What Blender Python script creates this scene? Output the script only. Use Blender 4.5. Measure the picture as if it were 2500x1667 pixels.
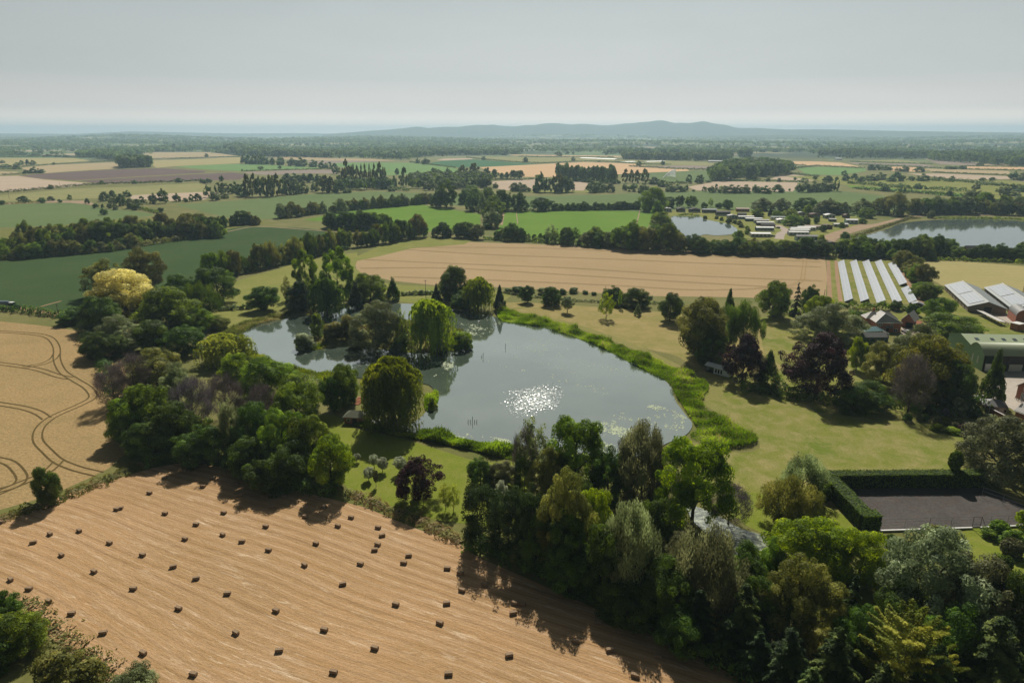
import bpy, bmesh, math, random
import numpy as np
from mathutils import Vector, Matrix, Euler
for o in list(bpy.data.objects): bpy.data.objects.remove(o)
scene = bpy.context.scene
col = scene.collection
PI = math.pi
R = math.radians

# ------------------------------------------------------------------ camera
CAM_H, PITCH, F = 90.0, R(16.9), 1667.0       # focal length in photo pixels (2500 wide)
cam_d = bpy.data.cameras.new('camera'); cam = bpy.data.objects.new('camera', cam_d); col.objects.link(cam)
cam.location = (0, 0, CAM_H); cam.rotation_euler = (PI/2 - PITCH, 0, 0)
cam_d.sensor_width = 36; cam_d.lens = F/2500*36; cam_d.clip_start = 1; cam_d.clip_end = 90000
scene.camera = cam
CP, SP = math.cos(PITCH), math.sin(PITCH)

# ------------------------------------------------------------------ sun, sky, exposure
SUN_EL, SUN_AZ = R(43), R(3)
sdir = Vector((math.sin(SUN_AZ)*math.cos(SUN_EL), math.cos(SUN_AZ)*math.cos(SUN_EL), math.sin(SUN_EL)))
sl = bpy.data.lights.new('sun', 'SUN'); sl.energy = 5.0; sl.angle = R(0.5); sl.color = (1, .93, .82)
sun = bpy.data.objects.new('sun', sl); col.objects.link(sun); sun.location = (0, 0, 300)
sun.rotation_euler = sdir.to_track_quat('Z', 'Y').to_euler()
scene.view_settings.view_transform = 'Standard'; scene.view_settings.look = 'None'
scene.view_settings.exposure = 0.14; scene.view_settings.gamma = 1
scene.view_settings.use_curve_mapping = False

class NT:
    """small wrapper for building node trees"""
    def __init__(s, nt): s.nt = nt; nt.nodes.clear()
    def n(s, t, props=None, **ins):
        nd = s.nt.nodes.new(t)
        for k, v in (props or {}).items(): setattr(nd, k, v)
        for k, v in ins.items():
            key = int(k[1:]) if k[0] == 'i' and k[1:].isdigit() else k.replace('_', ' ')
            sock = nd.inputs[key]
            if hasattr(v, 'is_output'): s.nt.links.new(v, sock)
            else: sock.default_value = v
        return nd
    def link(s, a, b): s.nt.links.new(a, b)
    def math(s, op, a, b=0.0, c=0.0, clamp=False):
        return s.n('ShaderNodeMath', {'operation': op, 'use_clamp': clamp}, i0=a, i1=b, i2=c).outputs[0]
    def mix(s, f, a, b, blend='MIX'):
        nd = s.n('ShaderNodeMix', {'data_type': 'RGBA', 'blend_type': blend})
        for idx, v in ((0, f), (6, a), (7, b)):
            if hasattr(v, 'is_output'): s.nt.links.new(v, nd.inputs[idx])
            else: nd.inputs[idx].default_value = v if idx == 0 else (tuple(v)+(1,))[:4]
        return nd.outputs[2]
    def ramp(s, f, pts):
        nd = s.n('ShaderNodeValToRGB', None, i0=f); cr = nd.color_ramp
        while len(cr.elements) < len(pts): cr.elements.new(.5)
        for e, (p, c) in zip(cr.elements, pts):
            e.position = p; e.color = (tuple(c)+(1,))[:4] if not isinstance(c, (int, float)) else (c, c, c, 1)
        return nd.outputs[0]
    def noise(s, vec, scale, detail=3, rough=.5, dist=0.0):
        return s.n('ShaderNodeTexNoise', None, Vector=vec, Scale=scale, Detail=detail, Roughness=rough, Distortion=dist).outputs[0]
    def mapping(s, vec, rot=0.0, scale=(1, 1, 1)):
        r = s.n('ShaderNodeMapping', {'vector_type': 'POINT'}, Vector=vec, Rotation=(0, 0, rot)).outputs[0]
        return s.n('ShaderNodeMapping', {'vector_type': 'POINT'}, Vector=r, Scale=scale).outputs[0] if scale != (1, 1, 1) else r

w = bpy.data.worlds.new('World'); scene.world = w; w.use_nodes = True
t = NT(w.node_tree)
sky = t.n('ShaderNodeTexSky', {'sky_type': 'NISHITA', 'sun_disc': False, 'sun_elevation': SUN_EL, 'sun_rotation': SUN_AZ,
                               'altitude': 90.0, 'air_density': 1.0, 'dust_density': 4.0, 'ozone_density': 1.0})
tc = t.n('ShaderNodeTexCoord').outputs['Generated']
sx = t.n('ShaderNodeSeparateXYZ', None, i0=tc)
elev = t.math('MAXIMUM', sx.outputs[2], 0.0)
veil = t.ramp(elev, [(0, (27, 20, 15.5)), (.012, (20, 15.5, 12.4)), (.03, (9.3, 8.1, 7.3)), (.07, (5.9, 5.95, 5.8)), (.17, (4.6, 5.05, 5.05)), (.32, (1.0, 1.25, 1.4)), (1, (.15, .22, .28))])
for e in veil.node.color_ramp.elements: e.color = (e.color[0]/20, e.color[1]/20, e.color[2]/20, 1)
# brighter towards the sun's side, streaks of thin high cloud
az = t.math('MULTIPLY_ADD', sx.outputs[0], .16, 1.0)
side = t.n('ShaderNodeVectorMath', {'operation': 'DOT_PRODUCT'}, i0=tc, i1=(.22, .97, 0)).outputs[1]
side = t.math('MULTIPLY_ADD', side, .45, .58)
cm = t.n('ShaderNodeMapping', None, Vector=tc, Scale=(1.2, 1.2, 7)).outputs[0]
cl = t.math('MULTIPLY_ADD', t.noise(cm, 2.2, 5, .55, .4), .22, .89)
gain = t.math('MULTIPLY', t.math('MULTIPLY', side, cl), 18.2)
veil = t.n('ShaderNodeVectorMath', {'operation': 'SCALE'}, i0=veil, Scale=gain).outputs[0]
# hazy aureole added above the frame, shaped to brighten the lake's reflection
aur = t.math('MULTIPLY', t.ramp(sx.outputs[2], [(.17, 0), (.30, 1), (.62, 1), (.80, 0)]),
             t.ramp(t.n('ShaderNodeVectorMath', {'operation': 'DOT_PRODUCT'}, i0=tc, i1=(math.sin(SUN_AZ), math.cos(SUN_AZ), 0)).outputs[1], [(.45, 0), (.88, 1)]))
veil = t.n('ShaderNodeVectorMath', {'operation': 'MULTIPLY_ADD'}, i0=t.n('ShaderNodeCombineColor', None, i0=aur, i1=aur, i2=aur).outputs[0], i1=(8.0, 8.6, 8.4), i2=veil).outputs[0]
skyc = t.n('ShaderNodeHueSaturation', None, Saturation=.45, Value=.8, Color=sky.outputs[0]).outputs[0]
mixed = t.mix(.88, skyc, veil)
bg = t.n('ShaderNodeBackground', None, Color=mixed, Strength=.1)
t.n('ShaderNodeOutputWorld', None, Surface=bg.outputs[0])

cy = scene.cycles
cy.max_bounces = 6; cy.diffuse_bounces = 2; cy.glossy_bounces = 3; cy.transmission_bounces = 3; cy.volume_bounces = 1
cy.transparent_max_bounces = 8; cy.caustics_reflective = False; cy.caustics_refractive = False
cy.sample_clamp_indirect = 4

# ------------------------------------------------------------------ pixels of the photo -> places on the ground
def ray(px, py):
    u, v = (px-1250)/F, -(py-833.5)/F
    return Vector((u, CP+v*SP, -SP+v*CP))
def gnd(px, py, z=0.0):
    d = ray(px, py); k = (z-CAM_H)/d.z
    return Vector((d.x*k, d.y*k, z))
TILE = {'W': (0, 0, .9408), 'P': (0, 0, 1), 'A': (0, 300, 2.8), 'B': (830, 300, 2.8), 'C': (1660, 300, 2.8), 'D': (0, 600, 2.8), 'E': (830, 600, 2.8),
        'F': (1660, 600, 2.8), 'G': (0, 1107, 2.8), 'H': (830, 1107, 2.8), 'I': (1660, 1107, 2.8), 'J': (2020, 620, 4.9),
        'K': (1600, 480, 4.704), 'L': (2150, 880, 6.534), '1': (0, 320, 4.704), '2': (500, 320, 4.704), '3': (1000, 280, 4.704),
        '4': (1500, 280, 4.704), '5': (2000, 320, 4.704)}
def px(tile, x, y):
    a, b, s = TILE[tile]; return a+x/s, b+y/s
def G(tile, x, y, z=0.0): return gnd(*px(tile, x, y), z)
def parse(tile, s):
    """'x,y x,y ...' in one tile's picture coordinates -> ground points"""
    return [G(tile, *map(float, p.split(','))) for p in s.split()]
def smooth(pts, k=4, closed=True):
    n = len(pts); out = []
    rng = range(n) if closed else range(n-1)
    for i in rng:
        if closed: p0, p1, p2, p3 = pts[i-1], pts[i], pts[(i+1) % n], pts[(i+2) % n]
        else: p0, p1, p2, p3 = pts[max(i-1, 0)], pts[i], pts[i+1], pts[min(i+2, n-1)]
        for j in range(k):
            f = j/k
            out.append(.5*((2*p1)+(p2-p0)*f+(2*p0-5*p1+4*p2-p3)*f*f+(3*p1-p0-3*p2+p3)*f**3))
    if not closed: out.append(pts[-1])
    return out

# ------------------------------------------------------------------ mesh helpers
def tag(o, label=None, cat=None, group=None, kind=None):
    if label: o['label'] = label
    if cat: o['category'] = cat
    if group: o['group'] = group
    if kind: o['kind'] = kind
    return o
def link(o, parent=None):
    col.objects.link(o)
    if parent: o.parent = parent
    return o
def mobj(name, verts, faces, m, parent=None, smooth_shade=False):
    me = bpy.data.meshes.new(name); me.from_pydata([tuple(v) for v in verts], [], faces); me.update()
    if m: me.materials.append(m)
    if smooth_shade: me.polygons.foreach_set('use_smooth', [True]*len(me.polygons))
    return link(bpy.data.objects.new(name, me), parent)
def npmesh(name, V, quads):
    """numpy verts (n,3), quads (m,4)"""
    me = bpy.data.meshes.new(name); nv, nf = len(V), len(quads); k = quads.shape[1]
    me.vertices.add(nv); me.vertices.foreach_set('co', np.asarray(V, np.float32).ravel())
    me.loops.add(nf*k); me.loops.foreach_set('vertex_index', np.asarray(quads, np.int32).ravel())
    me.polygons.add(nf); me.polygons.foreach_set('loop_start', np.arange(0, nf*k, k, dtype=np.int32))
    me.update(calc_edges=True)
    return me
def empty(name, loc, rz=0.0):
    o = bpy.data.objects.new(name, None); col.objects.link(o); o.location = loc; o.rotation_euler = (0, 0, rz); o.empty_display_size = .5
    return o
class MB:
    """collects boxes, prisms, tubes; builds one mesh object"""
    def __init__(s): s.v = []; s.f = []
    def add(s, vs, fs):
        b = len(s.v); s.v += [Vector(v) for v in vs]; s.f += [tuple(b+i for i in f) for f in fs]; return s
    def box(s, x0, x1, y0, y1, z0, z1):
        return s.add([(x0, y0, z0), (x1, y0, z0), (x1, y1, z0), (x0, y1, z0), (x0, y0, z1), (x1, y0, z1), (x1, y1, z1), (x0, y1, z1)],
                     [(0, 3, 2, 1), (4, 5, 6, 7), (0, 1, 5, 4), (1, 2, 6, 5), (2, 3, 7, 6), (3, 0, 4, 7)])
    def tube(s, pts, rad, n=6):
        b = len(s.v); rings = []
        for i, p in enumerate(pts):
            p = Vector(p); d = (Vector(pts[min(i+1, len(pts)-1)])-Vector(pts[max(i-1, 0)])).normalized()
            a = d.cross(Vector((0, 0, 1)) if abs(d.z) < .9 else Vector((1, 0, 0))).normalized(); c = d.cross(a)
            r = rad[i] if isinstance(rad, (list, tuple)) else rad
            s.v += [p+(a*math.cos(2*PI*k/n)+c*math.sin(2*PI*k/n))*r for k in range(n)]
        for i in range(len(pts)-1):
            for k in range(n):
                s.f.append((b+i*n+k, b+i*n+(k+1) % n, b+(i+1)*n+(k+1) % n, b+(i+1)*n+k))
        s.f.append(tuple(b+k for k in range(n))[::-1]); s.f.append(tuple(b+(len(pts)-1)*n+k for k in range(n)))
        return s
    def build(s, name, m, parent=None, bevel=0.0, shade=False):
        o = mobj(name, s.v, s.f, m, parent, shade)
        if bevel:
            md = o.modifiers.new('bevel', 'BEVEL'); md.width = bevel; md.segments = 2
        return o

# ------------------------------------------------------------------ materials
MATS = {}
def mat(name, fn):
    m = bpy.data.materials.new(name); m.use_nodes = True; t = NT(m.node_tree)
    out = t.n('ShaderNodeOutputMaterial'); r = fn(t)
    t.link(r, out.inputs[0]); MATS[name] = m; return m
def pri(t, color, rough=.9, spec=.2, bump=None, bstr=.3, bdist=.1, metal=0.0):
    k = dict(Base_Color=color, Roughness=rough, Metallic=metal)
    nd = t.n('ShaderNodeBsdfPrincipled', None, **{a: (b+(1,) if isinstance(b, tuple) and len(b) == 3 else b) for a, b in k.items()})
    nd.inputs['Specular IOR Level'].default_value = spec
    if bump is not None:
        b = t.n('ShaderNodeBump', None, Strength=bstr, Distance=bdist, Height=bump)
        t.link(b.outputs[0], nd.inputs['Normal'])
    return nd.outputs[0]
def pos(t): return t.n('ShaderNodeNewGeometry').outputs['Position']
def crop(name, a, b, c=None, big=.01, rows=None, rowcol=None, fine=1.5, fstr=.5, bstr=.4, blotch=.5):
    """a, b: colours mixed by broad noise; c: a third in patches; rows = (angle, spacing in m, strength)"""
    def fn(t):
        P = pos(t)
        n1 = t.ramp(t.noise(P, big, 4, .6), [(.32, 0), (.68, 1)])
        cc = t.mix(n1, a, b)
        if c:
            cc = t.mix(t.ramp(t.noise(P, big*3.7, 6, .7, .5), [(.42, 0), (.82, blotch)]), cc, c)
        f = t.noise(P, fine, 3, .7)
        if rows:
            ang, sp, st = rows
            M = t.mapping(P, -ang, (.06, 1, 1))
            st1 = t.ramp(t.noise(M, .55/sp*3, 4, .6), [(.35, 0), (.65, 1)])
            wv = t.n('ShaderNodeTexWave', {'wave_type': 'BANDS', 'bands_direction': 'Y', 'wave_profile': 'SIN'},
                     Vector=t.mapping(P, -ang, (1, 1, 1)), Scale=.314/sp, Distortion=.4, Detail=2.0, Detail_Scale=.3).outputs[1]
            cc = t.mix(t.math('MULTIPLY', t.math('MULTIPLY_ADD', wv, .6, t.math('MULTIPLY', st1, .4)), st), cc, rowcol or tuple(x*.6 for x in a))
        g = t.math('MULTIPLY_ADD', f, fstr*2, 1-fstr)
        cc = t.mix(1.0, cc, t.n('ShaderNodeCombineColor', None, i0=g, i1=g, i2=g).outputs[0], 'MULTIPLY')
        return pri(t, cc, .97, .02, f, bstr, .3)
    return mat(name, fn)
# ------------------------------------------------------------------ field and ground materials
def v2(a): return (a.x, a.y)
STUB_A, STUB_B = gnd(82, 1325), gnd(682, 1587)
stub_ang = math.atan2(STUB_B.y-STUB_A.y, STUB_B.x-STUB_A.x)
def stubble_fn(t):
    P = pos(t)
    warp = t.n('ShaderNodeVectorMath', {'operation': 'SCALE'}, i0=t.n('ShaderNodeTexNoise', None, Vector=P, Scale=.012, Detail=1.0).outputs[1], Scale=14.0).outputs[0]
    Pw = t.n('ShaderNodeVectorMath', {'operation': 'ADD'}, i0=P, i1=warp).outputs[0]
    M = t.mapping(Pw, -stub_ang, (.035, 1, 1))
    M2 = t.mapping(Pw, -stub_ang, (.12, 1, 1))
    base = t.mix(t.ramp(t.noise(P, .02, 4, .6), [(.3, 0), (.7, 1)]), (.43, .26, .125), (.335, .215, .10))
    s1 = t.ramp(t.noise(M, .8, 4, .6), [(.36, 0), (.62, 1)])
    cc = t.mix(t.math('MULTIPLY', s1, .45), base, (.46, .31, .185))
    s2 = t.ramp(t.noise(M2, .5, 5, .65), [(.52, 0), (.66, 1)])
    cc = t.mix(t.math('MULTIPLY', s2, .42), cc, (.27, .17, .075))
    wv = t.n('ShaderNodeTexWave', {'wave_type': 'BANDS', 'bands_direction': 'Y'}, Vector=t.mapping(Pw, -stub_ang, (1, 1, 1)), Scale=.314/2.7, Distortion=1.2, Detail=3.0, Detail_Scale=.12).outputs[1]
    lines = t.ramp(wv, [(.80, 0), (.97, 1)])
    brk = t.ramp(t.noise(M, .18, 3, .6), [(.35, .15), (.6, 1)])
    cc = t.mix(t.math('MULTIPLY', t.math('MULTIPLY', lines, brk), .38), cc, (.19, .115, .055))
    lines2 = t.ramp(wv, [(.0, 1), (.10, 0)])
    cc = t.mix(t.math('MULTIPLY', t.math('MULTIPLY', lines2, brk), .32), cc, (.60, .44, .30))
    straw = t.ramp(t.noise(M2, .75, 6, .8, .5), [(.55, 0), (.68, 1)])
    big_ = t.ramp(t.noise(P, .035, 3, .6), [(.35, .25), (.62, 1)])
    cc = t.mix(t.math('MULTIPLY', t.math('MULTIPLY', straw, big_), .85), cc, (.68, .55, .39))
    f = t.noise(P, 1.8, 4, .8)
    f2 = t.noise(M2, 3.0, 3, .7)
    g = t.math('MULTIPLY_ADD', t.math('ADD', f, f2), .62, .38)
    cc = t.mix(1.0, cc, t.n('ShaderNodeCombineColor', None, i0=g, i1=g, i2=g).outputs[0], 'MULTIPLY')
    return pri(t, cc, .95, .08, t.math('ADD', f, f2), .6, .25)
mat('stubble', stubble_fn)
crop('wheat_near', (.36, .25, .12), (.305, .22, .105), (.21, .165, .07), .02, None, None, 1.1, .62, .8, .6)
crop('wheat_mid', (.39, .285, .165), (.34, .25, .14), (.28, .235, .11), .012, (R(-3), 1.8, .10), (.24, .17, .08), .9, .3, .4, .4)
crop('lawn_dry', (.28, .23, .09), (.20, .195, .058), (.40, .30, .155), .03, None, None, 1.8, .45, .3, .8)
crop('lawn', (.125, .165, .026), (.205, .205, .052), (.34, .27, .14), .045, None, None, 1.8, .45, .3, .9)
crop('lawn_bright', (.13, .175, .018), (.18, .21, .032), (.24, .23, .07), .06, None, None, 1.8, .4, .3, .7)
crop('rough_grass', (.16, .165, .045), (.11, .135, .03), (.27, .22, .10), .06, None, None, 1.2, .55, .6, .8)
crop('meadow', (.21, .215, .06), (.16, .19, .045), (.29, .25, .10), .03, None, None, .9, .3, .3, .6)
crop('potato', (.038, .078, .024), (.05, .092, .03), (.075, .10, .04), .02, (R(5), 1.6, .35), (.05, .06, .025), .8, .4, .4, .5)
crop('green_bright', (.105, .20, .024), (.135, .235, .032), (.15, .22, .05), .02, (R(75), 3.0, .3), (.10, .17, .03), .7, .25, .2, .4)
crop('green_mid', (.10, .15, .055), (.125, .17, .065), (.17, .20, .09), .008, (R(8), 6.0, .15), (.13, .20, .07), .5, .25, .2, .5)
crop('green_blue', (.045, .125, .055), (.06, .14, .06), None, .006, None, None, .4, .2, .1)
crop('green_far', (.12, .23, .07), (.15, .25, .08), (.22, .25, .12), .006, None, None, .4, .2, .1)
crop('tan_field', (.42, .32, .19), (.36, .29, .165), (.30, .26, .13), .006, (R(10), 9.0, .15), None, .3, .2, .1, .5)
crop('orange_field', (.56, .38, .22), (.52, .35, .20), None, .004, None, None, .3, .12, .1)
crop('pink_field', (.46, .36, .27), (.42, .33, .245), (.37, .30, .22), .006, (R(-4), 10.0, .15), None, .3, .15, .1, .5)
crop('ochre_field', (.33, .29, .125), (.37, .31, .15), (.27, .26, .11), .008, (R(5), 9.0, .12), None, .3, .2, .1, .5)
crop('ochre_green', (.23, .23, .095), (.27, .25, .11), (.17, .19, .07), .015, None, None, .4, .4, .2, .7)
crop('plough', (.135, .095, .085), (.155, .11, .10), (.11, .08, .075), .01, (R(-8), 7.0, .15), None, .3, .2, .2, .5)
crop('grey_plough', (.24, .19, .16), (.27, .22, .18), None, .006, None, None, .3, .2, .1)
crop('dirt', (.36, .26, .18), (.30, .22, .15), (.22, .19, .10), .08, None, None, 1.0, .4, .4, .7)
crop('dirt_red', (.36, .215, .14), (.31, .20, .13), (.20, .19, .07), .1, None, None, 1.0, .4, .4, .8)
crop('concrete', (.46, .41, .35), (.40, .36, .31), (.30, .27, .23), .06, None, None, 1.0, .25, .1, .6)
crop('gravel', (.40, .33, .28), (.35, .30, .26), None, .1, None, None, 3, .3, .3)
crop('court', (.075, .072, .067), (.096, .092, .087), (.10, .055, .045), .12, None, None, 2.0, .6, .3, .5)
crop('track_crop', (.10, .07, .028), (.13, .09, .035), (.09, .085, .03), .1, None, None, 1.5, .5, .4, .6)
crop('track_mid', (.33, .225, .11), (.26, .19, .085), None, .1, None, None, 1.5, .4, .2)
crop('mown_edge', (.20, .20, .06), (.23, .21, .08), None, .05, None, None, 1, .3, .2)
crop('hill_grass', (.09, .12, .06), (.13, .14, .07), (.05, .08, .035), .0012, None, None, .01, .3, .1, .9)
crop('distant_water', (.45, .5, .5), (.45, .5, .5))

def ground_fn(t):
    P = pos(t)
    d = t.n('ShaderNodeVectorMath', {'operation': 'LENGTH'}, i0=P).outputs[1]
    near = t.mix(t.ramp(t.noise(P, .03, 5, .6), [(.35, 0), (.65, 1)]), (.115, .13, .032), (.18, .165, .06))
    # far land: a patchwork of fields
    M = t.mapping(P, .3, (.0026, .0045, 1))
    ns = t.n('ShaderNodeTexNoise', None, Vector=M, Scale=1.3, Detail=2.0).outputs[1]
    Mw = t.mix(.25, M, ns)
    vo = t.n('ShaderNodeTexVoronoi', {'feature': 'F1', 'distance': 'CHEBYCHEV'}, Vector=Mw, Scale=1.0)
    rnd = t.n('ShaderNodeSeparateColor', None, i0=vo.outputs['Color']).outputs[0]
    far = t.ramp(rnd, [(0, (.09, .15, .06)), (.3, (.13, .19, .075)), (.48, (.30, .27, .14)), (.6, (.36, .29, .18)), (.72, (.10, .16, .06)), (.86, (.20, .20, .1))])
    far.node.color_ramp.interpolation = 'CONSTANT'
    woods = t.ramp(t.noise(P, .0011, 5, .65), [(.50, 0), (.54, 1)])
    far = t.mix(woods, far, (.035, .06, .03))
    cc = t.mix(t.ramp(t.math('DIVIDE', d, 4000.0), [(.62, 0), (.8, 1)]), near, far)
    f = t.noise(P, .9, 4, .75)
    g = t.math('MULTIPLY_ADD', f, .8, .6)
    cc = t.mix(1.0, cc, t.n('ShaderNodeCombineColor', None, i0=g, i1=g, i2=g).outputs[0], 'MULTIPLY')
    return pri(t, cc, .95, .08, f, .4, .3)
mat('ground', ground_fn)

# ------------------------------------------------------------------ terrain
def vnoise(x, y, seed=0):
    """cheap smooth value noise from sines"""
    r = np.random.RandomState(seed); s = 0
    for k in range(7):
        a = r.rand()*2*PI; f = .5+r.rand()*1.6; s = s+np.sin((x*math.cos(a)+y*math.sin(a))*f+r.rand()*7)/(1+.3*k)
    return s/2.6
def terr(x, y):
    r = np.hypot(x, y)
    k = np.clip((r-3900)/2600, 0, 1); k = k*k*(3-2*k)
    amp = 16+26*np.clip((r-4000)/9000, 0, 1)
    h = amp*(.75+vnoise(x/900, y/520, 3))*k
    return np.clip(h, 0, 80)
rings = np.concatenate([[0], np.geomspace(40, 31000, 130)]); angs = np.linspace(0, 2*PI, 361)[:-1]
RR, AA = np.meshgrid(rings[1:], angs, indexing='ij')
X = (RR*np.sin(AA)).ravel(); Y = (RR*np.cos(AA)).ravel()
V = np.concatenate([[[0, 0, 0]], np.stack([X, Y, terr(X, Y)], 1)])
nA = len(angs); q = []
i = np.arange(len(rings)-2)[:, None]; j = np.arange(nA)[None, :]
a0 = 1+i*nA+j; a1 = 1+i*nA+(j+1) % nA
quads = np.stack([a0, a1, a1+nA, a0+nA], -1).reshape(-1, 4)[:, ::-1]
me = npmesh('ground', V, quads)
bm = bmesh.new(); bm.from_mesh(me); bm.verts.ensure_lookup_table()
for k in range(nA): bm.faces.new((bm.verts[0], bm.verts[1+(k+1) % nA], bm.verts[1+k]))
for f_ in bm.faces: f_.smooth = True
bmesh.ops.recalc_face_normals(bm, faces=bm.faces)
bm.to_mesh(me); bm.free()
me.materials.append(MATS['ground'])
tag(link(bpy.data.objects.new('ground', me)), 'broad plain of hedged farmland reaching to the hazy horizon', 'ground', kind='structure')

LAYER = [0]
def sheet(name, pts, m, label=None, cat=None, sm=0, z=None):
    LAYER[0] += 1
    if sm: pts = smooth(pts, sm)
    zz = z if z is not None else .004+.002*LAYER[0]
    o = mobj(name, [(p.x, p.y, zz) for p in pts], [tuple(range(len(pts)))], MATS[m])
    if o.data.polygons[0].normal.z < 0: o.data.flip_normals()
    return tag(o, label, cat, kind='structure')
def strip(name, pts, wid, m, label=None, cat=None, sm=6, z=None, pair=0):
    """ribbon(s) along a polyline; pair = gauge between two wheel marks"""
    LAYER[0] += 1
    pts = smooth(pts, sm, False) if sm else pts; mb = MB()
    zz = z if z is not None else .004+.002*LAYER[0]
    for off in ((-pair/2, pair/2) if pair else (0,)):
        L = []
        for k, p in enumerate(pts):
            d = (pts[min(k+1, len(pts)-1)]-pts[max(k-1, 0)]).normalized(); nrm = Vector((-d.y, d.x, 0))
            c = p+nrm*off; L.append((c-nrm*wid/2, c+nrm*wid/2))
        vs = [Vector((v.x, v.y, zz)) for ab in L for v in ab]
        mb.add(vs, [(2*k, 2*k+2, 2*k+3, 2*k+1) for k in range(len(L)-1)])
    o = mb.build(name, MATS[m])
    if o.data.polygons[0].normal.z < 0: o.data.flip_normals()
    return tag(o, label, cat, kind='structure')

# near fields
sheet('stubble_field', parse('W', '-400,1330 -200,1240 0,1190 110,1150 230,1110 350,1075 440,1058 560,1085 700,1130 840,1165 960,1215 1050,1245 1100,1280 1250,1345 1400,1412 1550,1482 1650,1532 1720,1568 1800,1620 1950,1750 480,1750 250,1568 130,1475 30,1385 -150,1300'),
      'stubble', 'golden cut stubble field dotted with straw bales', 'field')
sheet('wheat_field', parse('W', '-400,725 0,738 100,748 180,760 260,790 290,850 290,900 280,960 290,1040 250,1075 200,1100 110,1140 0,1170 -300,1250'),
      'wheat_near', 'ripe wheat with curving wheel tracks on the left', 'field')
sheet('crop_field', parse('W', '-500,670 0,600 200,577 400,545 560,521 700,524 815,540 800,570 640,600 480,640 300,690 140,716 0,708 -500,700'),
      'potato', 'dark green crop field behind the left wood', 'field')
sheet('wheat_field', parse('W', '815,600 850,580 960,562 1050,555 1200,560 1400,568 1600,577 1780,583 1895,590 1900,640 1895,690 1700,683 1500,680 1350,672 1160,660 1000,655 900,645 820,625'),
      'wheat_mid', 'wide pale wheat field beyond the lake', 'field')
sheet('crop_field', parse('B', '-250,665 0,612 300,570 560,560 800,600 960,625 960,700 800,720 700,750 590,742 300,700'), 'green_bright', 'vivid green field left of the hedge spur', 'field')
sheet('crop_field', parse('B', '1120,610 1330,600 1700,597 2060,595 2140,600 2120,690 2050,780 1900,800 1500,800 1200,790 1040,765 1090,710'), 'green_bright', 'vivid green field with fine rows beyond the wheat', 'field')
sheet('crop_field', parse('W', '400,470 560,460 700,447 860,440 1180,452 1400,447 1560,440 1780,437 1900,436 2050,452 2180,480 1960,500 1600,480 1480,487 1300,480 1150,480 1000,468 820,480 650,500 560,508 480,490'), 'green_mid', 'long dull green field across the middle distance', 'field')
sheet('crop_field', parse('A', '-500,600 0,560 520,545 720,590 900,600 1060,625 1020,640 700,670 420,700 0,718 -500,760'), 'green_mid', 'striped green field at the left edge', 'field')
sheet('meadow', parse('W', '-600,640 0,600 200,577 400,545 560,521 640,512 560,505 300,500 170,515 0,528 -600,600'), 'rough_grass', 'rough grass under the left tree belt', 'grass')
sheet('meadow', parse('W', '480,700 500,660 640,618 700,600 820,580 815,615 880,650 1000,658 1150,668 1160,690 1000,700 900,690 800,690 690,700 640,715 560,740 500,760'), 'meadow', 'sunlit meadow strip left of the lake', 'grass', sm=2)
sheet('meadow', parse('B', '100,920 300,830 560,780 900,805 850,830 480,860 280,910 110,945'), 'meadow', 'grass headland at the corner of the wheat', 'grass')
sheet('lawn', parse('W', '1160,695 1300,700 1500,715 1560,720 1700,740 1900,740 1950,800 1700,870 1640,880 1560,820 1480,800 1400,770 1280,735 1180,718'), 'lawn_dry', 'parched parkland grass right of the lake', 'grass', sm=3)
sheet('lawn', parse('W', '1600,880 1700,860 1800,850 2000,800 2150,850 2250,950 2260,1000 2230,1060 2260,1100 1900,1100 1950,1150 2010,1230 1800,1240 1700,1180 1640,1120 1600,1050 1560,1010 1700,1040 1745,1015 1650,950 1610,920 1625,890'), 'lawn', 'big mown lawn in the right foreground', 'grass', sm=3)
sheet('lawn', parse('W', '715,965 760,950 820,985 900,1000 1000,1030 1100,1060 1200,1070 1200,1200 1050,1200 950,1180 800,1125 780,1060 740,1000'), 'lawn_bright', 'bright mown lawn between lake and stubble', 'grass', sm=3)
sheet('lawn', parse('W', '1640,1120 1720,1130 1850,1150 1930,1180 2010,1230 1900,1260 1760,1230 1680,1180'), 'lawn_bright', 'bright grass beside the tennis court hedge', 'grass', sm=2)
sheet('lawn', parse('W', '2180,1230 2352,1200 2600,1200 2600,1420 2352,1380 2280,1320'), 'lawn_bright', 'garden lawn in the bottom right corner', 'grass', sm=2)
strip('grass_bank', parse('W', '1165,712 1300,742 1440,790 1560,845 1640,880 1640,920'), 5, 'mown_edge', 'mown path above the reed bed', 'grass')
sheet('meadow', parse('W', '1905,592 2120,598 2110,640 2120,700 1900,692'), 'lawn', 'grass beneath the solar panel rows', 'grass')
strip('dirt_strip', parse('J', '10,80 20,300 30,560'), 2.5, 'dirt_red', 'bare strip left of the solar panels', 'soil')
strip('dirt_strip', parse('J', '105,80 120,300 160,570'), 2.2, 'dirt_red', 'bare strip beside the first solar row', 'soil')
strip('dirt_strip', parse('J', '800,90 960,330 1100,560 1160,650'), 3.0, 'dirt_red', 'bare strip right of the solar panels', 'soil')
sheet('meadow', parse('F', '1620,105 1900,105 2352,140 2600,150 2600,340 2352,315 2000,290 1800,275 1690,215'), 'ochre_field', 'dry hay meadow behind the grey barns', 'field')
sheet('lawn', parse('F', '540,490 860,470 1300,470 1640,440 1800,300 2000,470 2352,560 2352,610 1900,600 1700,560 1300,660 1200,800 900,850 600,780 560,600'), 'lawn', 'garden lawn around the brick house', 'grass', sm=2)
sheet('farmyard', parse('F', '2100,900 2180,860 2700,850 2700,1200 2352,1180 2260,1110 2080,1060 2150,980'), 'concrete', 'pale concrete farmyard', 'yard')
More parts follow.
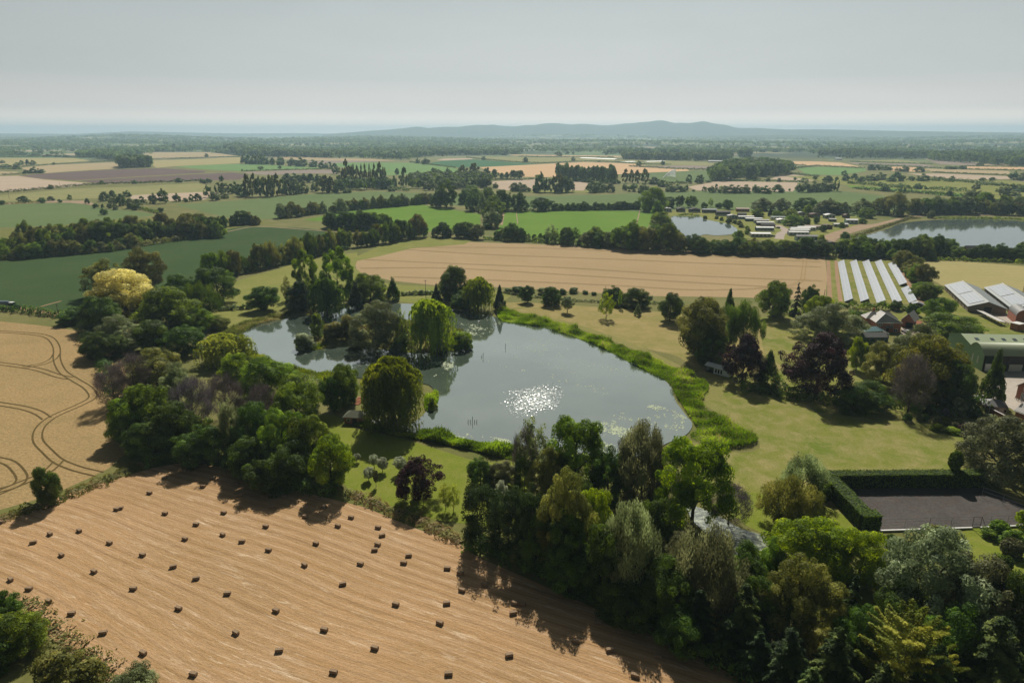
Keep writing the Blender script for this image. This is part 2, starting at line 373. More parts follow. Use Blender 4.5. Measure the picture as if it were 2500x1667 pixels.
sheet('farmyard', parse('J', '1690,705 2110,712 2400,720 2400,900 2250,850 2100,800 1900,720'), 'concrete', 'yard before the grey barns', 'yard')
sheet('driveway', parse('J', '880,880 1020,880 1150,905 1260,980 1000,1000 880,960'), 'gravel', 'gravel drive beside the house', 'drive')
sheet('garden_path', parse('L', '1300,960 1540,990 1600,1060 1450,1080 1320,1010'), 'gravel', 'gravel garden path by the clipped balls', 'path')
strip('farm_track', parse('A', '0,945 400,905 880,850 1180,800 1520,750 1700,715 1830,712 2150,735 2352,750'), 2.4, 'dirt', 'brown track across the dark green field', 'track')
strip('farm_track', parse('D', '-150,430 120,425 250,445 420,475'), 4, 'dirt_red', 'muddy track behind the tractor', 'track')
strip('farm_track', parse('D', '200,440 300,410 420,378'), 1.5, 'dirt_red', 'wheel marks in the green crop', 'track')
# wheel tracks in the wheat
for k, s in enumerate(['-40,585 200,600 330,625 385,690 390,780 430,860 520,920 600,970 635,1030 560,1080 400,1150 330,1190 270,1250 260,1330 330,1410 400,1470 520,1520 680,1560',
          '-40,800 150,825 280,850 400,890 480,905', '150,830 280,810 360,775 385,740', '-40,1075 150,1105 260,1140 320,1180',
          '-40,1455 60,1480 120,1530 150,1590 100,1640 -40,1680', '400,1470 340,1530 250,1580 150,1620 -40,1700', ]):
    strip('wheel_track', parse('D', s), .55, 'track_crop', None, None, pair=2.5)
for s in ['1010,604 1320,606 1660,622 2005,640', '985,609 1200,622 1500,633 1700,642 2005,652', '890,634 1140,645 1400,655 1660,672 2008,686',
          '880,655 1100,655 1400,672 1660,688 2000,707', '960,676 1200,684 1500,697 1700,708 1870,703 1950,690 1962,660 1965,632']:
    strip('wheel_track', parse('P', s), .6, 'track_mid', None, None, pair=2.2)
strip('wheel_track', parse('B', '1205,610 1215,690'), 1.0, 'dirt', None, None)
strip('wheel_track', parse('B', '2050,600 2030,680 2000,765'), 1.2, 'dirt', None, None)
# far fields
for m, tl, s in [
 ('ochre_field', '1', '-400,310 0,310 850,310 1050,350 620,385 400,400 0,405 -400,420'), ('tan_field', '1', '250,420 620,390 1200,365 1370,360 1400,430 800,465 530,485 300,470'),
 ('tan_field', '1', '-400,470 0,465 200,470 260,490 0,505 -400,515'), ('pink_field', '1', '-600,600 0,520 200,515 500,560 1100,605 800,640 500,665 0,705 -600,790'),
 ('plough', '1', '190,515 520,490 1000,460 1400,440 1870,430 2352,460 2352,480 1600,520 900,568 500,550'), ('plough', '1', '930,574 1650,530 2352,494 2660,478 2860,500 2750,560 2352,570 1500,600 1150,606'),
 ('ochre_green', '1', '-600,810 0,745 800,665 1500,640 2300,600 2420,640 2352,700 1500,760 500,800 0,810 -600,850'), ('pink_field', '1', '1500,740 1900,720 2352,700 2500,700 2352,790 1950,805 1500,780'),
 ('dirt', '1', '-300,850 0,830 500,803 1000,800 1130,860 800,825 400,825 0,850'), ('tan_field', '1', '1640,265 1850,240 2352,225 2400,242 2752,290 2352,302 1720,325 1640,290'),
 ('ochre_field', '1', '1720,340 2352,318 2772,300 2790,370 2352,392 2000,405 1800,425 1760,400'), ('green_far', '2', '-350,410 0,390 420,378 800,395 1300,420 1350,435 1000,440 600,455 430,462 0,442'),
 ('grey_plough', '2', '430,475 1000,450 1480,445 1560,490 1000,490 760,510 500,490'), ('tan_field', '2', '740,295 1000,290 1500,315 1900,320 2200,340 1700,350 1180,335 930,330'),
 ('grey_plough', '2', '1180,345 1600,340 2200,345 1700,362 1480,372 1200,380'), ('green_far', '3', '-900,560 -600,548 0,555 200,575 520,612 560,640 480,690 300,680 0,690 -300,700 -850,590'),
 ('green_blue', '3', '200,560 400,530 720,515 1200,550 1500,568 1000,595 550,610 300,575'), ('pink_field', '3', '300,525 400,505 720,500 720,514 420,529'),
 ('orange_field', '3', '800,605 1500,572 2000,547 2352,557 2600,567 2800,610 3200,630 3210,650 2800,665 2352,690 1550,720 1300,715 950,660'), ('ochre_green', '3', '700,485 2352,502 2352,542 1900,543 1600,555 1300,545 1000,515'),
 ('pink_field', '3', '930,770 1450,740 1500,800 1450,860 1100,872 1000,850'), ('pink_field', '3', '1880,750 2050,790 2000,875 1850,872'), ('orange_field', '3', '1130,460 1700,466 2352,480 2450,490 1800,482 1200,470'),
 ('meadow', '3', '1100,875 1500,870 2300,880 2352,900 1100,895'), ('green_mid', '4', '0,690 430,668 850,648 1110,645 1100,760 800,782 600,775 400,720 200,700'), ('grey_plough', '4', '170,600 620,590 900,585 1180,595 1130,630 600,615'),
 ('ochre_green', '4', '0,520 600,530 1240,560 1180,590 600,580 250,560'), ('pink_field', '4', '840,832 1150,770 1500,770 2100,780 2100,830 2050,885 1400,882 950,872'), ('pink_field', '4', '1790,740 1900,700 2050,690 2300,720 2352,760 2100,765'),
 ('orange_field', '4', '1700,532 2352,540 2600,552 2850,606 2352,592 1950,572'), ('green_far', '5', '-250,425 0,412 520,430 540,460 250,510 -150,500'), ('ochre_green', '5', '350,345 900,330 1250,372 1200,376 700,362'),
 ('grey_plough', '5', '320,362 700,372 1200,382 1390,427 1000,410 600,395 450,385'), ('orange_field', '5', '830,410 1100,415 1250,450 1100,470 830,460'), ('tan_field', '5', '1210,432 2180,460 2200,505 1600,480 1300,470'),
 ('orange_field', '5', '1700,405 2700,420 2700,455 1700,435'), ('pink_field', '5', '1000,490 1400,490 2150,520 2230,552 1800,560 1550,550 1250,520'), ('tan_field', '5', '600,590 1100,580 1700,610 2352,640 2700,650 2700,680 1800,665 1500,660 1100,625'),
 ('grey_plough', '5', '1550,570 2700,580 2700,640 1850,612'), ('green_bright', '5', '310,620 700,645 1000,665 1500,700 1700,720 1710,770 1450,745 1150,705 700,682 360,652'), ('meadow', '5', '1740,770 1840,740 2700,720 2700,770 2100,790 1700,800'),
 ('grey_plough', '5', '1200,320 1900,370 1900,400 1400,385'), ('tan_field', '5', '1780,360 2100,365 2250,400 1900,395'), ('meadow', '5', '-400,520 700,520 1800,560 2700,600 2700,740 1800,730 300,620')]:
    sheet('field', parse(tl, s), m)
strip('field_margin', parse('1', '860,570 1600,525 2352,487 2800,470'), 5, 'tan_field', None, None)
strip('field_margin', parse('1', '190,514 500,556 1100,606'), 4, 'tan_field', None, None)
strip('farm_track', parse('B', '1120,610 1105,700'), 2.5, 'dirt', None, None)
# caravan park and its lakes
sheet('meadow', parse('K', '80,180 500,170 700,150 1600,200 2352,230 2352,330 1900,560 1700,560 1000,480 900,400 500,300 200,240'), 'meadow', 'grass between the static caravans', 'grass')
strip('park_road', parse('K', '1420,490 1440,430 1500,395 1450,360 1400,330'), 8, 'gravel', 'grey road through the caravan park', 'road')
strip('park_road', parse('K', '1950,520 2050,450 2250,380 2450,320'), 14, 'dirt', 'broad stony track beside the right lake', 'road')
strip('park_road', parse('C', '1080,770 1200,735 1400,685 1560,650 1750,632 2100,632 2500,645'), 9, 'dirt', 'pale path along the far bank of the right lake', 'path')

# ------------------------------------------------------------------ water
def water_fn(t):
    P = pos(t)
    body = t.mix(t.ramp(t.noise(P, .022, 4, .6), [(.42, 0), (.62, 1)]), (.05, .068, .05), (.078, .102, .075))
    fine = t.noise(P, 1.1, 3, .6); broad = t.noise(P, .35, 2, .5)
    h = t.math('ADD', t.math('MULTIPLY', fine, .004), t.math('MULTIPLY', broad, .006))
    b = t.n('ShaderNodeBump', None, Strength=1.0, Distance=1.0, Height=h).outputs[0]
    nd = t.n('ShaderNodeBsdfPrincipled', None, Base_Color=body, Roughness=.04, IOR=1.95, Normal=b)
    nd.inputs['Specular IOR Level'].default_value = .5
    return nd.outputs[0]
mat('water', water_fn)
def water2_fn(t):
    P = pos(t)
    h = t.math('MULTIPLY', t.noise(P, .5, 3, .6), .006)
    b = t.n('ShaderNodeBump', None, Strength=1.0, Distance=1.0, Height=h).outputs[0]
    nd = t.n('ShaderNodeBsdfPrincipled', None, Base_Color=(.09, .12, .11, 1), Roughness=.05, IOR=2.1, Normal=b)
    nd.inputs['Specular IOR Level'].default_value = .8
    return nd.outputs[0]
mat('water_far', water2_fn)
LAKE = smooth(parse('W', '540,766 570,748 620,738 660,729 720,722 800,706 880,698 960,700 1040,712 1100,722 1160,733 1230,745 1300,765 1370,790 1430,820 1480,848 1520,870 1542,892 1552,922 1572,950 1590,975 1575,1000 1530,1020 1480,1045 1400,1062 1330,1062 1250,1052 1180,1036 1100,1016 1030,1004 960,998 915,985 955,968 985,940 1000,915 985,885 930,880 880,885 840,872 780,862 740,860 700,850 650,838 600,820 572,800'), 4)
sheet('lake', LAKE, 'water', 'still grey-green lake with a patch of sun glint', 'lake', z=.24)
sheet('island', parse('W', '678,792 700,777 760,770 800,762 850,742 930,735 1000,742 1050,757 1078,775 1078,792 1040,806 960,812 900,808 850,798 780,798 720,806 690,804'), 'rough_grass', 'low wooded island in the lake', 'island', sm=4, z=.27)
sheet('pond', parse('K', '190,232 330,228 510,232 560,262 700,290 860,325 940,380 900,430 700,450 550,440 400,510 330,440 200,330'), 'water_far', 'small pale lake beside the caravans', 'lake', sm=4, z=.25)
sheet('lake', parse('C', '1165,795 1300,760 1440,720 1500,690 1650,672 1800,662 2000,657 2352,672 2900,685 2900,930 2352,885 1960,872 1700,848 1450,850 1300,830 1180,812'), 'water_far', 'broad pale lake at the right edge', 'lake', sm=2, z=.245)
def pond_fn(t):
    P = pos(t)
    cc = t.mix(t.ramp(t.noise(P, .8, 5, .7), [(.45, 0), (.6, 1)]), (.04, .055, .035), (.30, .34, .25))
    return pri(t, cc, .25, .5)
mat('scummy', pond_fn)
sheet('pond', parse('I', '40,360 150,380 300,450 420,520 560,560 610,620 560,690 440,760 350,720 250,600 100,480'), 'scummy', 'small pond paved with pale duckweed among the trees', 'pond', sm=3, z=.24)
# ------------------------------------------------------------------ foliage materials
def leafmat(name, a, b, tip=None, trans=.35, top=None, rough=.6):
    """a, b: leaf colours spread leaf by leaf; tip: colour of young shoots (per clump)"""
    def fn(t):
        at = t.n('ShaderNodeAttribute', {'attribute_name': 'rnd'})
        cl = t.n('ShaderNodeAttribute', {'attribute_name': 'clump'})
        oi = t.n('ShaderNodeObjectInfo').outputs['Random']
        cc = t.mix(at.outputs['Fac'], a, b)
        if tip: cc = t.mix(t.ramp(cl.outputs['Fac'], [(.45, 0), (.95, 1)]), cc, tip)
        if top:
            zz = t.n('ShaderNodeSeparateXYZ', None, i0=t.n('ShaderNodeTexCoord').outputs['Object']).outputs[2]
            zz = t.math('MULTIPLY_ADD', cl.outputs['Fac'], .25, zz)
            cc = t.mix(t.ramp(zz, [(.5, 0), (.85, 1)]), cc, top)
        v = t.math('MULTIPLY_ADD', oi, .35, .82)
        v = t.math('MULTIPLY', v, t.math('MULTIPLY_ADD', cl.outputs['Fac'], .6, .70))
        hue = t.math('MULTIPLY_ADD', oi, .028, .480)
        cc = t.n('ShaderNodeHueSaturation', None, Hue=hue, Value=v, Color=cc).outputs[0]
        nd = t.n('ShaderNodeBsdfPrincipled', None, Base_Color=cc, Roughness=rough)
        nd.inputs['Specular IOR Level'].default_value = .09
        tc_ = t.n('ShaderNodeHueSaturation', None, Hue=.485, Saturation=1.12, Value=1.85, Color=cc).outputs[0]
        tr = t.n('ShaderNodeBsdfTranslucent', None, Color=tc_)
        return t.n('ShaderNodeMixShader', None, i0=trans, i1=nd.outputs[0], i2=tr.outputs[0]).outputs[0]
    return mat(name, fn)
leafmat('leaf_green', (0.085, 0.148, 0.020), (0.142, 0.227, 0.032), (0.201, 0.297, 0.043))
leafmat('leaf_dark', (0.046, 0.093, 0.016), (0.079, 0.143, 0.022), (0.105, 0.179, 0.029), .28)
leafmat('leaf_bright', (0.115, 0.196, 0.014), (0.172, 0.265, 0.022), (0.230, 0.310, 0.030), .42)
leafmat('leaf_lime', (.16, .24, .018), (.22, .31, .028), (.26, .33, .04), .45)
leafmat('leaf_yellow', (.15, .19, .025), (.24, .25, .035), (.40, .36, .07), .4, (.68, .66, .25))
leafmat('leaf_olive', (0.128, 0.149, 0.035), (0.179, 0.202, 0.050), (0.239, 0.247, 0.066), .32)
leafmat('leaf_golden', (.10, .115, .018), (.15, .155, .025), (.25, .22, .04), .35)
leafmat('leaf_grey', (0.126, 0.165, 0.068), (0.189, 0.231, 0.100), (0.239, 0.290, 0.137), .3)
leafmat('leaf_silver', (0.154, 0.198, 0.090), (0.242, 0.297, 0.160), (0.330, 0.385, 0.230), .3)
leafmat('leaf_white', (.34, .38, .26), (.45, .48, .36), None, .3)
leafmat('leaf_willow', (0.112, 0.178, 0.022), (0.171, 0.241, 0.031), (0.264, 0.331, 0.046), .38)
leafmat('leaf_willow_light', (.17, .23, .035), (.23, .29, .05), (.29, .34, .07), .42)
leafmat('leaf_copper', (0.028, 0.011, 0.013), (0.051, 0.020, 0.022), (0.076, 0.031, 0.032), .15)
leafmat('leaf_conifer', (0.022, 0.046, 0.014), (0.037, 0.069, 0.020), (0.055, 0.092, 0.026), .12)
leafmat('leaf_fir', (0.042, 0.081, 0.022), (0.072, 0.125, 0.030), (0.156, 0.213, 0.050), .2)
leafmat('leaf_cedar', (0.126, 0.170, 0.020), (0.198, 0.240, 0.030), (0.324, 0.330, 0.050), .3)
leafmat('leaf_brown', (0.102, 0.110, 0.050), (0.156, 0.166, 0.077), (0.192, 0.207, 0.099), .25)
leafmat('twig', (.13, .105, .10), (.20, .165, .15), (.24, .20, .19), .05)
leafmat('leaf_purple', (.09, .075, .085), (.15, .125, .14), (.18, .15, .17), .15)
leafmat('reed', (0.085, 0.162, 0.012), (0.140, 0.232, 0.022), (0.200, 0.274, 0.040), .4)
leafmat('reed_dull', (.10, .135, .03), (.16, .18, .05), (.24, .22, .09), .35)
leafmat('leaf_hedge', (0.056, 0.102, 0.011), (0.080, 0.136, 0.016), (0.104, 0.162, 0.024), .3)
leafmat('leaf_far', (0.066, 0.127, 0.036), (0.109, 0.178, 0.048), (0.150, 0.218, 0.063), .25)
leafmat('dry_grass', (.22, .17, .08), (.30, .22, .11), (.14, .15, .04), .3)
mat('bark', lambda t: pri(t, t.mix(t.noise(pos(t), 3, 4, .7), (.05, .04, .03), (.14, .115, .09)), .95, .1))
mat('bark_pale', lambda t: pri(t, t.mix(t.noise(pos(t), 3, 4, .7), (.20, .17, .14), (.36, .32, .28)), .95, .1))

# ------------------------------------------------------------------ tree shapes (unit crown: height 1, width 1)
def unit(v): return v/np.maximum(np.linalg.norm(v, axis=1, keepdims=True), 1e-9)
def leaf_mesh(name, P, N, S, rs, clump, aspect=1.6, droop=0.0):
    """one quad per leaf spray: centre P, normal N, size S"""
    n = len(P)
    N = unit(N+rs.randn(n, 3)*.28)
    T = unit(np.cross(N, rs.randn(n, 3)))
    if droop: T = unit(T*(1-droop)+np.array([0, 0, -1.0])*droop); 
    B = unit(np.cross(N, T)); S = S[:, None]
    A_ = T*S*aspect*.5; B_ = B*S*.5
    V = np.stack([P-A_, P+B_*.9, P+A_, P-B_*.9], 1).reshape(-1, 3)
    me = npmesh(name, V, np.arange(4*n).reshape(-1, 4))
    for nm, val in (('rnd', rs.rand(n)), ('clump', clump)):
        a = me.attributes.new(nm, 'FLOAT', 'FACE'); a.data.foreach_set('value', val.astype(np.float32))
    return me
def profile(kind, z):
    z = np.clip(z, 0, 1)
    if kind == 'cone': return np.clip((1-z)**.85*(.55+.45*np.minimum(z/.12, 1)), .02, 1)
    if kind == 'column': return np.sqrt(np.clip(1-(2*z-1)**4, 0, 1))*.9+.05
    if kind == 'poplar': return np.clip(np.sin(PI*np.clip(z*.86+.12, 0, 1))**.6, .05, 1)
    if kind == 'dome': return np.sqrt(np.clip(1-np.maximum(z-.3, 0)**2/.49, 0, 1))*(.75+.25*np.minimum(z/.3, 1))
    if kind == 'egg': return np.sqrt(np.clip(1-(2*z-.85)**2/1.35, .02, 1))
    return np.sqrt(np.clip(1-(2*z-1)**2, 0, 1))
def crown_mesh(name, kind='round', n=12000, clumps=90, leaf=.03, seed=0, z0=.12, gap=0.0, crad=.13, shell=.55, flat=.85, droop=0.0, aspect=1.6, lump=.18):
    rs = np.random.RandomState(seed)
    # clump centres fill the outline, mostly near its surface
    zc = rs.rand(clumps*3)**.85; rmax = profile(kind, zc)*.5
    keep = rs.rand(clumps*3) < rmax/.5+.15; zc = zc[keep][:clumps]; rmax = rmax[keep][:clumps]; m = len(zc)
    ang = rs.rand(m)*2*PI; ecc = 1+lump*np.sin(ang*2+rs.rand()*6)+lump*.8*np.sin(ang*3+zc*5+rs.rand()*6)
    rad = rmax*(shell+(1-shell)*rs.rand(m)**.5)*ecc
    cr = crad*(.5+1.0*rs.rand(m)**1.3); rad = rad*(1+.10*(rs.rand(m) > .75))
    C = np.stack([np.cos(ang)*(rad-cr*.5), np.sin(ang)*(rad-cr*.5), z0+zc*(1-z0)*(.95+.07*rs.randn(m))-cr*.2], 1)
    idx = rs.choice(m, n, p=cr**2/np.sum(cr**2))
    d = unit(rs.randn(n, 3)*[1, 1, .9]+[0, 0, .25])
    rr = cr[idx]*(.55+.5*rs.rand(n)**.5)
    P = C[idx]+d*rr[:, None]*[1, 1, flat]
    if droop:  # hanging strands: push sprays down in curtains
        k = rs.rand(n)**1.3*droop; P[:, 2] -= k*P[:, 2]*.9
        P[:, :2] *= (1+.06*k)[:, None]
    P[:, 2] = np.maximum(P[:, 2], .01)
    if gap: keep = rs.rand(n) > gap*(np.sin(P[:, 0]*23+seed)*np.sin(P[:, 1]*21)*np.sin(P[:, 2]*19) > 0); P, d, idx = P[keep], d[keep], idx[keep]
    cl = rs.rand(m)[idx]
    S = leaf*(.6+.8*rs.rand(len(P)))
    return leaf_mesh(name, P, d, S, rs, cl, aspect, .75 if droop else 0.0)
def willow_mesh(name, n=16000, seed=0, leaf=.022, strands=520, mounds=26):
    """many mounds of foliage, each spilling hanging strands"""
    rs = np.random.RandomState(seed); per = n//strands
    mr = np.sqrt((np.arange(mounds)+.5)/mounds)*.37*(.85+.3*rs.rand(mounds)); ma = np.arange(mounds)*2.4+rs.rand(mounds)*.6
    mz = .90-.42*(mr/.42)**2.2+rs.rand(mounds)*.10; rm = .10+.07*rs.rand(mounds)
    i = rs.randint(0, mounds, strands); q = np.sqrt(rs.rand(strands)); a = rs.rand(strands)*2*PI
    L = (.30+.75*rs.rand(strands)**.8)*np.clip(mz[i]-.04, .1, .8)*(.5+.6*(mr[i]/.37)**.7)
    k = rs.rand(strands, per)
    kk = np.minimum(k*2.6, 1)*PI/2
    out = (rm[i]*q)[:, None]*np.sin(kk)
    z = mz[i][:, None]+.05-(rm[i]*q*1.0)[:, None]*(1-np.cos(kk))-np.maximum(k-.385, 0)/.615*L[:, None]
    X_ = (np.cos(ma)*mr)[i][:, None]+np.cos(a)[:, None]*out+rs.randn(strands, per)*.006
    Y_ = (np.sin(ma)*mr)[i][:, None]+np.sin(a)[:, None]*out+rs.randn(strands, per)*.006
    P = np.stack([X_, Y_, np.maximum(z+rs.randn(strands, per)*.006, .01)], -1).reshape(-1, 3)
    top = (k < .3).reshape(-1, 1)
    N = unit(np.stack([X_*2, Y_*2, np.full_like(X_, .6)], -1).reshape(-1, 3)+top*[0, 0, 1.2])
    cl = np.repeat(rs.rand(mounds)[i]*.7+.3*rs.rand(strands), per)
    return leaf_mesh(name, P, N, leaf*(.6+.8*rs.rand(len(P))), rs, cl, 2.6, .7)
def tiered_mesh(name, n=12000, seed=0, leaf=.02, boughs=70, up=.25, width=.5, prof='cone', bough_len=1.0, fluff=.055):
    """conifers with separate sweeping boughs"""
    rs = np.random.RandomState(seed)
    zb = .06+.93*rs.rand(boughs)**1.05; ang = np.arange(boughs)*2.39996+rs.rand(boughs)*.5
    L = profile(prof, zb)*width*(.75+.5*rs.rand(boughs))*bough_len+.03
    idx = rs.choice(boughs, n, p=(L+.05)/np.sum(L+.05)); s = rs.rand(n)**.7
    side = rs.randn(n)*fluff*(1.15-s)*np.minimum(1, L[idx]*5)
    a = ang[idx]; x = np.cos(a)*L[idx]*s-np.sin(a)*side; y = np.sin(a)*L[idx]*s+np.cos(a)*side
    z = zb[idx]+(up*s*L[idx]-.35*L[idx]*s*s*(1 if up < .4 else .2))+rs.randn(n)*.008-abs(side)*.4
    P = np.stack([x, y, np.maximum(z, .01)], 1)
    N = np.stack([np.cos(a)*.3, np.sin(a)*.3, np.ones(n)], 1)
    return leaf_mesh(name, P, N, leaf*(.6+.8*rs.rand(n)), rs, rs.rand(boughs)[idx], 2.4)
def twig_mesh(name, n=5000, seed=0, leaf=.006, length=.06):
    """bare crown: thin twigs fanning outward"""
    rs = np.random.RandomState(seed); m = 90
    zc = rs.rand(m)**.8; ang = rs.rand(m)*2*PI; r = profile('egg', zc)*.46*(.5+.5*rs.rand(m)**.5)
    C = np.stack([np.cos(ang)*r, np.sin(ang)*r, .2+zc*.78], 1)
    idx = rs.randint(0, m, n); P = C[idx]+rs.randn(n, 3)*.05
    T = unit(P*[1, 1, .6]+[0, 0, .25]+rs.randn(n, 3)*.3)
    N = unit(np.cross(T, rs.randn(n, 3))); Bv = np.cross(N, T)
    Ls = (length*(.5+rs.rand(n)))[:, None]; W_ = leaf*.5
    V = np.stack([P-T*Ls*.5-Bv*W_, P-T*Ls*.5+Bv*W_, P+T*Ls*.5+Bv*W_*.4, P+T*Ls*.5-Bv*W_*.4], 1).reshape(-1, 3)
    me = npmesh(name, V, np.arange(4*n).reshape(-1, 4))
    for nm, val in (('rnd', rs.rand(n)), ('clump', rs.rand(m)[idx])):
        a_ = me.attributes.new(nm, 'FLOAT', 'FACE'); a_.data.foreach_set('value', val.astype(np.float32))
    return me
def trunk_mesh(name, seed=0, h=.8, r=.03, limbs=9, spread=.36, fork=.22, lean=.03):
    rs = random.Random(seed); mb = MB(); p = Vector((0, 0, -.03)); pts = [p]; rad = [r*1.35]
    for k in range(7):
        p = Vector((rs.uniform(-lean, lean)*k*.4, rs.uniform(-lean, lean)*k*.4, h*(k+1)/7)); pts.append(p); rad.append(r*(1-.88*(k+1)/7))
    mb.tube(pts, rad, 7)
    for k in range(limbs):
        f = fork+(.9-fork)*k/limbs; i = min(int(f*7), 6); s = pts[i].lerp(pts[i+1], f*7-i)
        a = k*2.4+rs.random(); L = spread*(1-.55*f)*rs.uniform(.8, 1.15)
        e = s+Vector((math.cos(a)*L, math.sin(a)*L, L*rs.uniform(.45, 1.0))); m_ = s.lerp(e, .5)+Vector((0, 0, -.05*L))
        rr = r*(1-.8*f)*.6
        mb.tube([s, m_, e], [rr, rr*.7, rr*.2], 5)
        for q in range(3):
            u = m_.lerp(e, q/3); v = u+Vector((rs.uniform(-1, 1), rs.uniform(-1, 1), rs.uniform(.2, 1)))*L*.4
            mb.tube([u, v], [rr*.45, rr*.1], 4)
    me = bpy.data.meshes.new(name); me.from_pydata([tuple(v) for v in mb.v], [], mb.f); me.update()
    me.polygons.foreach_set('use_smooth', [True]*len(me.polygons)); me.materials.append(MATS['bark'])
    return me
SH = {}
def reg(k, meshes, trunk=None):
    SH[k] = (meshes, trunk)
    for m_ in meshes: m_.materials.append(MATS['leaf_green'])
TR = [trunk_mesh('trunk', s) for s in range(3)]
TRT = [trunk_mesh('trunk', s+7, h=.95, r=.02, limbs=12, spread=.2, fork=.12) for s in range(2)]
TRP = [trunk_mesh('trunk', s+17, h=.95, r=.016, limbs=6, spread=.12, fork=.3, lean=.01) for s in range(2)]
TRB = [trunk_mesh('trunk', s+27, h=.9, r=.02, limbs=16, spread=.42, fork=.15) for s in range(2)]
reg('round', [crown_mesh('crown', 'round', 28000, 95, .022, s, .10, crad=.125, shell=.62, lump=.22) for s in range(4)], TR)
reg('dome', [crown_mesh('crown', 'dome', 32000, 120, .0195, s+10, .04, crad=.115, shell=.62, lump=.22) for s in range(4)], TR)
reg('egg', [crown_mesh('crown', 'egg', 28000, 100, .0195, s+20, .12, crad=.105, shell=.55, lump=.22) for s in range(3)], TR)
reg('airy', [crown_mesh('crown', 'egg', 7500, 75, .024, s+30, .22, .6, .085, .35) for s in range(2)], TRT)
reg('poplar', [crown_mesh('crown', 'poplar', 12000, 90, .022, s+40, .06, crad=.085, lump=.1, aspect=2) for s in range(2)], TRP)
reg('standard', [crown_mesh('crown', 'round', 9000, 60, .034, s+50, .30, crad=.12) for s in range(2)], TR)
reg('copper', [crown_mesh('crown', 'dome', 30000, 150, .017, s+55, .14, crad=.09, shell=.65, lump=.26) for s in range(2)], TR)
reg('cone', [crown_mesh('crown', 'cone', 11000, 120, .026, s+60, .02, crad=.08, lump=.05, flat=1.2) for s in range(2)], TRP)
reg('column', [crown_mesh('crown', 'column', 20000, 120, .018, s+70, .02, crad=.11, lump=.06) for s in range(2)], TRP)
reg('fluffy', [crown_mesh('crown', 'dome', 34000, 165, .0145, s+80, .03, crad=.09, aspect=2.4, shell=.65, lump=.24) for s in range(3)], TR)
reg('pendulous', [crown_mesh('crown', 'egg', 32000, 95, .0135, s+90, .10, .25, .095, .55, droop=.3, aspect=2.6) for s in range(3)], TRT)
reg('weeping', [willow_mesh('crown', 17000, s+1) for s in range(3)], TR)
reg('weeping_big', [willow_mesh('crown', 48000, 5, .016, 1500, 34)], TR)
reg('fir', [tiered_mesh('crown', 24000, s+3, .0165, 110, .3) for s in range(3)], TRP)
reg('cedar', [tiered_mesh('crown', 24000, 8, .020, 60, .6, .6, 'dome', 1.1, .085)], TRP)
reg('sparse_fir', [tiered_mesh('crown', 6000, 11, .03, 46, .1, .42)], TRP)
reg('bare', [twig_mesh('crown', 7000, s) for s in range(3)], TRB)
reg('shrub', [crown_mesh('crown', 'dome', 5000, 34, .055, s+100, 0, crad=.17) for s in range(3)])
reg('ball', [crown_mesh('crown', 'round', 9000, 420, .06, 110, 0, crad=.07, shell=.95, lump=0)])
# lighter versions for trees far off
reg('far_round', [crown_mesh('crown', 'dome', 1500, 40, .085, s+120, .03, crad=.14) for s in range(4)])
reg('far_tall', [crown_mesh('crown', 'egg', 1500, 40, .070, s+130, .06, crad=.11) for s in range(3)])
reg('far_poplar', [crown_mesh('crown', 'poplar', 2200, 50, .080, s+140, .10, crad=.09) for s in range(2)])
reg('far_standard', [crown_mesh('crown', 'round', 1300, 26, .08, s+150, .30, crad=.15) for s in range(2)], TR)
reg('far_shrub', [crown_mesh('crown', 'dome', 700, 18, .12, s+160, 0, crad=.18) for s in range(3)])
reg('mid_shrub', [crown_mesh('crown', 'dome', 3500, 60, .055, s+170, 0, crad=.13) for s in range(3)])

rnd = random.Random(5)
TREES = []; HK = 1.22
def solve(cx, top, B):
    """ground point and height from the photo: cx, top px, and base px (>60) or metres of height"""
    v = -(top-833.5)/F
    if B > 60:
        g = gnd(cx, B); hh = g.y*(v*CP-SP)/(CP+v*SP)+CAM_H
        return g, max(hh, 1.0)
    d = ray(cx, top); k = (B-CAM_H)/d.z
    return Vector((d.x*k, d.y*k, 0)), B
def put_tree(shape, m, g, H, Wd, label=None, cat='tree', name='tree', group=None, rz=None, variant=None):
    meshes, trunks = SH[shape]; i = rnd.randrange(len(meshes)) if variant is None else variant
    rz = rnd.uniform(0, 6.28) if rz is None else rz
    sc = (Wd, Wd, H)
    if trunks:
        o = empty(name, g, rz)
        c = bpy.data.objects.new('crown', meshes[i]); link(c, o); c.scale = sc
        tr = bpy.data.objects.new('trunk', trunks[rnd.randrange(len(trunks))]); link(tr, o); tr.scale = (Wd*.9+H*.1, Wd*.9+H*.1, H)
    else:
        o = bpy.data.objects.new(name, meshes[i]); link(o); o.location = g; o.rotation_euler = (0, 0, rz); o.scale = sc; c = o
    c.material_slots[0].link = 'OBJECT'; c.material_slots[0].material = MATS[m]
    tag(o, label, cat, group); TREES.append((o, g, H, Wd)); return o
def T(tile, shape, m, cx, top, wpx, B, label, name='tree', cat=None, wk=1.0, z=0.0):
    s = TILE[tile][2]; X_, Yt = px(tile, cx, top); Bp = px(tile, 0, B)[1] if B > 60 else B
    g, H = solve(X_, Yt, Bp if B > 60 else Bp*1.18)
    depth = g.y*CP-(H*.5-CAM_H)*SP
    Wd = wpx/s/F*depth*wk
    g.z = z if z else float(terr(g.x, g.y))
    return put_tree(shape, m, g, H, Wd, label, cat or ('shrub' if H < 4.5 and 'tree' not in name else 'tree'), name)
ORD = ['first', 'second', 'third', 'fourth', 'fifth', 'sixth', 'seventh', 'eighth', 'ninth', 'tenth', 'eleventh', 'twelfth', 'thirteenth', 'fourteenth', 'fifteenth',
       'sixteenth', 'seventeenth', 'eighteenth', 'nineteenth', 'twentieth']
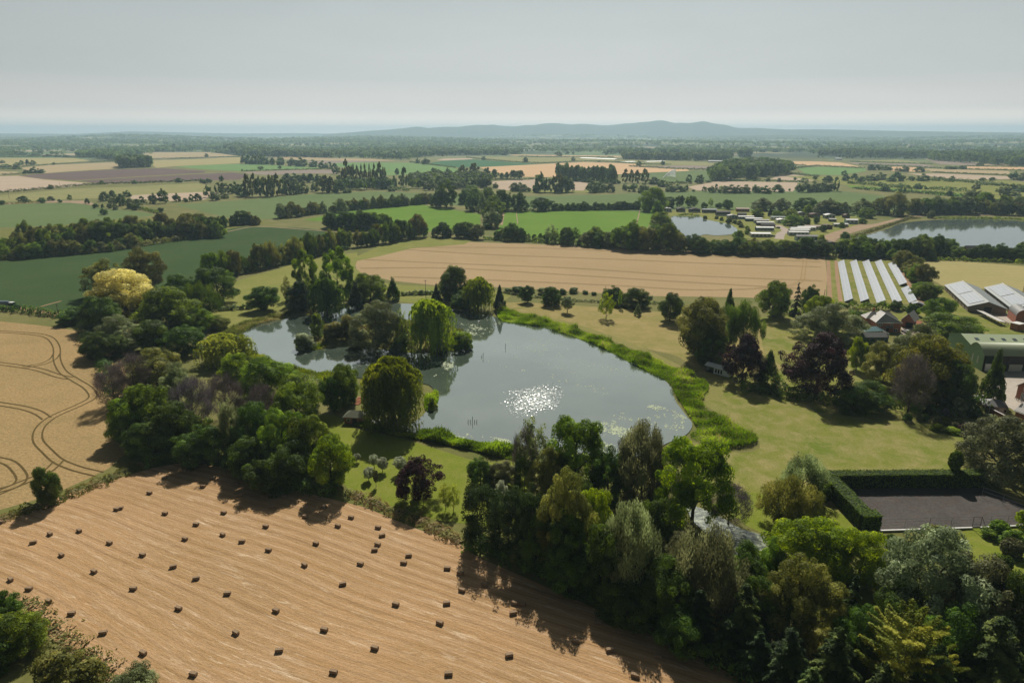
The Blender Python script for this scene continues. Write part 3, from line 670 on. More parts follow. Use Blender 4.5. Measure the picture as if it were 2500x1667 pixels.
def ordinal(i):
    if i < 20: return ORD[i]
    n_ = i+1; s = {1: 'st', 2: 'nd', 3: 'rd'}.get(n_ % 10 if n_ % 100 not in (11, 12, 13) else 0, 'th'); return f'{n_}{s}'
def row(tile, s, n, h, wr, shapes, mats, where, noun='tree', name='hedgerow_tree', cat='tree', jit=.15, depth=0.0, lab=True, z=0.0, hvar=None):
    """n trees standing along a polyline on the ground; h = (low, high) metres; wr = width/height"""
    pts = parse(tile, s) if isinstance(s, str) else s
    n = int(n*1.15+.5)
    seg = [(pts[i+1]-pts[i]).length for i in range(len(pts)-1)]; tot = sum(seg)
    out = []
    for i in range(n):
        d = (i+.5+rnd.uniform(-.5, .5)*jit*2)/n*tot; k = 0
        while k < len(seg)-1 and d > seg[k]: d -= seg[k]; k += 1
        g = pts[k].lerp(pts[k+1], d/seg[k]); dv = (pts[k+1]-pts[k]).normalized()
        g = g+Vector((-dv.y, dv.x, 0))*rnd.uniform(-1, 1)*depth; g.z = z or float(terr(g.x, g.y))
        H = rnd.uniform(h[0]*.85, h[1]*1.12)*HK; Wd = H*wr*rnd.uniform(.9, 1.45)
        out.append((g, H, Wd, rnd.choice(shapes), rnd.choice(mats)))
    out.sort(key=lambda a: a[0].x/a[0].y)
    for i, (g, H, Wd, sh, m) in enumerate(out):
        L = f'{ordinal(i)} {noun} from the left {where}' if lab else f'{noun} {where}'
        put_tree(sh, m, g, H, Wd, L, cat, name, group=f'{noun}s {where}')
# ------------------------------------------------------------------ hedges, reed beds, woods seen as one mass
def hedge(tile, s, h, w_, m, label, name='hedge', cat='hedge', dens=1.0, leaf=.45, lump=.35, clipped=False, kind=None, z=0.0, group=None):
    """a continuous hedge along a polyline"""
    pts = parse(tile, s) if isinstance(s, str) else s
    pts = smooth(pts, 3, False) if len(pts) > 2 and not clipped else pts
    seg = np.array([(pts[i+1]-pts[i]).length for i in range(len(pts)-1)]); tot = seg.sum()
    rs = np.random.RandomState(int(tot*10) % 9999)
    n = int(min(60000, max(150, tot*(2*h+w_)*4.2*dens*(.5/leaf)**2)))
    i = rs.choice(len(seg), n, p=seg/tot); f = rs.rand(n)
    A_ = np.array([[p.x, p.y] for p in pts]); D = A_[i+1]-A_[i]; C = A_[i]+D*f[:, None]; Dn = D/np.linalg.norm(D, axis=1, keepdims=True)
    Nn = np.stack([-Dn[:, 1], Dn[:, 0]], 1)
    along = np.concatenate([[0], np.cumsum(seg)])[i]+f*seg[i]
    if clipped:
        u = rs.rand(n)*(2*h+w_); side = np.where(u < h, -1, np.where(u > h+w_, 1, 0))
        off = np.where(side == 0, (u-h)-w_/2, side*w_/2)+rs.randn(n)*.05
        zz = np.where(side == -1, u, np.where(side == 1, u-h-w_, h))+rs.randn(n)*.05
        N = np.stack([Nn[:, 0]*side, Nn[:, 1]*side, (side == 0)*1.0], 1)
        cl = rs.rand(n)
    else:
        a = rs.rand(n)*PI; k = 1+lump*vnoise(along*2.1/max(h, 1.5), along*.13, 9)*1.6
        k = np.clip(k, .35, 2)
        off = np.cos(a)*w_*.5*(.75+.35*rs.rand(n))*k; zz = np.sin(a)**.6*h*k*(.78+.3*rs.rand(n))
        N = np.stack([Nn[:, 0]*np.cos(a), Nn[:, 1]*np.cos(a), np.sin(a)], 1); cl = np.clip(.5+.5*vnoise(along*.7, zz, 4), 0, 1)
    P = np.stack([C[:, 0]+Nn[:, 0]*off, C[:, 1]+Nn[:, 1]*off, np.maximum(zz, .05)+z], 1)
    o0 = P.mean(0)*[1, 1, 0]
    core = None
    if clipped:
        core = MB(); zc = h-.18; wc = w_/2-.18
        for p, q in zip(pts, pts[1:]):
            nn = Vector((-(q-p).y, (q-p).x, 0)).normalized()*wc; c0 = Vector(o0)
            core.add([p-nn-c0, q-nn-c0, q+nn-c0, p+nn-c0]+[v-c0+Vector((0, 0, zc)) for v in (p-nn, q-nn, q+nn, p+nn)], [(4, 5, 6, 7), (0, 1, 5, 4), (1, 2, 6, 5), (2, 3, 7, 6), (3, 0, 4, 7)])
    me = leaf_mesh(name, P-o0, N, leaf*(.6+.8*rs.rand(n)), rs, cl); me.materials.append(MATS[m])
    o = bpy.data.objects.new(name, me); link(o); o.location = o0
    if core: core.build('dark_core', MATS['leaf_conifer'], o)  # solid dark box added inside, so the hedge looks opaque and shaded
    return tag(o, label, cat, group, kind)
def inpoly(x, y, poly):
    c = np.zeros(len(x), bool); n = len(poly); j = n-1
    for i in range(n):
        xi, yi, xj, yj = poly[i].x, poly[i].y, poly[j].x, poly[j].y
        c ^= ((yi > y) != (yj > y)) & (x < (xj-xi)*(y-yi)/(yj-yi+1e-12)+xi); j = i
    return c
def scatter(poly, n, rs):
    x0, x1 = min(p.x for p in poly), max(p.x for p in poly); y0, y1 = min(p.y for p in poly), max(p.y for p in poly)
    X_, Y_ = [], []; got = 0
    for _ in range(60):
        x = rs.uniform(x0, x1, n*2); y = rs.uniform(y0, y1, n*2); k = inpoly(x, y, poly); X_.append(x[k]); Y_.append(y[k]); got += k.sum()
        if got >= n: break
    return np.concatenate(X_)[:n], np.concatenate(Y_)[:n]
def bed(tile, s, n, h, m, label, name='reed_bed', blade=.5, wid=.16, cat='reeds', z=.2, clumpy=.85, lean=.4, sm=3):
    """upright blades filling an outline"""
    poly = smooth(parse(tile, s), sm); rs = np.random.RandomState(n % 977); x, y = scatter(poly, n, rs); n = len(x)
    k = np.clip(1+clumpy*vnoise(x*.55, y*.55, 2)*1.5, .25, 2.2)
    hh = h*k*(.6+.6*rs.rand(n)); base = np.stack([x, y, np.full(n, z)+rs.rand(n)*hh*.5], 1)
    T_ = unit(np.stack([rs.randn(n)*lean, rs.randn(n)*lean, np.ones(n)], 1)); L = (blade*k*(.6+.8*rs.rand(n)))[:, None]
    B = unit(np.cross(T_, rs.randn(n, 3)))*wid*(.6+.8*rs.rand(n))[:, None]
    V = np.stack([base-B, base+B, base+T_*L+B*.3, base+T_*L-B*.3], 1).reshape(-1, 3)
    c0 = np.array([x.mean(), y.mean(), 0]); me = npmesh(name, V-c0, np.arange(4*n).reshape(-1, 4))
    cl = np.clip(.5+.6*vnoise(x*.4, y*.4, 6), 0, 1)
    for nm, val in (('rnd', rs.rand(n)), ('clump', cl)):
        a = me.attributes.new(nm, 'FLOAT', 'FACE'); a.data.foreach_set('value', val.astype(np.float32))
    me.materials.append(MATS[m]); o = bpy.data.objects.new(name, me); link(o); o.location = c0
    return tag(o, label, cat, kind='stuff')
def tuft(seed, q=46):
    rs = np.random.RandomState(seed); d = unit(rs.randn(q, 3)+[0, 0, .5]); P = d*[.48, .48, .45]*(.7+.35*rs.rand(q, 1))+[0, 0, .52]
    P[:, 2] = np.maximum(P[:, 2], .05); N = unit(d+rs.randn(q, 3)*.35); T_ = unit(np.cross(N, rs.randn(q, 3))); B = np.cross(N, T_)
    S = .17*(.7+.6*rs.rand(q, 1)); return np.stack([P-T_*S, P+B*S, P+T_*S, P-B*S], 1)       # q,4,3
TUFTS = [tuft(s) for s in range(6)]
def wood(x, y, h, m, label, name='woodland', wr=.85, z=None, cat='woodland', q=46, kind='stuff'):
    """a mass of trees as one object"""
    rs = np.random.RandomState(len(x)); n = len(x); z = terr(x, y) if z is None else z
    H = rs.uniform(h[0], h[1], n)*(.85+.15*vnoise(x*.02, y*.02, 8)); Wd = H*wr*(.75+.5*rs.rand(n))
    out = np.empty((n, q, 4, 3), np.float32)
    for k in range(6):
        ii = np.arange(k, n, 6); out[ii] = TUFTS[k][None, :q]*np.stack([Wd[ii], Wd[ii], H[ii]], 1)[:, None, None, :]+np.stack([x[ii], y[ii], z[ii]], 1)[:, None, None, :]
    me = npmesh(name, out.reshape(-1, 3), np.arange(n*q*4).reshape(-1, 4))
    for nm, val in (('rnd', rs.rand(n*q)), ('clump', np.repeat(rs.rand(n), q))):
        a = me.attributes.new(nm, 'FLOAT', 'FACE'); a.data.foreach_set('value', val.astype(np.float32))
    me.materials.append(MATS[m]); return tag(link(bpy.data.objects.new(name, me)), label, cat, kind=kind)
def woodpoly(tile, s, sp, h, m, label, wr=.85, q=46, **k):
    poly = parse(tile, s); rs = np.random.RandomState(len(s))
    ar = 0
    for i in range(len(poly)): a, b = poly[i-1], poly[i]; ar += a.x*b.y-b.x*a.y
    n = max(12, int(abs(ar)/2/sp**2)); x, y = scatter(poly, n, rs)
    return wood(x, y, h, m, label, wr=wr, q=q, **k)

# ---------------------------------------------- trees round the lake, each with its own look
W_ = 'W'
for a in [
 # wood on the left shore
 ('egg','leaf_olive',232,602,92,17,'olive tree rising just left behind the yellow-crowned tree'),
 ('egg','leaf_olive',322,574,84,20,'tallest olive-green tree behind the yellow-crowned tree'),
 ('dome','leaf_yellow',274,622,158,19,'broad tree with a bright yellow flowering crown'),
 ('dome','leaf_green',378,662,140,17,'large rounded green tree just right of the yellow crown'),
 ('egg','leaf_dark',492,611,95,17,'tall dark tree at the right tip of the left wood'),
 ('pendulous','leaf_dark',452,645,95,16,'dark drooping tree between the rounded green tree and the tall dark one'),
 ('dome','leaf_dark',408,632,80,14,'dark low tree behind the large rounded green tree'),
 ('dome','leaf_dark',226,680,90,14,'dark tree under the left edge of the yellow crown'),
 ('fluffy','leaf_grey',268,728,110,12,'grey-green bushy tree below the yellow crown'),
 ('round','leaf_dark',345,740,90,11,'dark tree in front of the grey-green bushy one'),
 ('dome','leaf_dark',230,765,90,9,'low dark tree hanging over the wheat'),
 ('dome','leaf_green',452,712,70,9,'small green tree at the foot of the drooping dark tree'),
 ('dome','leaf_dark',415,752,90,10,'low dark tree left of the pale willow'),
 ('dome','leaf_olive',498,728,48,5,'olive shrub on the lake bank above the pale willow'),
 ('weeping','leaf_willow_light',512,768,138,10,'wide pale yellow-green willow on the left shore'),
 ('dome','leaf_dark',165,708,70,6,'dark bush at the wheat field corner by the tractor'),
 # second wood, between lake and stubble
 ('dome','leaf_olive',350,806,120,12,'brownish olive tree at the top of the lower wood'),
 ('bare','twig',296,818,90,13,'leafless grey tree beside the brownish olive one'),
 ('bare','twig',248,842,84,12,'bare pinkish twiggy tree leaning over the wheat'),
 ('fluffy','leaf_grey',398,842,80,12,'pale grey-green tree in the middle of the lower wood'),
 ('round','leaf_green',318,884,100,14,'round green tree at the wheat side of the lower wood'),
 ('dome','leaf_green',278,920,90,11,'lower green tree on the left edge of the lower wood'),
 ('bare','leaf_purple',432,872,100,15,'purplish bare tree in the heart of the lower wood'),
 ('bare','twig',508,862,84,13,'upright leafless tree right of the purplish bare one'),
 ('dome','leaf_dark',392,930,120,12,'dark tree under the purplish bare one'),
 ('column','leaf_grey',522,926,56,14,'narrow pale green tree in front of the lower wood'),
 ('dome','leaf_willow',538,812,66,9,'lime green tree directly behind the lower wood by the water'),
 ('dome','leaf_green',608,824,118,13,'broad green tree nearest the lake in the lower wood'),
 ('dome','leaf_green',672,868,118,14,'big leafy tree above the bright lawn'),
 ('bare','twig',602,885,80,11,'grey twiggy tree among the green crowns of the lower wood'),
 ('dome','leaf_dark',582,930,110,13,'dark green tree below the grey twiggy one'),
 ('egg','leaf_green',640,940,100,15,'tall green tree standing over the dark shaded edge'),
 ('round','leaf_green',700,960,88,13,'round tree left of the light green one by the lawn'),
 ('round','leaf_bright',762,1003,100,1118,'light green tree with open trunk at the lawn corner'),
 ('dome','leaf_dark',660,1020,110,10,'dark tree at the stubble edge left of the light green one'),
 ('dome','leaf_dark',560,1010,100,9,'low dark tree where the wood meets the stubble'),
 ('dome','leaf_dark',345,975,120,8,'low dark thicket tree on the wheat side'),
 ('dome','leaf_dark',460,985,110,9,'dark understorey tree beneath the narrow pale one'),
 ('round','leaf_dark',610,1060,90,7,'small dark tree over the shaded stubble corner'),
 ('round','leaf_dark',112,1078,62,1156,'lone small tree between the wheat and the stubble'),
 # lake shore
 ('weeping_big','leaf_willow',907,824,166,972,'huge weeping willow on the near lake shore'),
 ('round','leaf_green',790,838,76,930,'leafy tree just left of the huge willow'),
 ('round','leaf_dark',768,868,54,945,'small dark tree beside the boathouse'),
 ('poplar','leaf_green',706,570,62,690,'left one of two airy poplars beyond the lake'),
 ('poplar','leaf_green',778,565,84,692,'right one of two airy poplars beyond the lake'),
 ('weeping','leaf_dark',752,640,84,722,'dark weeping willow in front of the two poplars'),
 ('dome','leaf_conifer',690,648,56,715,'dark yew left of the dark weeping willow'),
 ('cone','leaf_conifer',818,650,50,708,'dark cypress right of the dark weeping willow'),
 ('dome','leaf_green',852,628,82,692,'round green tree right of the poplars'),
 ('cone','leaf_dark',903,640,44,690,'small pointed green tree right of the round green one'),
 ('round','leaf_dark',606,658,64,712,'lone round tree on the meadow left of the poplars'),
 ('airy','leaf_olive',661,636,24,690,'thin pale young tree beside the lone round one'),
 ('dome','leaf_dark',1043,612,78,688,'tall dark round tree at the far shore'),
 ('weeping','leaf_willow',1098,640,88,712,'green weeping willow at the far shore'),
 ('cone','leaf_conifer',1003,655,32,697,'small black cypress left of the tall dark round tree'),
 ('cone','leaf_conifer',1148,655,34,712,'pointed cypress right of the far weeping willow'),
 ('dome','leaf_dark',1062,668,54,708,'dark shrubby tree under the tall dark round one'),
 # specimen trees in the park
 ('round','leaf_dark',1211,657,30,695,'first small round tree right of the far willow'),
 ('dome','leaf_dark',1267,660,52,700,'wide dark bushy tree at the wheat edge'),
 ('standard','leaf_silver',1303,680,30,718,'small silvery lollipop tree on the dry grass'),
 ('airy','leaf_bright',1392,676,38,732,'yellow-green young tree on the dry grass'),
 ('dome','leaf_dark',1408,660,44,698,'dark tree behind the yellow-green young one'),
 ('dome','leaf_dark',1460,662,58,705,'dark spreading tree right of the yellow-green young one'),
 ('cone','leaf_grey',1464,696,20,724,'tiny grey conifer on the dry grass'),
 ('round','leaf_dark',1538,674,56,737,'round dark tree on the dry grass before the big trees'),
 ('airy','leaf_green',1424,668,12,708,'thin sapling beside the dark park trees'),
 ('round','leaf_olive',1608,683,126,818,'big full tree standing at the head of the reed bed'),
 ('cone','leaf_dark',1672,663,40,740,'dark fir top behind the big full tree'),
 ('pendulous','leaf_dark',1702,688,84,800,'tall drooping tree right of the big full one'),
 ('dome','leaf_dark',1640,760,80,12,'low green tree filling the gap behind the cabin'),
 ('copper','leaf_copper',1704,778,84,880,'smaller copper beech beside the white cabin'),
 ('cone','leaf_dark',1762,805,66,888,'dark cone-shaped tree between the two copper trees'),
 ('copper','leaf_copper',1874,778,140,908,'large copper beech with black-purple crown'),
 ('round','leaf_green',1775,647,72,728,'round green tree in front of the wheat field corner'),
 ('sparse_fir','leaf_conifer',1826,648,36,726,'slender dark fir right of the round green tree'),
 ('dome','leaf_dark',1858,658,40,712,'dark tree between the fir and the solar panels'),
 ('round','leaf_bright',1880,681,52,738,'bright green tree behind the grey-leaved one'),
 ('fluffy','leaf_grey',1900,704,128,782,'wide grey-green willow on the garden lawn'),
 ('round','leaf_bright',1966,778,38,850,'slim light green tree right of the copper beech'),
 ('egg','leaf_olive',2028,786,84,880,'pale olive tree left of the bare one'),
 ('bare','twig',2085,822,92,946,'bare grey tree with a leaning trunk beside the golden crown'),
 ('fluffy','leaf_grey',2125,752,110,17,'grey-green tree showing above the golden crown'),
 ('dome','leaf_golden',2150,775,158,19,'massive tree with golden-green crown by the farmyard'),
 ('dome','leaf_dark',2215,830,80,14,'dark flank tree right of the golden crown'),
 ('cone','leaf_dark',2272,803,68,930,'tall pointed conifer at the farmyard edge'),
 ('round','leaf_green',2155,685,60,738,'round tree between the brick house and the grey barn'),
 ('dome','leaf_green',2192,722,110,775,'flat spreading tree behind the green barn'),
 ('dome','leaf_dark',2055,690,26,712,'clipped dark tree behind the brick house garage'),
 ('dome','leaf_dark',1990,880,110,8,'dark shrubby tree right of the large copper beech'),
 ('fluffy','leaf_brown',2290,966,180,1095,'large brown-green holm oak at the right edge'),
 ('pendulous','leaf_grey',1838,1042,118,1150,'sparse grey birch behind the tennis court hedge'),
 ('pendulous','leaf_olive',1806,1096,120,1205,'leafy olive birch in front of the sparse grey one'),
 # lawn below the lake
 ('copper','leaf_copper',962,1052,94,1146,'copper-leaved tree alone on the bright lawn'),
 ('airy','leaf_willow_light',1024,1112,34,1170,'left of two pale young birches'),
 ('airy','leaf_willow_light',1042,1114,32,1174,'right of two pale young birches'),
 ('standard','leaf_white',820,1041,17,1062,'tiny silver willow nearest the light green tree'),
 ('standard','leaf_white',860,1043,22,1076,'silver pollard willow in the middle of the lawn group'),
 ('standard','leaf_white',879,1050,28,1084,'fat silver pollard willow right of the middle one'),
 ('standard','leaf_white',920,1048,30,1088,'largest silver pollard willow left of the copper-leaved tree'),
 ('standard','leaf_white',847,1073,26,1104,'silver pollard willow lowest on the lawn'),
 ('standard','leaf_brown',864,1078,14,1118,'thin brown sapling beside the lowest silver willow'),
 ('airy','leaf_grey',1222,968,86,1118,'tall thin-crowned tree standing before the glitter'),
 ('bare','twig',1205,985,60,1112,'bare grey tree left of the tall thin-crowned one'),
 ('egg','leaf_green',1318,958,126,1135,'full green tree right of the tall thin-crowned one'),
 ('pendulous','leaf_brown',1472,966,146,1150,'grey-brown drooping tree against the lily patches'),
 ('egg','leaf_bright',1588,1008,156,1212,'large bright green tree beside the small pond'),
 ('bare','leaf_purple',1672,1120,100,1205,'purple-grey twiggy tree overhanging the small pond'),
 ('bare','twig',1532,1085,60,1180,'tangle of bare branches left of the large bright green tree'),
 ('dome','leaf_dark',1104,1056,60,1112,'clipped dark bush left of the grey bush on the lawn edge'),
 ('dome','leaf_brown',1152,1060,66,1112,'grey-brown bush beside the clipped dark one'),
 ('column','leaf_dark',1200,1050,40,1130,'dark upright bush at the end of the lower bank'),
 ('fluffy','leaf_white',1152,1105,34,1150,'white-flowering shrub behind the dark conifer wall'),
 # great tree belt beside the stubble
 ('column','leaf_conifer',1108,1112,98,1248,'dark conifer at the left end of the tree belt'),
 ('column','leaf_conifer',1168,1126,98,1268,'second dark conifer of the tree belt'),
 ('column','leaf_conifer',1225,1132,98,1290,'third dark conifer of the tree belt'),
 ('fluffy','leaf_olive',1290,1092,120,1300,'olive broad tree rising behind the dark conifers'),
 ('round','leaf_lime',1357,1124,84,1250,'lime green tree glowing in the tree belt'),
 ('pendulous','leaf_grey',1440,1148,150,1360,'grey feathery tree in the middle of the belt'),
 ('pendulous','leaf_brown',1615,1205,186,1400,'big brown-grey feathery tree before the small pond'),
 ('dome','leaf_dark',1300,1180,110,1320,'dark tree in front of the olive broad one'),
 ('dome','leaf_dark',1385,1215,110,1360,'dark tree below the lime green one'),
 ('dome','leaf_dark',1530,1290,130,1420,'dark tree between the two feathery trees'),
 ('fir','leaf_conifer',1460,1290,110,1395,'dark conifer under the grey feathery tree'),
 ('fir','leaf_conifer',1600,1355,120,1468,'dark conifer low in the belt beside the stubble'),
 ('fir','leaf_fir',1700,1340,130,1485,'dark green fir with lit boughs below the big feathery tree'),
 ('dome','leaf_bright',1852,1196,176,1320,'wide bright green tree beside the tennis court'),
 ('dome','leaf_lime',1972,1222,118,1330,'yellow-green tree at the corner of the tennis court'),
 ('fluffy','leaf_olive',1838,1300,166,1470,'fine-leaved olive tree below the wide bright green one'),
 ('sparse_fir','leaf_conifer',1942,1318,90,1470,'layered dark cedar right of the fine-leaved olive tree'),
 ('fluffy','leaf_silver',2128,1228,236,1440,'great silvery grey tree, widest crown in the foreground'),
 ('dome','leaf_brown',2225,1290,180,1470,'brown-green tree leaning against the great silvery one'),
 ('dome','leaf_dark',2300,1320,130,1500,'dark tree at the right edge below the garden lawn'),
 ('cedar','leaf_cedar',2062,1432,150,1590,'golden cedar with sweeping yellow boughs'),
 ('fir','leaf_fir',1905,1440,150,1590,'green fir left of the golden cedar'),
 ('fir','leaf_fir',2130,1480,150,1640,'green fir right of the golden cedar'),
 ('fir','leaf_fir',2262,1418,220,1600,'largest dark green fir in the bottom right corner'),
 ('fir','leaf_fir',2010,1520,130,1660,'green fir directly below the golden cedar'),
 ('fir','leaf_conifer',1800,1440,150,1590,'dark conifer at the bottom of the belt'),
 ('fir','leaf_conifer',1735,1450,120,1550,'dark conifer nearest the bottom end of the stubble'),
 ('dome','leaf_green',2345,1440,90,1540,'green tree cut by the right edge, low in the photo'),
 ('fir','leaf_fir',2360,1520,130,1660,'fir cut off by the bottom right corner'),
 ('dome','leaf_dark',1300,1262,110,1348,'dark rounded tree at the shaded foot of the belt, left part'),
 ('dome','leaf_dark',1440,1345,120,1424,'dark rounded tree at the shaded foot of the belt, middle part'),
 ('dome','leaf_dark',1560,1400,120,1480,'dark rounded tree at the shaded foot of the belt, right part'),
 ('dome','leaf_dark',1705,1255,110,1370,'dark tree filling the gap right of the big feathery tree'),
 ('dome','leaf_dark',1760,1330,120,1450,'dark tree left of the fine-leaved olive tree'),
 ('dome','leaf_green',1770,1240,70,1330,'green tree behind the big feathery one at the small pond'),
 ('dome','leaf_dark',1960,1400,120,1520,'dark tree behind the golden cedar'),
 ('dome','leaf_dark',2180,1400,150,1540,'dark tree under the great silvery one'),
 ('dome','leaf_dark',2060,1340,120,1450,'dark tree between the layered cedar and the silvery tree'),
 ('fir','leaf_fir',1850,1530,140,1660,'green fir at the bottom edge left of the golden cedar'),
 ('fir','leaf_conifer',1665,1425,110,1515,'dark conifer over the lower stubble shade'),
 ('dome','leaf_dark',1240,1190,90,1305,'dark tree behind the shaded conifer feet'),
 ('dome','leaf_brown',1560,1225,80,1320,'brown-green tree squeezed between the two feathery trees'),
 ('egg','leaf_dark',1395,1040,90,1160,'dark leafy tree between the full green tree and the drooping one'),
 ('fluffy','leaf_olive',1262,1035,80,1150,'olive tree below the tall thin-crowned one'),
 ('dome','leaf_dark',1330,1100,100,1200,'dark tree in the hollow behind the lime green one'),
 ('dome','leaf_dark',1500,1150,90,1260,'dark tree behind the grey feathery one'),
 # bottom left
 ('dome','leaf_green',38,1412,120,1500,'dark green bushy tree in the bottom left corner'),
 ('dome','leaf_dark',2,1362,90,1440,'dark tree cut by the left edge above the corner bush'),
 ('round','leaf_grey',305,1545,100,1610,'grey-green bush cut by the bottom edge of the photo'),
]: T(W_, *a)
for a in [
 ('mid_shrub','leaf_dark',2,1450,80,1530,'dark thorn bush at the bottom of the left edge'),
 ('mid_shrub','leaf_olive',135,1500,90,1560,'yellowish scrub between the corner bush and the stubble'),
 ('mid_shrub','leaf_olive',205,1525,80,1575,'scrub patch above the bottom edge of the photo'),
 ('shrub','leaf_silver',700,768,48,802,'pale rounded shrub at the left tip of the island'),
 ('mid_shrub','leaf_green',730,722,30,775,'slim leafy bush standing on the left of the island'),
 ('shrub','leaf_olive',772,742,52,785,'olive bush in the middle of the island'),
 ('shrub','leaf_olive',800,728,50,780,'light bush left of the grey island willow'),
 ('shrub','leaf_green',1058,765,48,803,'green bush at the right tip of the island'),
 ('shrub','leaf_silver',1008,782,30,806,'silvery shrub near the right tip of the island'),
 ('shrub','leaf_green',925,770,50,803,'low bush between the two island willows'),
 ('shrub','leaf_willow',993,915,24,940,'light reed clump at the right foot of the huge willow'),
 ('mid_shrub','leaf_dark',805,900,30,930,'dark bush by the brick steps'),
]: T(W_, *a, name='shrub', cat='shrub', z=.27 if 670 < a[2] < 1090 and a[3] < 800 else 0)
T(W_, 'fluffy', 'leaf_grey', 865, 700, 112, 798, 'billowing grey willow on the island', z=.27)
T(W_, 'weeping', 'leaf_willow', 992, 688, 122, 802, 'green weeping willow on the island', z=.27)
T(W_, 'airy', 'leaf_green', 924, 715, 30, 800, 'thin pale tree between the two island willows', z=.27)

# ---------------------------------------------- rows and belts
row('W', '0,597 120,587 250,577 330,562', 15, (6, 8.5), .95, ['dome', 'fluffy'], ['leaf_green', 'leaf_olive', 'leaf_dark', 'leaf_grey'], 'along the near edge of the left belt', 'bushy tree', depth=3)
row('W', '0,583 120,572 260,562 400,548 510,543', 22, (11, 15), .72, ['dome', 'egg', 'fluffy'], ['leaf_green', 'leaf_olive', 'leaf_dark', 'leaf_dark'], 'down the middle of the left belt', 'tall tree', depth=6)
row('W', '20,563 150,552 300,545 480,530', 16, (11, 15), .75, ['dome', 'egg'], ['leaf_olive', 'leaf_green'], 'in the far side of the left belt', 'tree', depth=5)
row('W', '330,555 400,545 520,533', 10, (10, 13), .8, ['dome', 'egg'], ['leaf_dark', 'leaf_dark'], 'at the dark right end of the left belt', 'dark tree', depth=3)
row('W', '478,645 600,618 700,593 800,568', 24, (10, 14), .55, ['egg', 'pendulous', 'poplar'], ['leaf_dark', 'leaf_olive', 'leaf_green'], 'in the slanting row beyond the meadow', 'slender tree', depth=2)
row('A', '1580,705 1700,690 1760,700', 4, (8, 11), .8, ['dome'], ['leaf_olive', 'leaf_dark'], 'right of the left belt', 'round bush')
row('B', '-100,715 60,730 250,725 330,715', 12, (9, 13), .8, ['dome', 'egg'], ['leaf_dark', 'leaf_green', 'leaf_dark'], 'below the left part of the vivid green field', 'dark tree', depth=5)
row('B', '100,850 250,830 420,800 580,775', 12, (11, 15), .6, ['egg', 'round', 'pendulous'], ['leaf_green', 'leaf_dark', 'leaf_olive'], 'at the wheat field corner', 'upright tree', depth=4)
row('B', '620,780 720,780 860,785 960,795', 6, (7, 12), .85, ['round', 'dome'], ['leaf_green', 'leaf_dark', 'leaf_grey'], 'right of the wheat corner clump', 'bushy tree', depth=2)
row('B', '1060,800 1180,805 1300,808 1420,815 1560,830 1660,835', 13, (5.5, 11), .72, ['round', 'dome', 'airy', 'poplar'], ['leaf_green', 'leaf_dark', 'leaf_grey'], 'between wheat and vivid green field', 'hedge tree', depth=3)
row('B', '1680,835 1800,845 1900,850', 5, (8, 11), .9, ['round', 'dome'], ['leaf_green', 'leaf_grey', 'leaf_dark'], 'left of the park lake hedge', 'hedge tree', depth=3)
row('B', '1930,862 2080,868 2200,874 2340,880', 9, (11, 16), .8, ['round', 'egg', 'dome'], ['leaf_green', 'leaf_dark', 'leaf_olive'], 'between wheat and caravan lake', 'full tree', depth=5)
row('C', '80,885 250,893 420,900 560,905 700,905 860,905 1000,905', 19, (7, 10.5), .95, ['round', 'dome'], ['leaf_dark', 'leaf_green', 'leaf_dark'], 'between wheat and caravan park', 'dark tree', depth=4)
row('C', '60,870 300,870 560,880 800,880 1040,880', 10, (5, 7.5), .9, ['dome', 'egg'], ['leaf_green', 'leaf_olive'], 'just behind the dark trees by the caravans', 'green tree', depth=4)
row('C', '1060,915 1200,918 1320,915 1440,900', 9, (9, 12.5), .95, ['round', 'egg', 'dome'], ['leaf_dark', 'leaf_green'], 'above the solar panels', 'large tree', depth=5)
row('C', '1470,925 1600,920 1700,905 1850,905', 9, (8, 12), .8, ['round', 'dome'], ['leaf_green', 'leaf_dark', 'leaf_olive'], 'on the near bank of the right lake', 'tree', depth=4)
row('C', '1880,925 2080,930 2250,935 2500,940', 10, (6, 10), .9, ['round', 'dome'], ['leaf_green', 'leaf_dark'], 'below the right lake near the cabins', 'round tree', depth=4)
row('F', '1450,90 1520,130 1580,190 1640,240 1650,270', 12, (6, 10), .9, ['dome', 'round'], ['leaf_green', 'leaf_olive', 'leaf_dark'], 'right of the solar panels', 'hedge tree', depth=3)
row('J', '1080,470 1130,520 1200,520 1220,560', 5, (5, 8), 1.1, ['dome'], ['leaf_olive', 'leaf_green'], 'beside the transformer pole', 'scrubby tree', depth=3)
row('B', '10,600 150,590 330,575 500,560 640,545', 26, (7, 11), .85, ['dome', 'fluffy', 'egg'], ['leaf_grey', 'leaf_green', 'leaf_olive'], 'in the willow row above the vivid field', 'willow', name='willow_tree', depth=3)
row('A', '1900,650 2050,640 2180,620 2352,610', 8, (8, 12), .85, ['dome', 'fluffy'], ['leaf_grey', 'leaf_olive'], 'left of the willow row', 'grey willow', name='willow_tree', depth=2)
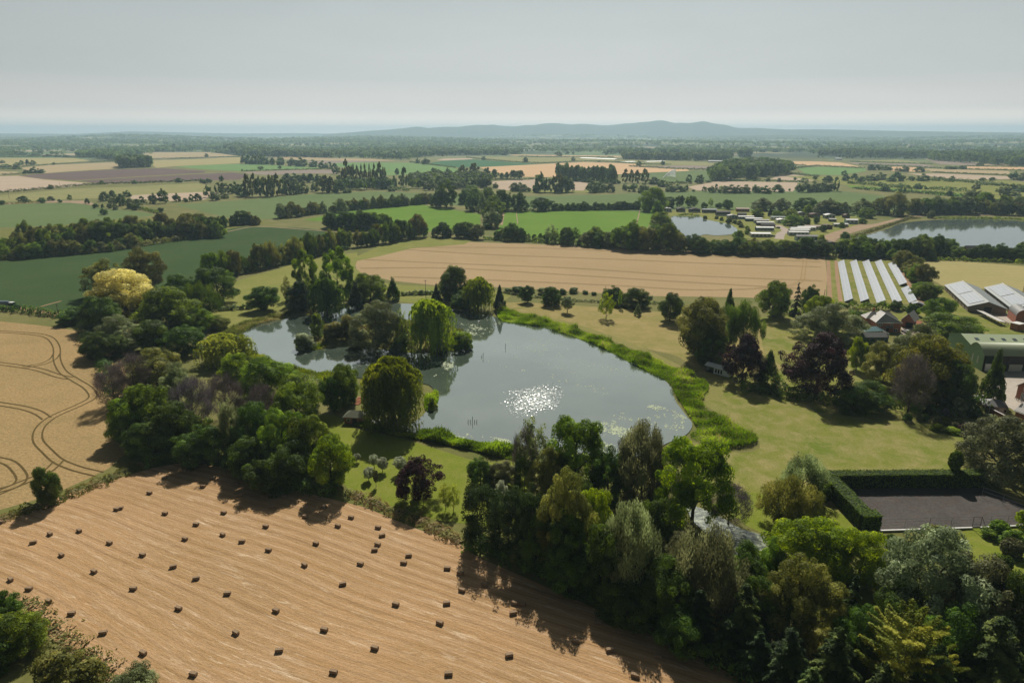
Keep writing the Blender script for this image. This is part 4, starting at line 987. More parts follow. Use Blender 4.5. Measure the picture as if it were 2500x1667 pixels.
for a in [
 ('poplar','leaf_dark',730,395,150,578,'broad poplar clump left of the hedge spur'), ('egg','leaf_dark',690,450,90,575,'dark tree left of the broad poplar clump'),
 ('egg','leaf_dark',660,490,90,575,'lower tree left of the broad poplar clump'), ('dome','leaf_green',900,425,150,18,'tallest rounded crown of the hedge spur'),
 ('dome','leaf_dark',850,455,100,16,'dark crown left in the hedge spur'), ('dome','leaf_dark',910,478,110,600,'dark tree in the front of the hedge spur'),
 ('dome','leaf_green',1010,445,110,16,'green crown right in the hedge spur'), ('dome','leaf_dark',1110,460,130,600,'dark broad tree right of the hedge spur'),
 ('dome','leaf_green',1050,500,130,612,'olive tree in the middle of the hedge spur'), ('fluffy','leaf_grey',975,490,60,610,'pale upright tree in the hedge spur'),
 ('fluffy','leaf_green',1050,545,120,660,'light green tree lower on the hedge spur'), ('fluffy','leaf_grey',1040,595,140,715,'grey-green willow at the tip of the hedge spur'),
 ('egg','leaf_dark',1225,480,110,602,'dark pointed tree right of the hedge spur'), ('round','leaf_dark',1375,512,140,600,'big dark round tree at the top of the vivid field'),
 ('shrub','leaf_dark',1005,690,60,728,'small bush below the grey-green willow'),
 ('dome','leaf_green',2140,440,200,600,'great rounded tree above the caravan lake'), ('dome','leaf_dark',2240,505,90,580,'dark tree right of the great rounded one'),
 ('dome','leaf_green',2170,535,80,640,'green tree at the corner of the vivid field'), ('dome','leaf_green',2190,610,130,720,'broad tree beside the caravan lake'),
 ('egg','leaf_dark',2320,495,60,575,'narrow dark tree near the first lodge'), ('dome','leaf_green',2150,690,90,760,'tree at the lower corner of the vivid field')]:
    T('B', *a)
row('B', '1450,600 1540,598 1640,598 1760,596 1850,596 1960,592 2040,590', 13, (5.5, 8), 1.0, ['dome', 'round'], ['leaf_dark'], 'along the top of the vivid green field', 'dark hedge tree')
for a in [
 ('egg','leaf_green',75,495,90,578,'tree behind the first lodge'), ('dome','leaf_dark',165,545,50,583,'dark bush behind the second lodge'), ('airy','leaf_green',208,515,40,575,'thin tree behind the third lodge'),
 ('round','leaf_dark',265,548,44,585,'small dark tree behind the fourth lodge'), ('round','leaf_dark',325,528,70,590,'dark round tree behind the lodges'),
 ('fluffy','leaf_grey',560,518,140,600,'wide grey-green willow behind the caravans'), ('fluffy','leaf_grey',690,520,110,600,'second grey-green willow behind the caravans'),
 ('dome','leaf_dark',850,510,130,605,'dark broad tree behind the caravans'), ('dome','leaf_green',530,585,90,640,'bright bush among the caravans'),
 ('fluffy','leaf_willow',755,590,100,650,'light green willow in the caravan park'), ('egg','leaf_willow',870,560,70,630,'pale green pointed tree in the caravan park'),
 ('dome','leaf_green',770,630,110,705,'big bush in the middle of the caravan park'), ('dome','leaf_dark',850,635,80,700,'dark bush in the middle of the caravan park'),
 ('fluffy','leaf_grey',1010,535,150,625,'row-end willow behind the grey lodges'), ('fluffy','leaf_grey',1240,525,140,625,'wind-swept willow right of the grey lodges'),
 ('dome','leaf_olive',1460,485,190,630,'tallest broad tree behind the right lake'), ('dome','leaf_green',1270,580,100,650,'bright bushy tree left of the lake path'),
 ('fluffy','leaf_olive',1360,520,110,625,'pale tree left of the tallest broad tree'),
 ('fluffy','leaf_grey',1715,597,50,652,'small willow on the lake bank path'), ('round','leaf_dark',1125,748,70,805,'dark round bush at the lake corner'),
 ('cone','leaf_conifer',615,580,40,640,'dark conifer among the caravans'), ('dome','leaf_green',660,600,60,655,'leafy bush among the caravans'),
 ('round','leaf_dark',930,640,44,690,'small dark tree by the grey lodges'), ('round','leaf_dark',978,698,44,745,'dark bush at the end of the white caravans'),
 ('dome','leaf_lime',965,765,50,815,'lime bush by the grey chalet'), ('dome','leaf_green',400,735,70,790,'light green bush on the lake spit'),
 ('dome','leaf_green',1105,680,44,718,'bush by the pale blue lodge'), ('dome','leaf_green',1245,650,50,690,'bush at the end of the lodges'),
 ('round','leaf_dark',332,655,34,690,'small round bush on the spit'), ('round','leaf_dark',378,668,22,692,'tiny round bush on the spit')]:
    T('C', *a)
row('C', '930,620 1060,622 1140,625', 5, (11, 14), .8, ['dome', 'fluffy'], ['leaf_grey', 'leaf_green'], 'behind the grey lodges', 'windblown tree', depth=4)
row('C', '1580,625 1700,620 1820,618 1960,618 2100,625 2250,630 2400,640', 20, (11, 15), .85, ['dome', 'fluffy', 'egg'], ['leaf_grey', 'leaf_olive', 'leaf_dark', 'leaf_green'], 'on the far side of the right lake', 'lakeside tree', depth=7)
row('C', '1950,590 2150,600 2400,610', 9, (12, 16), .85, ['dome', 'fluffy'], ['leaf_grey', 'leaf_olive', 'leaf_green'], 'behind the lakeside trees at right', 'tall tree', depth=8)
row('C', '140,655 260,660 300,672 400,690 430,720 460,745 440,770', 10, (2, 4), 1.1, ['shrub'], ['leaf_green', 'leaf_dark', 'leaf_olive'], 'on the bank of the caravan lake', 'waterside bush', name='shrub', cat='shrub', depth=2)
row('P', '1230,714 1290,716 1340,718 1400,716 1480,722 1560,726 1600,730', 12, (1.6, 3), 1.5, ['shrub'], ['leaf_grey', 'leaf_green', 'leaf_dark'], 'along the edge of the dry park', 'low bush', name='shrub', cat='shrub', depth=1)
# ---------------------------------------------- hedges
for a in [
 ('W','0,598 120,588 250,578 330,565 520,537',4,6,'leaf_olive','thick undergrowth at the foot of the left tree belt'),
 ('W','478,648 600,620 700,596 800,570',2.5,3,'leaf_dark','low growth under the slanting row of slender trees'),
 ('W','0,713 60,717 130,727 190,725',3.2,5,'leaf_dark','dark hedge in front of the tractor'),
 ('B','-80,722 60,735 250,732 330,722',3,4,'leaf_dark','hedge under the dark trees at the vivid field'),
 ('B','980,798 1180,808 1420,820 1660,838 1900,852 2200,872 2352,882',3.2,6,'leaf_green','rough hedge between the wheat and the vivid green field'),
 ('C','0,882 250,890 600,902 1040,908',4,7,'leaf_dark','thick hedge between the wheat and the caravans'),
 ('C','1040,908 1300,915 1470,925 1700,910 1880,925 2300,935 2500,940',3.2,5,'leaf_green','hedge south of the right lake'),
 ('B','10,602 330,577 640,548',3,4,'leaf_grey','hedge under the willow row'),
 ('B','1130,602 1450,602 2050,594',2,3,'leaf_dark','low hedge at the top of the vivid field'),
 ('F','1010,415 1150,425 1300,432 1560,440',3.2,3,'leaf_green','clipped hedge behind the brick house'),
 ('F','600,480 830,455',2,3,'leaf_green','low hedge under the park trees'),
 ('E','1100,320 1250,345 1500,370 1700,385 2000,395 2352,400',1.2,2,'leaf_grey','low grey-green hedge along the dry park'),
 ('E','420,340 520,335 640,330',2,3,'leaf_grey','clipped grey hedge left of the far cypress'),
 ('D','1500,445 1620,435 1730,430',2,3,'leaf_grey','grey hedge below the lone round meadow tree'),
 ('F','1090,670 1200,690 1310,690',2.5,3,'leaf_dark','hedge in the garden below the brick house'),
 ('F','1150,490 1290,500',4.5,6,'leaf_dark','dark hedge left of the brick house'),
 ('C','1160,790 1300,745 1440,700 1560,660 1640,655',2.2,4,'reed_dull','reedy hedge along the lake bank path'),
 ('C','1750,655 1900,655 2100,657 2352,665 2500,668',2,4,'leaf_green','green fringe on the far bank of the right lake'),
 ('C','-10,635 60,632 130,640',2.2,4,'reed','bright reeds on the far bank of the caravan lake'),
 ('F','1600,95 1900,103 2100,110 2352,120',2.2,3,'leaf_green','hedge along the top of the hay meadow'),
 ('1','-200,735 0,712 500,672 800,642 1150,617 1600,602 2000,587 2352,572',3.6,4,'leaf_dark','long dark hedge below the ploughed field'),
 ('1','0,440 120,442 250,442',3.5,5,'leaf_far','first hedge on the far left'),('1','240,412 600,387 1000,362 1330,347',3,4,'leaf_far','thin hedge between the two ochre fields'),
 ('1','-100,302 300,303 600,295 850,307 930,308',5,8,'leaf_far','thick hedge above the ochre field'),('1','-100,508 0,505 150,500 260,490',2.5,4,'leaf_far','hedge above the pink field'),
 ('2','430,466 900,452 1350,441',3,4,'leaf_far','hedge with two round trees below the green field'),('2','-600,325 0,306 420,297',3,5,'leaf_far','far hedge above the tan field'),
 ('2','0,235 240,262 400,288',3,4,'leaf_far','hedge running down to the tan field'),
 ('3','0,547 200,574 530,614',3.5,5,'leaf_far','hedge beside the dark teal field'),('3','650,492 900,522 1300,552 1600,557 2000,537 2352,547 2650,567 3000,577',3,5,'leaf_far','hedge above the big orange field'),
 ('3','1250,484 1800,489 2352,494',4,6,'leaf_far','hedge below the farthest pink strip'),('3','0,680 250,692 500,702',3,4,'leaf_far','hedge left of the tall airy trees'),('3','980,747 1300,750 1430,744',3,4,'leaf_far','hedge under the line of field oaks'),
 ('4','170,597 700,627 1130,637',4,5,'leaf_far','hedge under the grey ploughed strip'),('4','600,797 820,797',5,6,'leaf_far','hedge below the sprinkler field'),
 ('4','1300,767 1700,767 2150,777',3,4,'leaf_far','hedge below the big wood'),('4','1700,562 1960,577',3,4,'leaf_far','left piece of the hedge under the orange strip'),('4','1980,579 2200,585',3,4,'leaf_far','right piece of the hedge under the orange strip'),
 ('4','2000,632 2150,612 2352,592',4,6,'leaf_far','hedge climbing to the right of the big wood'),('4','2030,680 2200,702 2352,717',4,5,'leaf_far','hedge sloping down right of the big wood'),
 ('5','0,407 520,434',4,5,'leaf_far','hedge above the right green field'),('5','450,387 1000,414 1400,434',4,5,'leaf_far','hedge above the three field trees'),('5','350,354 1300,382',3,5,'leaf_far','long far hedge on the right'),
 ('5','1650,407 2352,417 2600,420',3,5,'leaf_far','upper hedge at the far right'),('5','1420,437 2352,457 2600,460',3,5,'leaf_far','second hedge at the far right'),('5','1300,477 1600,492 2200,512',3,5,'leaf_far','third hedge at the far right'),
 ('5','1550,575 2100,635',5,8,'leaf_dark','bushy hedge sloping down at the right'),('5','1280,572 1560,588',6,10,'leaf_dark','thicket left of the round field tree'),('5','1850,620 2352,645 2600,650',4,6,'leaf_dark','lower hedge at the far right'),
 ('5','320,605 700,635 1000,662 1300,675 1700,705',5.5,8,'leaf_dark','upper bushy hedge of the narrow bright field'),('5','400,665 700,692 1150,718 1500,748 1700,765',4.5,7,'leaf_dark','lower bushy hedge of the narrow bright field'),
 ('1','0,842 200,835 500,815',1.5,3,'leaf_olive','thin hedge above the striped green field'),('A','960,590 1020,605 1080,620',3,5,'leaf_green','short clipped hedge at the tip of the striped field'),
 ('2','1500,590 1700,620 2100,670 2352,690',5,8,'leaf_dark','dark scrub under the poplar row'),
]: hedge(*a, leaf=.55 if a[3] < 3 and a[0] in 'EF' else (.7 if a[0] in 'WBCF' else 1.4), dens=1.0)

# ---------------------------------------------- single trees in the middle distance
FT = [('1', [(585,615,665,70,0),(1170,570,610,60,0),(1545,565,605,70,0),(2055,540,590,100,0),(268,740,820,140,1),(485,768,825,90,1),(585,752,800,90,2),(690,780,822,50,1),(803,725,795,50,3),(1003,775,835,55,0),(35,790,845,70,1),
 (1205,700,805,110,2),(1300,685,790,100,2),(1305,750,835,110,2),(1462,685,755,80,0),(1400,725,860,100,0),(1570,775,850,90,1),(1500,780,890,130,2),(1580,820,905,110,1),(1645,745,840,80,3),(1765,715,835,100,2),(1880,660,830,130,3),(2040,715,810,80,0),(2130,770,815,70,1),(2200,725,810,60,3),(2270,720,800,80,0),
 (1105,825,885,80,1),(1180,840,885,40,1),(1257,830,890,60,1),(1325,840,905,80,2),(1840,875,935,90,1),(1195,885,960,100,0),(2320,545,600,60,0),
 (25,335,370,60,0),(250,335,390,60,0),(320,330,390,50,0),(380,335,390,70,0),(200,360,400,90,0),(60,380,420,120,0),(190,390,440,90,0),(400,415,485,90,0),(480,440,485,90,1),(300,440,490,70,1),(350,445,488,60,1),
 (840,190,235,40,0),(470,205,245,70,0),(620,360,388,45,0),(400,255,295,110,0),(540,262,297,90,0),(650,268,300,80,0),(760,275,303,80,0),(2005,150,222,60,0)]),
 ('2', [(455,280,378,90,0),(510,275,380,90,0),(570,270,382,100,0),(630,275,383,90,0),(690,278,385,90,0),(780,312,390,70,0),(870,295,392,110,0),(1000,310,402,110,0),(1110,310,408,120,0),(1250,335,415,90,0),(1355,345,430,90,0),(1430,352,440,80,3),(1510,365,495,90,3),(640,408,448,80,4),(860,400,443,45,4),
 (430,435,465,20,3),(140,200,250,45,0),(262,218,265,60,0),(380,232,280,60,0),(20,258,298,50,0),(1640,340,640,120,5),(1710,370,640,60,5),(1762,385,640,45,5),(1805,395,640,40,5),(1850,385,640,45,5),(1900,390,640,45,5),(1952,382,640,50,5),(2010,370,640,90,5),(2065,400,640,60,5),
 (430,620,750,130,0),(500,505,750,110,5),(570,500,755,110,5),(640,515,755,110,3),(700,520,750,100,5),(770,490,750,110,5),(830,500,745,110,5),(900,540,735,110,3),(960,555,730,120,2),(1050,555,725,130,2),(1140,575,715,120,2),(1260,595,692,100,2),(1340,540,705,110,5),(1400,500,708,120,5),(1460,530,708,100,5),(1550,560,710,140,0),(1640,650,712,90,2),(2145,625,692,100,2),
 (950,490,590,110,0),(1040,490,590,110,0),(1130,488,590,110,0),(1220,492,590,110,0),(1310,495,600,110,0),(1540,505,640,100,0),
 (120,695,795,130,2),(230,710,775,90,2),(40,615,762,90,3),(150,590,705,90,3),(225,590,722,110,3),(300,600,720,80,3),(360,590,712,90,0),(30,540,602,90,0),(195,510,578,60,0),(400,640,720,60,0),
 (2210,430,500,50,0),(2280,405,640,100,3),(2180,520,640,70,0)]),
 ('3', [(280,605,725,75,3),(440,608,725,75,3),(610,575,720,110,5),(740,550,722,120,5),(885,605,745,90,0),(200,770,870,95,2),(285,772,868,85,2),(555,765,855,90,2),(640,780,850,60,2),(985,635,745,90,4),(1065,675,745,60,4),(1115,665,745,60,4),(1200,645,747,90,4),(1262,643,750,110,4),
 (1205,785,880,140,2),(1275,785,882,120,2),(1350,820,886,90,2),(985,785,842,70,2),(1500,650,890,130,3),(1455,760,890,90,0),(1560,720,892,100,3),(1640,700,892,110,3),(1700,670,895,120,5),(1775,710,892,140,0),(1840,730,888,110,2),
 (2100,765,895,130,2),(2165,760,890,120,2),(2235,790,885,90,2),(2300,790,892,100,2),(95,500,560,50,0),(180,500,572,90,0),(850,478,522,60,0),(1330,492,550,75,0),(1880,483,530,50,0),(95,645,680,50,0),(1718,418,475,60,0),(1810,415,455,45,0),(1880,425,455,30,0),(1090,415,470,80,0),(2180,525,545,50,1),(1690,420,455,50,0),(2230,420,450,40,0),(2260,425,465,40,0)]),
 ('4', [(280,530,590,75,0),(555,525,580,55,0),(855,685,790,80,3),(975,688,790,100,0),(1070,750,782,90,1),(120,630,785,80,5),(195,640,785,75,5),(260,630,785,65,5),(350,630,785,110,5),(15,650,780,50,5),(460,720,800,150,0),(560,750,830,120,0),(115,790,870,70,2),(220,780,882,130,1),(330,790,900,140,2),(640,800,885,130,2),(740,795,885,150,2),(825,805,878,60,0),(1030,820,886,60,3),(1120,820,896,90,2),(1165,790,892,40,3),
 (1240,815,900,120,2),(1330,808,902,130,2),(1410,815,902,100,2),(1500,810,902,130,2),(1620,805,897,110,2),(1730,820,905,120,0),(1870,805,892,130,2),(1930,850,896,60,1),(2010,850,885,30,4),(1610,695,757,60,4),(1765,725,770,60,0),(1890,725,775,50,0),(2075,720,762,40,4),(2180,725,780,100,2),(2305,705,757,60,4),(2120,790,890,110,2),(2200,765,890,130,2),(2290,770,888,120,2),(2380,765,885,110,2),(910,860,885,40,1)]),
 ('5', [(590,385,450,90,0),(660,390,450,80,0),(765,395,450,120,0),(885,422,458,40,0),(970,400,467,110,0),(1145,412,473,100,0),(1480,395,440,110,1),(1560,398,440,90,1),(1640,395,440,90,0),(1845,358,403,70,0),(285,450,520,70,3),(1520,515,567,60,0),(2250,465,562,120,0),(2335,470,572,110,2),
 (100,515,592,120,0),(190,520,690,80,3),(300,505,572,90,0),(400,490,562,80,0),(480,525,587,110,1),(600,500,572,130,0),(700,480,562,110,2),(820,520,582,110,1),(880,470,577,110,0),(960,505,575,80,1),(1050,512,572,90,1),(1190,495,577,130,0),(1320,515,560,50,3),(1385,525,560,60,1),
 (60,580,690,110,2),(120,610,690,90,2),(750,620,692,120,0),(955,620,712,80,3),(1500,670,747,70,0),(1775,650,777,120,2),(1800,600,665,80,2),(2120,640,742,120,2),(2230,680,747,130,2),(2200,605,690,110,0),(1130,600,667,100,0),(1900,700,752,50,0),(700,585,640,50,3),(920,595,650,50,3),(1870,530,575,80,1),(1990,525,572,80,1),(1950,740,782,80,1),(2080,640,700,100,0),(2320,640,700,120,0)])]
KINDS = {0: ('far_round', 'leaf_far', 'dark rounded'), 1: ('far_shrub', 'leaf_far', 'low bushy'), 2: ('far_round', 'leaf_grey', 'pale willowy'), 3: ('far_tall', 'leaf_far', 'tall'), 4: ('far_standard', 'leaf_far', 'bare-stemmed round'), 5: ('far_poplar', 'leaf_olive', 'slim upright')}
cells = {}
for tl, L in FT:
    for (cx, top, base, w_, k) in L:
        X_, Yb = px(tl, cx, base); key = (min(int(X_//250), 9), int(Yb < 425), k)
        cells.setdefault(key, []).append((X_, tl, cx, top, base, w_, k))
XN = ['the left edge', 'the dark plough land', 'the small farm with white roofs', 'the far green fields', 'the dark teal field', 'the big orange field', 'the water spray', 'the big rounded wood', 'the right green field', 'the right edge', 'the right edge']
for key, L in cells.items():
    L.sort()
    for i, (X_, tl, cx, top, base, w_, k) in enumerate(L):
        sh, m, adj = KINDS[k]; band = 'far plain' if key[1] else 'middle distance'
        o = 'only' if len(L) == 1 else ordinal(i)
        lab = f'{o} {adj} tree' + ('' if len(L) == 1 else ' from the left') + f' near {XN[key[0]]}, {band}'
        t_ = T(tl, sh, m, cx, top, w_, base, lab, name='field_tree', cat='tree'); t_['group'] = f'{adj} trees near {XN[key[0]]}, {band}'
row('3', '1690,745 1900,760 2100,775 2352,790', 20, (20, 22), .36, ['far_standard'], ['leaf_far'], 'in front of the planted grove', 'planted tree', name='planted_tree', jit=.05, depth=3)
row('3', '1690,722 1900,735 2100,748 2352,762', 20, (20, 22), .36, ['far_standard'], ['leaf_far'], 'at the back of the planted grove', 'planted tree', name='planted_tree', jit=.05, depth=3)
row('3', '1800,755 2050,780 2352,800', 10, (6, 8), 1.0, ['far_shrub'], ['leaf_far'], 'under the planted grove', 'dark bush', name='shrub', cat='shrub', depth=4)

# ---------------------------------------------- woods too dense to tell trees apart
for tl, s, sp, h, m, lab in [
 ('1','890,300 1340,338 1620,262 1800,243 2010,218 1990,205 1600,235 1100,262 900,275',17,(24,28),'leaf_far','long plantation on the far left rise'),
 ('1','1380,430 1740,415 1690,395 1400,400',16,(32,40),'leaf_far','dark clump of old trees above the plough land'),
 ('2','430,288 650,262 1500,280 1560,315 1250,306 800,298',18,(26,33),'leaf_far','long dark wood behind the green fields'),
 ('2','230,215 430,215 760,230 740,262 560,275 430,285 250,232',22,(30,42),'leaf_far','tall wood behind the white-roofed farm'),
 ('2','1560,300 1900,318 2352,335 2500,300 2352,230 1700,240 1500,260',26,(18,30),'leaf_far','wooded village in the middle far distance'),
 ('2','-300,235 0,222 230,225 240,212 0,208 -300,215',20,(20,28),'leaf_far','tree screen behind the small white farm'),
 ('2','1600,600 2120,625 2140,680 1720,682 1560,650',13,(14,18),'leaf_dark','dark copse beneath the poplar row'),
 ('3','0,500 0,420 250,400 560,420 540,475 300,482',26,(20,30),'leaf_far','wood left of the dark teal field'),
 ('3','550,464 600,440 1050,435 1290,440 1290,452 1050,468',20,(24,30),'leaf_far','straight-edged wood beyond the teal field'),
 ('3','0,760 300,725 800,722 950,775 930,838 700,850 330,852 0,850',13,(15,20),'leaf_dark','dark copse below the tall airy trees'),
 ('3','1720,760 2352,800 2450,800 2352,770 1720,742',12,(7,10),'leaf_dark','thicket floor of the planted grove'),
 ('4','95,517 1300,537 1350,510 1280,492 100,497',17,(24,30),'leaf_far','long straight plantation in the far plain'),
 ('4','1440,488 1552,488 1550,470 1430,472',18,(34,42),'leaf_far','small tall wood right of the plantation'),
 ('4','1110,768 1500,758 1950,692 2040,682 1950,640 1700,590 1400,600 1200,660',16,(25,34),'leaf_far','big rounded wood standing in the fields'),
 ('4','-100,455 400,460 1400,470 1400,440 -100,430',30,(22,30),'leaf_far','wood belt behind the long plantation'),
 ('5','1250,335 1400,350 1900,385 2352,410 2900,420 2900,330 1900,290 1300,295',22,(24,34),'leaf_far','broad woods at the far right'),
 ('5','0,285 600,300 1250,312 1300,290 600,275 0,262',22,(24,32),'leaf_far','tree belt beyond the right fields'),
 ('5','-100,310 300,318 800,322 1200,340 1000,318 400,308',30,(12,18),'leaf_far','scattered scrub beyond the right fields'),
]: woodpoly(tl, s, sp*1.0, h, m, lab, wr=.9)
# the wooded plain out to the hills
rs = np.random.RandomState(3); n = 90000
r_ = 3700*np.exp(rs.rand(n)*math.log(12800/3700)); a_ = rs.uniform(-.72, .72, n); x = r_*np.sin(a_); y = r_*np.cos(a_)
m_ = vnoise(x/420, y/300, 21)+.7*vnoise(x/150, y/110, 22)+.25*rs.randn(n)
keep = (m_ > .95) | (np.abs(vnoise(x/260, y/200, 31)) < .05) | (np.abs(vnoise(x/330, y/230, 33)) < .05)
vill = [(5, 1005, 172), (5, 1055, 190), (5, 1080, 195), (5, 955, 205), (5, 1160, 190), (5, 1240, 232), (5, 1290, 210), (5, 1355, 230), (5, 1400, 215), (5, 1480, 225), (5, 1540, 218), (5, 1600, 225), (5, 1660, 222), (5, 1720, 215), (5, 2070, 110), (5, 2150, 175), (5, 2100, 200), (5, 2240, 190), (5, 2030, 190), (5, 2300, 175),
        (4, 770, 292), (4, 1020, 325), (4, 1090, 335), (4, 1210, 340), (4, 1372, 322), (4, 1480, 328), (4, 1640, 350), (4, 375, 365), (3, 1720, 350), (3, 1500, 335), (3, 1520, 360), (3, 280, 445), (2, 1960, 245), (2, 2000, 250)]
vill.sort(key=lambda a: px(str(a[0]), a[1], 0)[0])
for tl, vx, vy in vill:      # clearings where the village houses show
    g_ = G(str(tl), vx, vy+3); d_ = math.hypot(g_.x, g_.y); u_ = (x*g_.x+y*g_.y)/d_; v_ = np.abs(x*g_.y-y*g_.x)/d_
    keep &= ~((v_ < 32) & (u_ < d_+25) & (u_ > d_-420))
x, y, r_ = x[keep], y[keep], r_[keep]
k1 = r_ < 7000
wood(x[k1], y[k1], (15, 24), 'leaf_far', 'woods and hedges scattered over the hazy plain', q=20, name='distant_woodland', wr=1.3)
wood(x[~k1], y[~k1], (20, 32), 'leaf_far', 'farthest woods melting into the haze below the hills', q=12, name='distant_woodland', wr=2.2)

# ---------------------------------------------- hills on the horizon
def hill(name, prof, D, depth, label, m='hill_grass', seed=1):
    xs = np.array([p[0] for p in prof])/.9408; ys = np.array([p[1] for p in prof])/.9408
    U = np.linspace(xs[0], xs[-1], 400); Yp = np.interp(U, xs, ys)
    Yp = np.convolve(np.pad(Yp, 1, 'edge'), np.ones(3)/3, 'valid')
    rows_ = np.linspace(-1, 1, 29); V = []
    for v in rows_:
        for u, yp in zip(U, Yp):
            d = ray(u, yp); s_ = D/math.hypot(d.x, d.y); H = max(CAM_H+d.z*s_, 0)
            bell = (1-v*v)**1.3
            sp = 1-.25*abs(vnoise(u/22.0, v*2.5, seed))*(1-bell)*2
            q_ = (D+v*depth)/D
            V.append((d.x*s_*q_, d.y*s_*q_, H*bell*sp*(1 if v <= 0 else .96)-1))
    nU = len(U); F_ = [(r*nU+c, r*nU+c+1, (r+1)*nU+c+1, (r+1)*nU+c) for r in range(28) for c in range(nU-1)]
    return tag(mobj(name, V, F_, MATS[m], None, True), label, 'hills', kind='structure')
PROF = [(740*1.063, 327.5), (800*1.063, 324), (850*1.063, 319.5), (945, 317)]+[px('3', *p) for p in [(0, 150), (60, 139), (130, 140), (210, 156), (300, 148), (380, 142), (450, 141), (560, 143), (640, 132), (760, 120), (850, 118), (900, 122), (960, 112), (1010, 124), (1100, 132), (1230, 136), (1300, 124), (1350, 119), (1440, 124), (1500, 106), (1640, 97), (1740, 103), (1850, 115), (1960, 106), (2060, 110), (2180, 122), (2260, 126)]]+[
 px('4', *p) for p in [(0, 117), (100, 105), (200, 100), (300, 88), (340, 83), (400, 83), (470, 69), (540, 65), (590, 72), (660, 93), (710, 99), (770, 92), (850, 99), (910, 92), (1000, 75), (1060, 82), (1150, 105), (1300, 120), (1380, 150), (1450, 155), (1650, 154), (1800, 162), (2000, 172), (2352, 168)]]+[(2200, 320), (2400, 323), (2700, 326)]
hill('hills', [(a*.9408, b*.9408) for a, b in PROF], 14000, 1500, 'long blue ridge of hills on the horizon')
hill('hills', [(-100,306),(60,307),(170,308),(300,302),(360,303),(440,305),(560,307),(700,306),(760,308)], 17500, 1800, 'faint low hills on the left horizon', seed=4)
hill('hills', [(-100,318),(60,314),(130,319),(230,311),(300,312),(380,319)], 11000, 800, 'low nearer ridge on the left', seed=5)
hill('hills', [(1400,318),(1560,313),(1800,310),(1960,314),(2100,318)], 10500, 800, 'low wooded rise below the blue ridge', seed=6)
# ---------------------------------------------- undergrowth of the near woods
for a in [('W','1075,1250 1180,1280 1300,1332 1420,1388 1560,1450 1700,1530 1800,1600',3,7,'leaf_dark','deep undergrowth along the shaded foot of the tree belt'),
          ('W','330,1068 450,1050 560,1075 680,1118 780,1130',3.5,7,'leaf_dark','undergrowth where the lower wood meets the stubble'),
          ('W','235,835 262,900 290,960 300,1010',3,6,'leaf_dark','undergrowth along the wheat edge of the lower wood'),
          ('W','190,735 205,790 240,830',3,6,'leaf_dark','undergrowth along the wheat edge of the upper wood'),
          ('W','1700,895 1800,905 1900,918 2020,925 2080,935',3.5,9,'leaf_dark','dark shrubbery beneath the copper beech'),
          ('W','2090,940 2180,950 2260,935',3,8,'leaf_dark','dark shrubbery beneath the golden crown'),
          ('W','560,830 620,850 700,880 740,900',3,6,'leaf_green','shrubs between lower wood and lake')]:
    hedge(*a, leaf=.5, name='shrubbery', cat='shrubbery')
hedge('W', '0,1195 60,1172 130,1150 240,1105 330,1068', 1.0, 5, 'reed_dull', 'rough grassy strip between wheat and stubble', leaf=.4, name='grass_strip', cat='grass', kind='stuff')
hedge('W', '800,1130 900,1175 970,1200 1060,1250', 1.0, 4, 'dry_grass', 'tall dry grass along the stubble edge below the lawn', leaf=.35, name='grass_strip', cat='grass', kind='stuff')
hedge('W', '240,1600 180,1530 110,1470 20,1390', 1.3, 8, 'reed_dull', 'weedy strip in the bottom left corner', leaf=.4, name='grass_strip', cat='grass', kind='stuff')
# ---------------------------------------------- reeds and lilies
bed('W', '1150,712 1200,722 1300,748 1400,785 1500,825 1600,868 1628,888 1612,925 1645,955 1700,985 1742,1012 1700,1028 1640,1024 1585,1005 1600,985 1575,945 1550,905 1535,880 1480,852 1370,795 1300,770 1230,750 1150,738', 42000, 1.2, 'reed', 'wide bright green reed bed along the right shore', blade=.7, wid=.13)
bed('W', '1150,712 1200,722 1300,748 1400,785 1500,825 1600,868 1628,888 1612,925 1645,955 1700,985 1742,1012 1700,1028 1640,1024 1585,1005 1600,985 1575,945 1550,905 1535,880 1480,852 1370,795 1300,770 1230,750', 5000, 1.5, 'reed_dull', 'duller taller stems standing through the right reed bed', blade=1.0, wid=.09, clumpy=1.1)
bed('W', '500,775 560,742 640,725 720,708 720,722 660,733 600,745 560,765 530,785', 7000, 1.1, 'reed_dull', 'reed fringe on the upper left shore', blade=.6)
bed('W', '570,805 650,838 740,858 800,868 800,880 700,868 630,850 570,825', 6000, .9, 'reed', 'reed fringe on the left shore', blade=.6)
bed('W', '815,978 900,1000 1000,1018 1100,1040 1180,1058 1175,1048 1100,1030 1000,1008 900,990 830,968', 9000, .9, 'reed', 'low bright reeds beside the lawn bank', blade=.6)
bed('W', '965,992 1060,1008 1130,1024 1190,1038 1190,1056 1120,1044 1040,1025 970,1010', 9000, 1.7, 'leaf_green', 'dark green bank of sedge at the lower shore', name='sedge', blade=.8, cat='sedge')
bed('W', '1185,1020 1240,1035 1330,1048 1400,1050 1400,1062 1320,1062 1240,1052 1185,1040', 2600, 1.3, 'reed_dull', 'thin reeds standing in the water at the lower shore', blade=1.0, wid=.06)
bed('W', '980,915 1004,905 1006,925 985,945 975,935', 1500, 1.3, 'reed', 'reed clump at the foot of the huge willow', blade=.7)
bed('W', '680,800 700,780 760,774 800,765 850,745 930,738 1000,742 1050,757 1078,775 1076,792 1040,805 960,811 900,807 850,797 780,797 720,805', 15000, .8, 'reed_dull', 'reeds and rough growth covering the island', blade=.6, z=.28)
bed('W', '1040,770 1078,772 1080,790 1045,806 1015,808', 3500, 1.5, 'reed', 'bright reeds at the right tip of the island', blade=.8, z=.28)
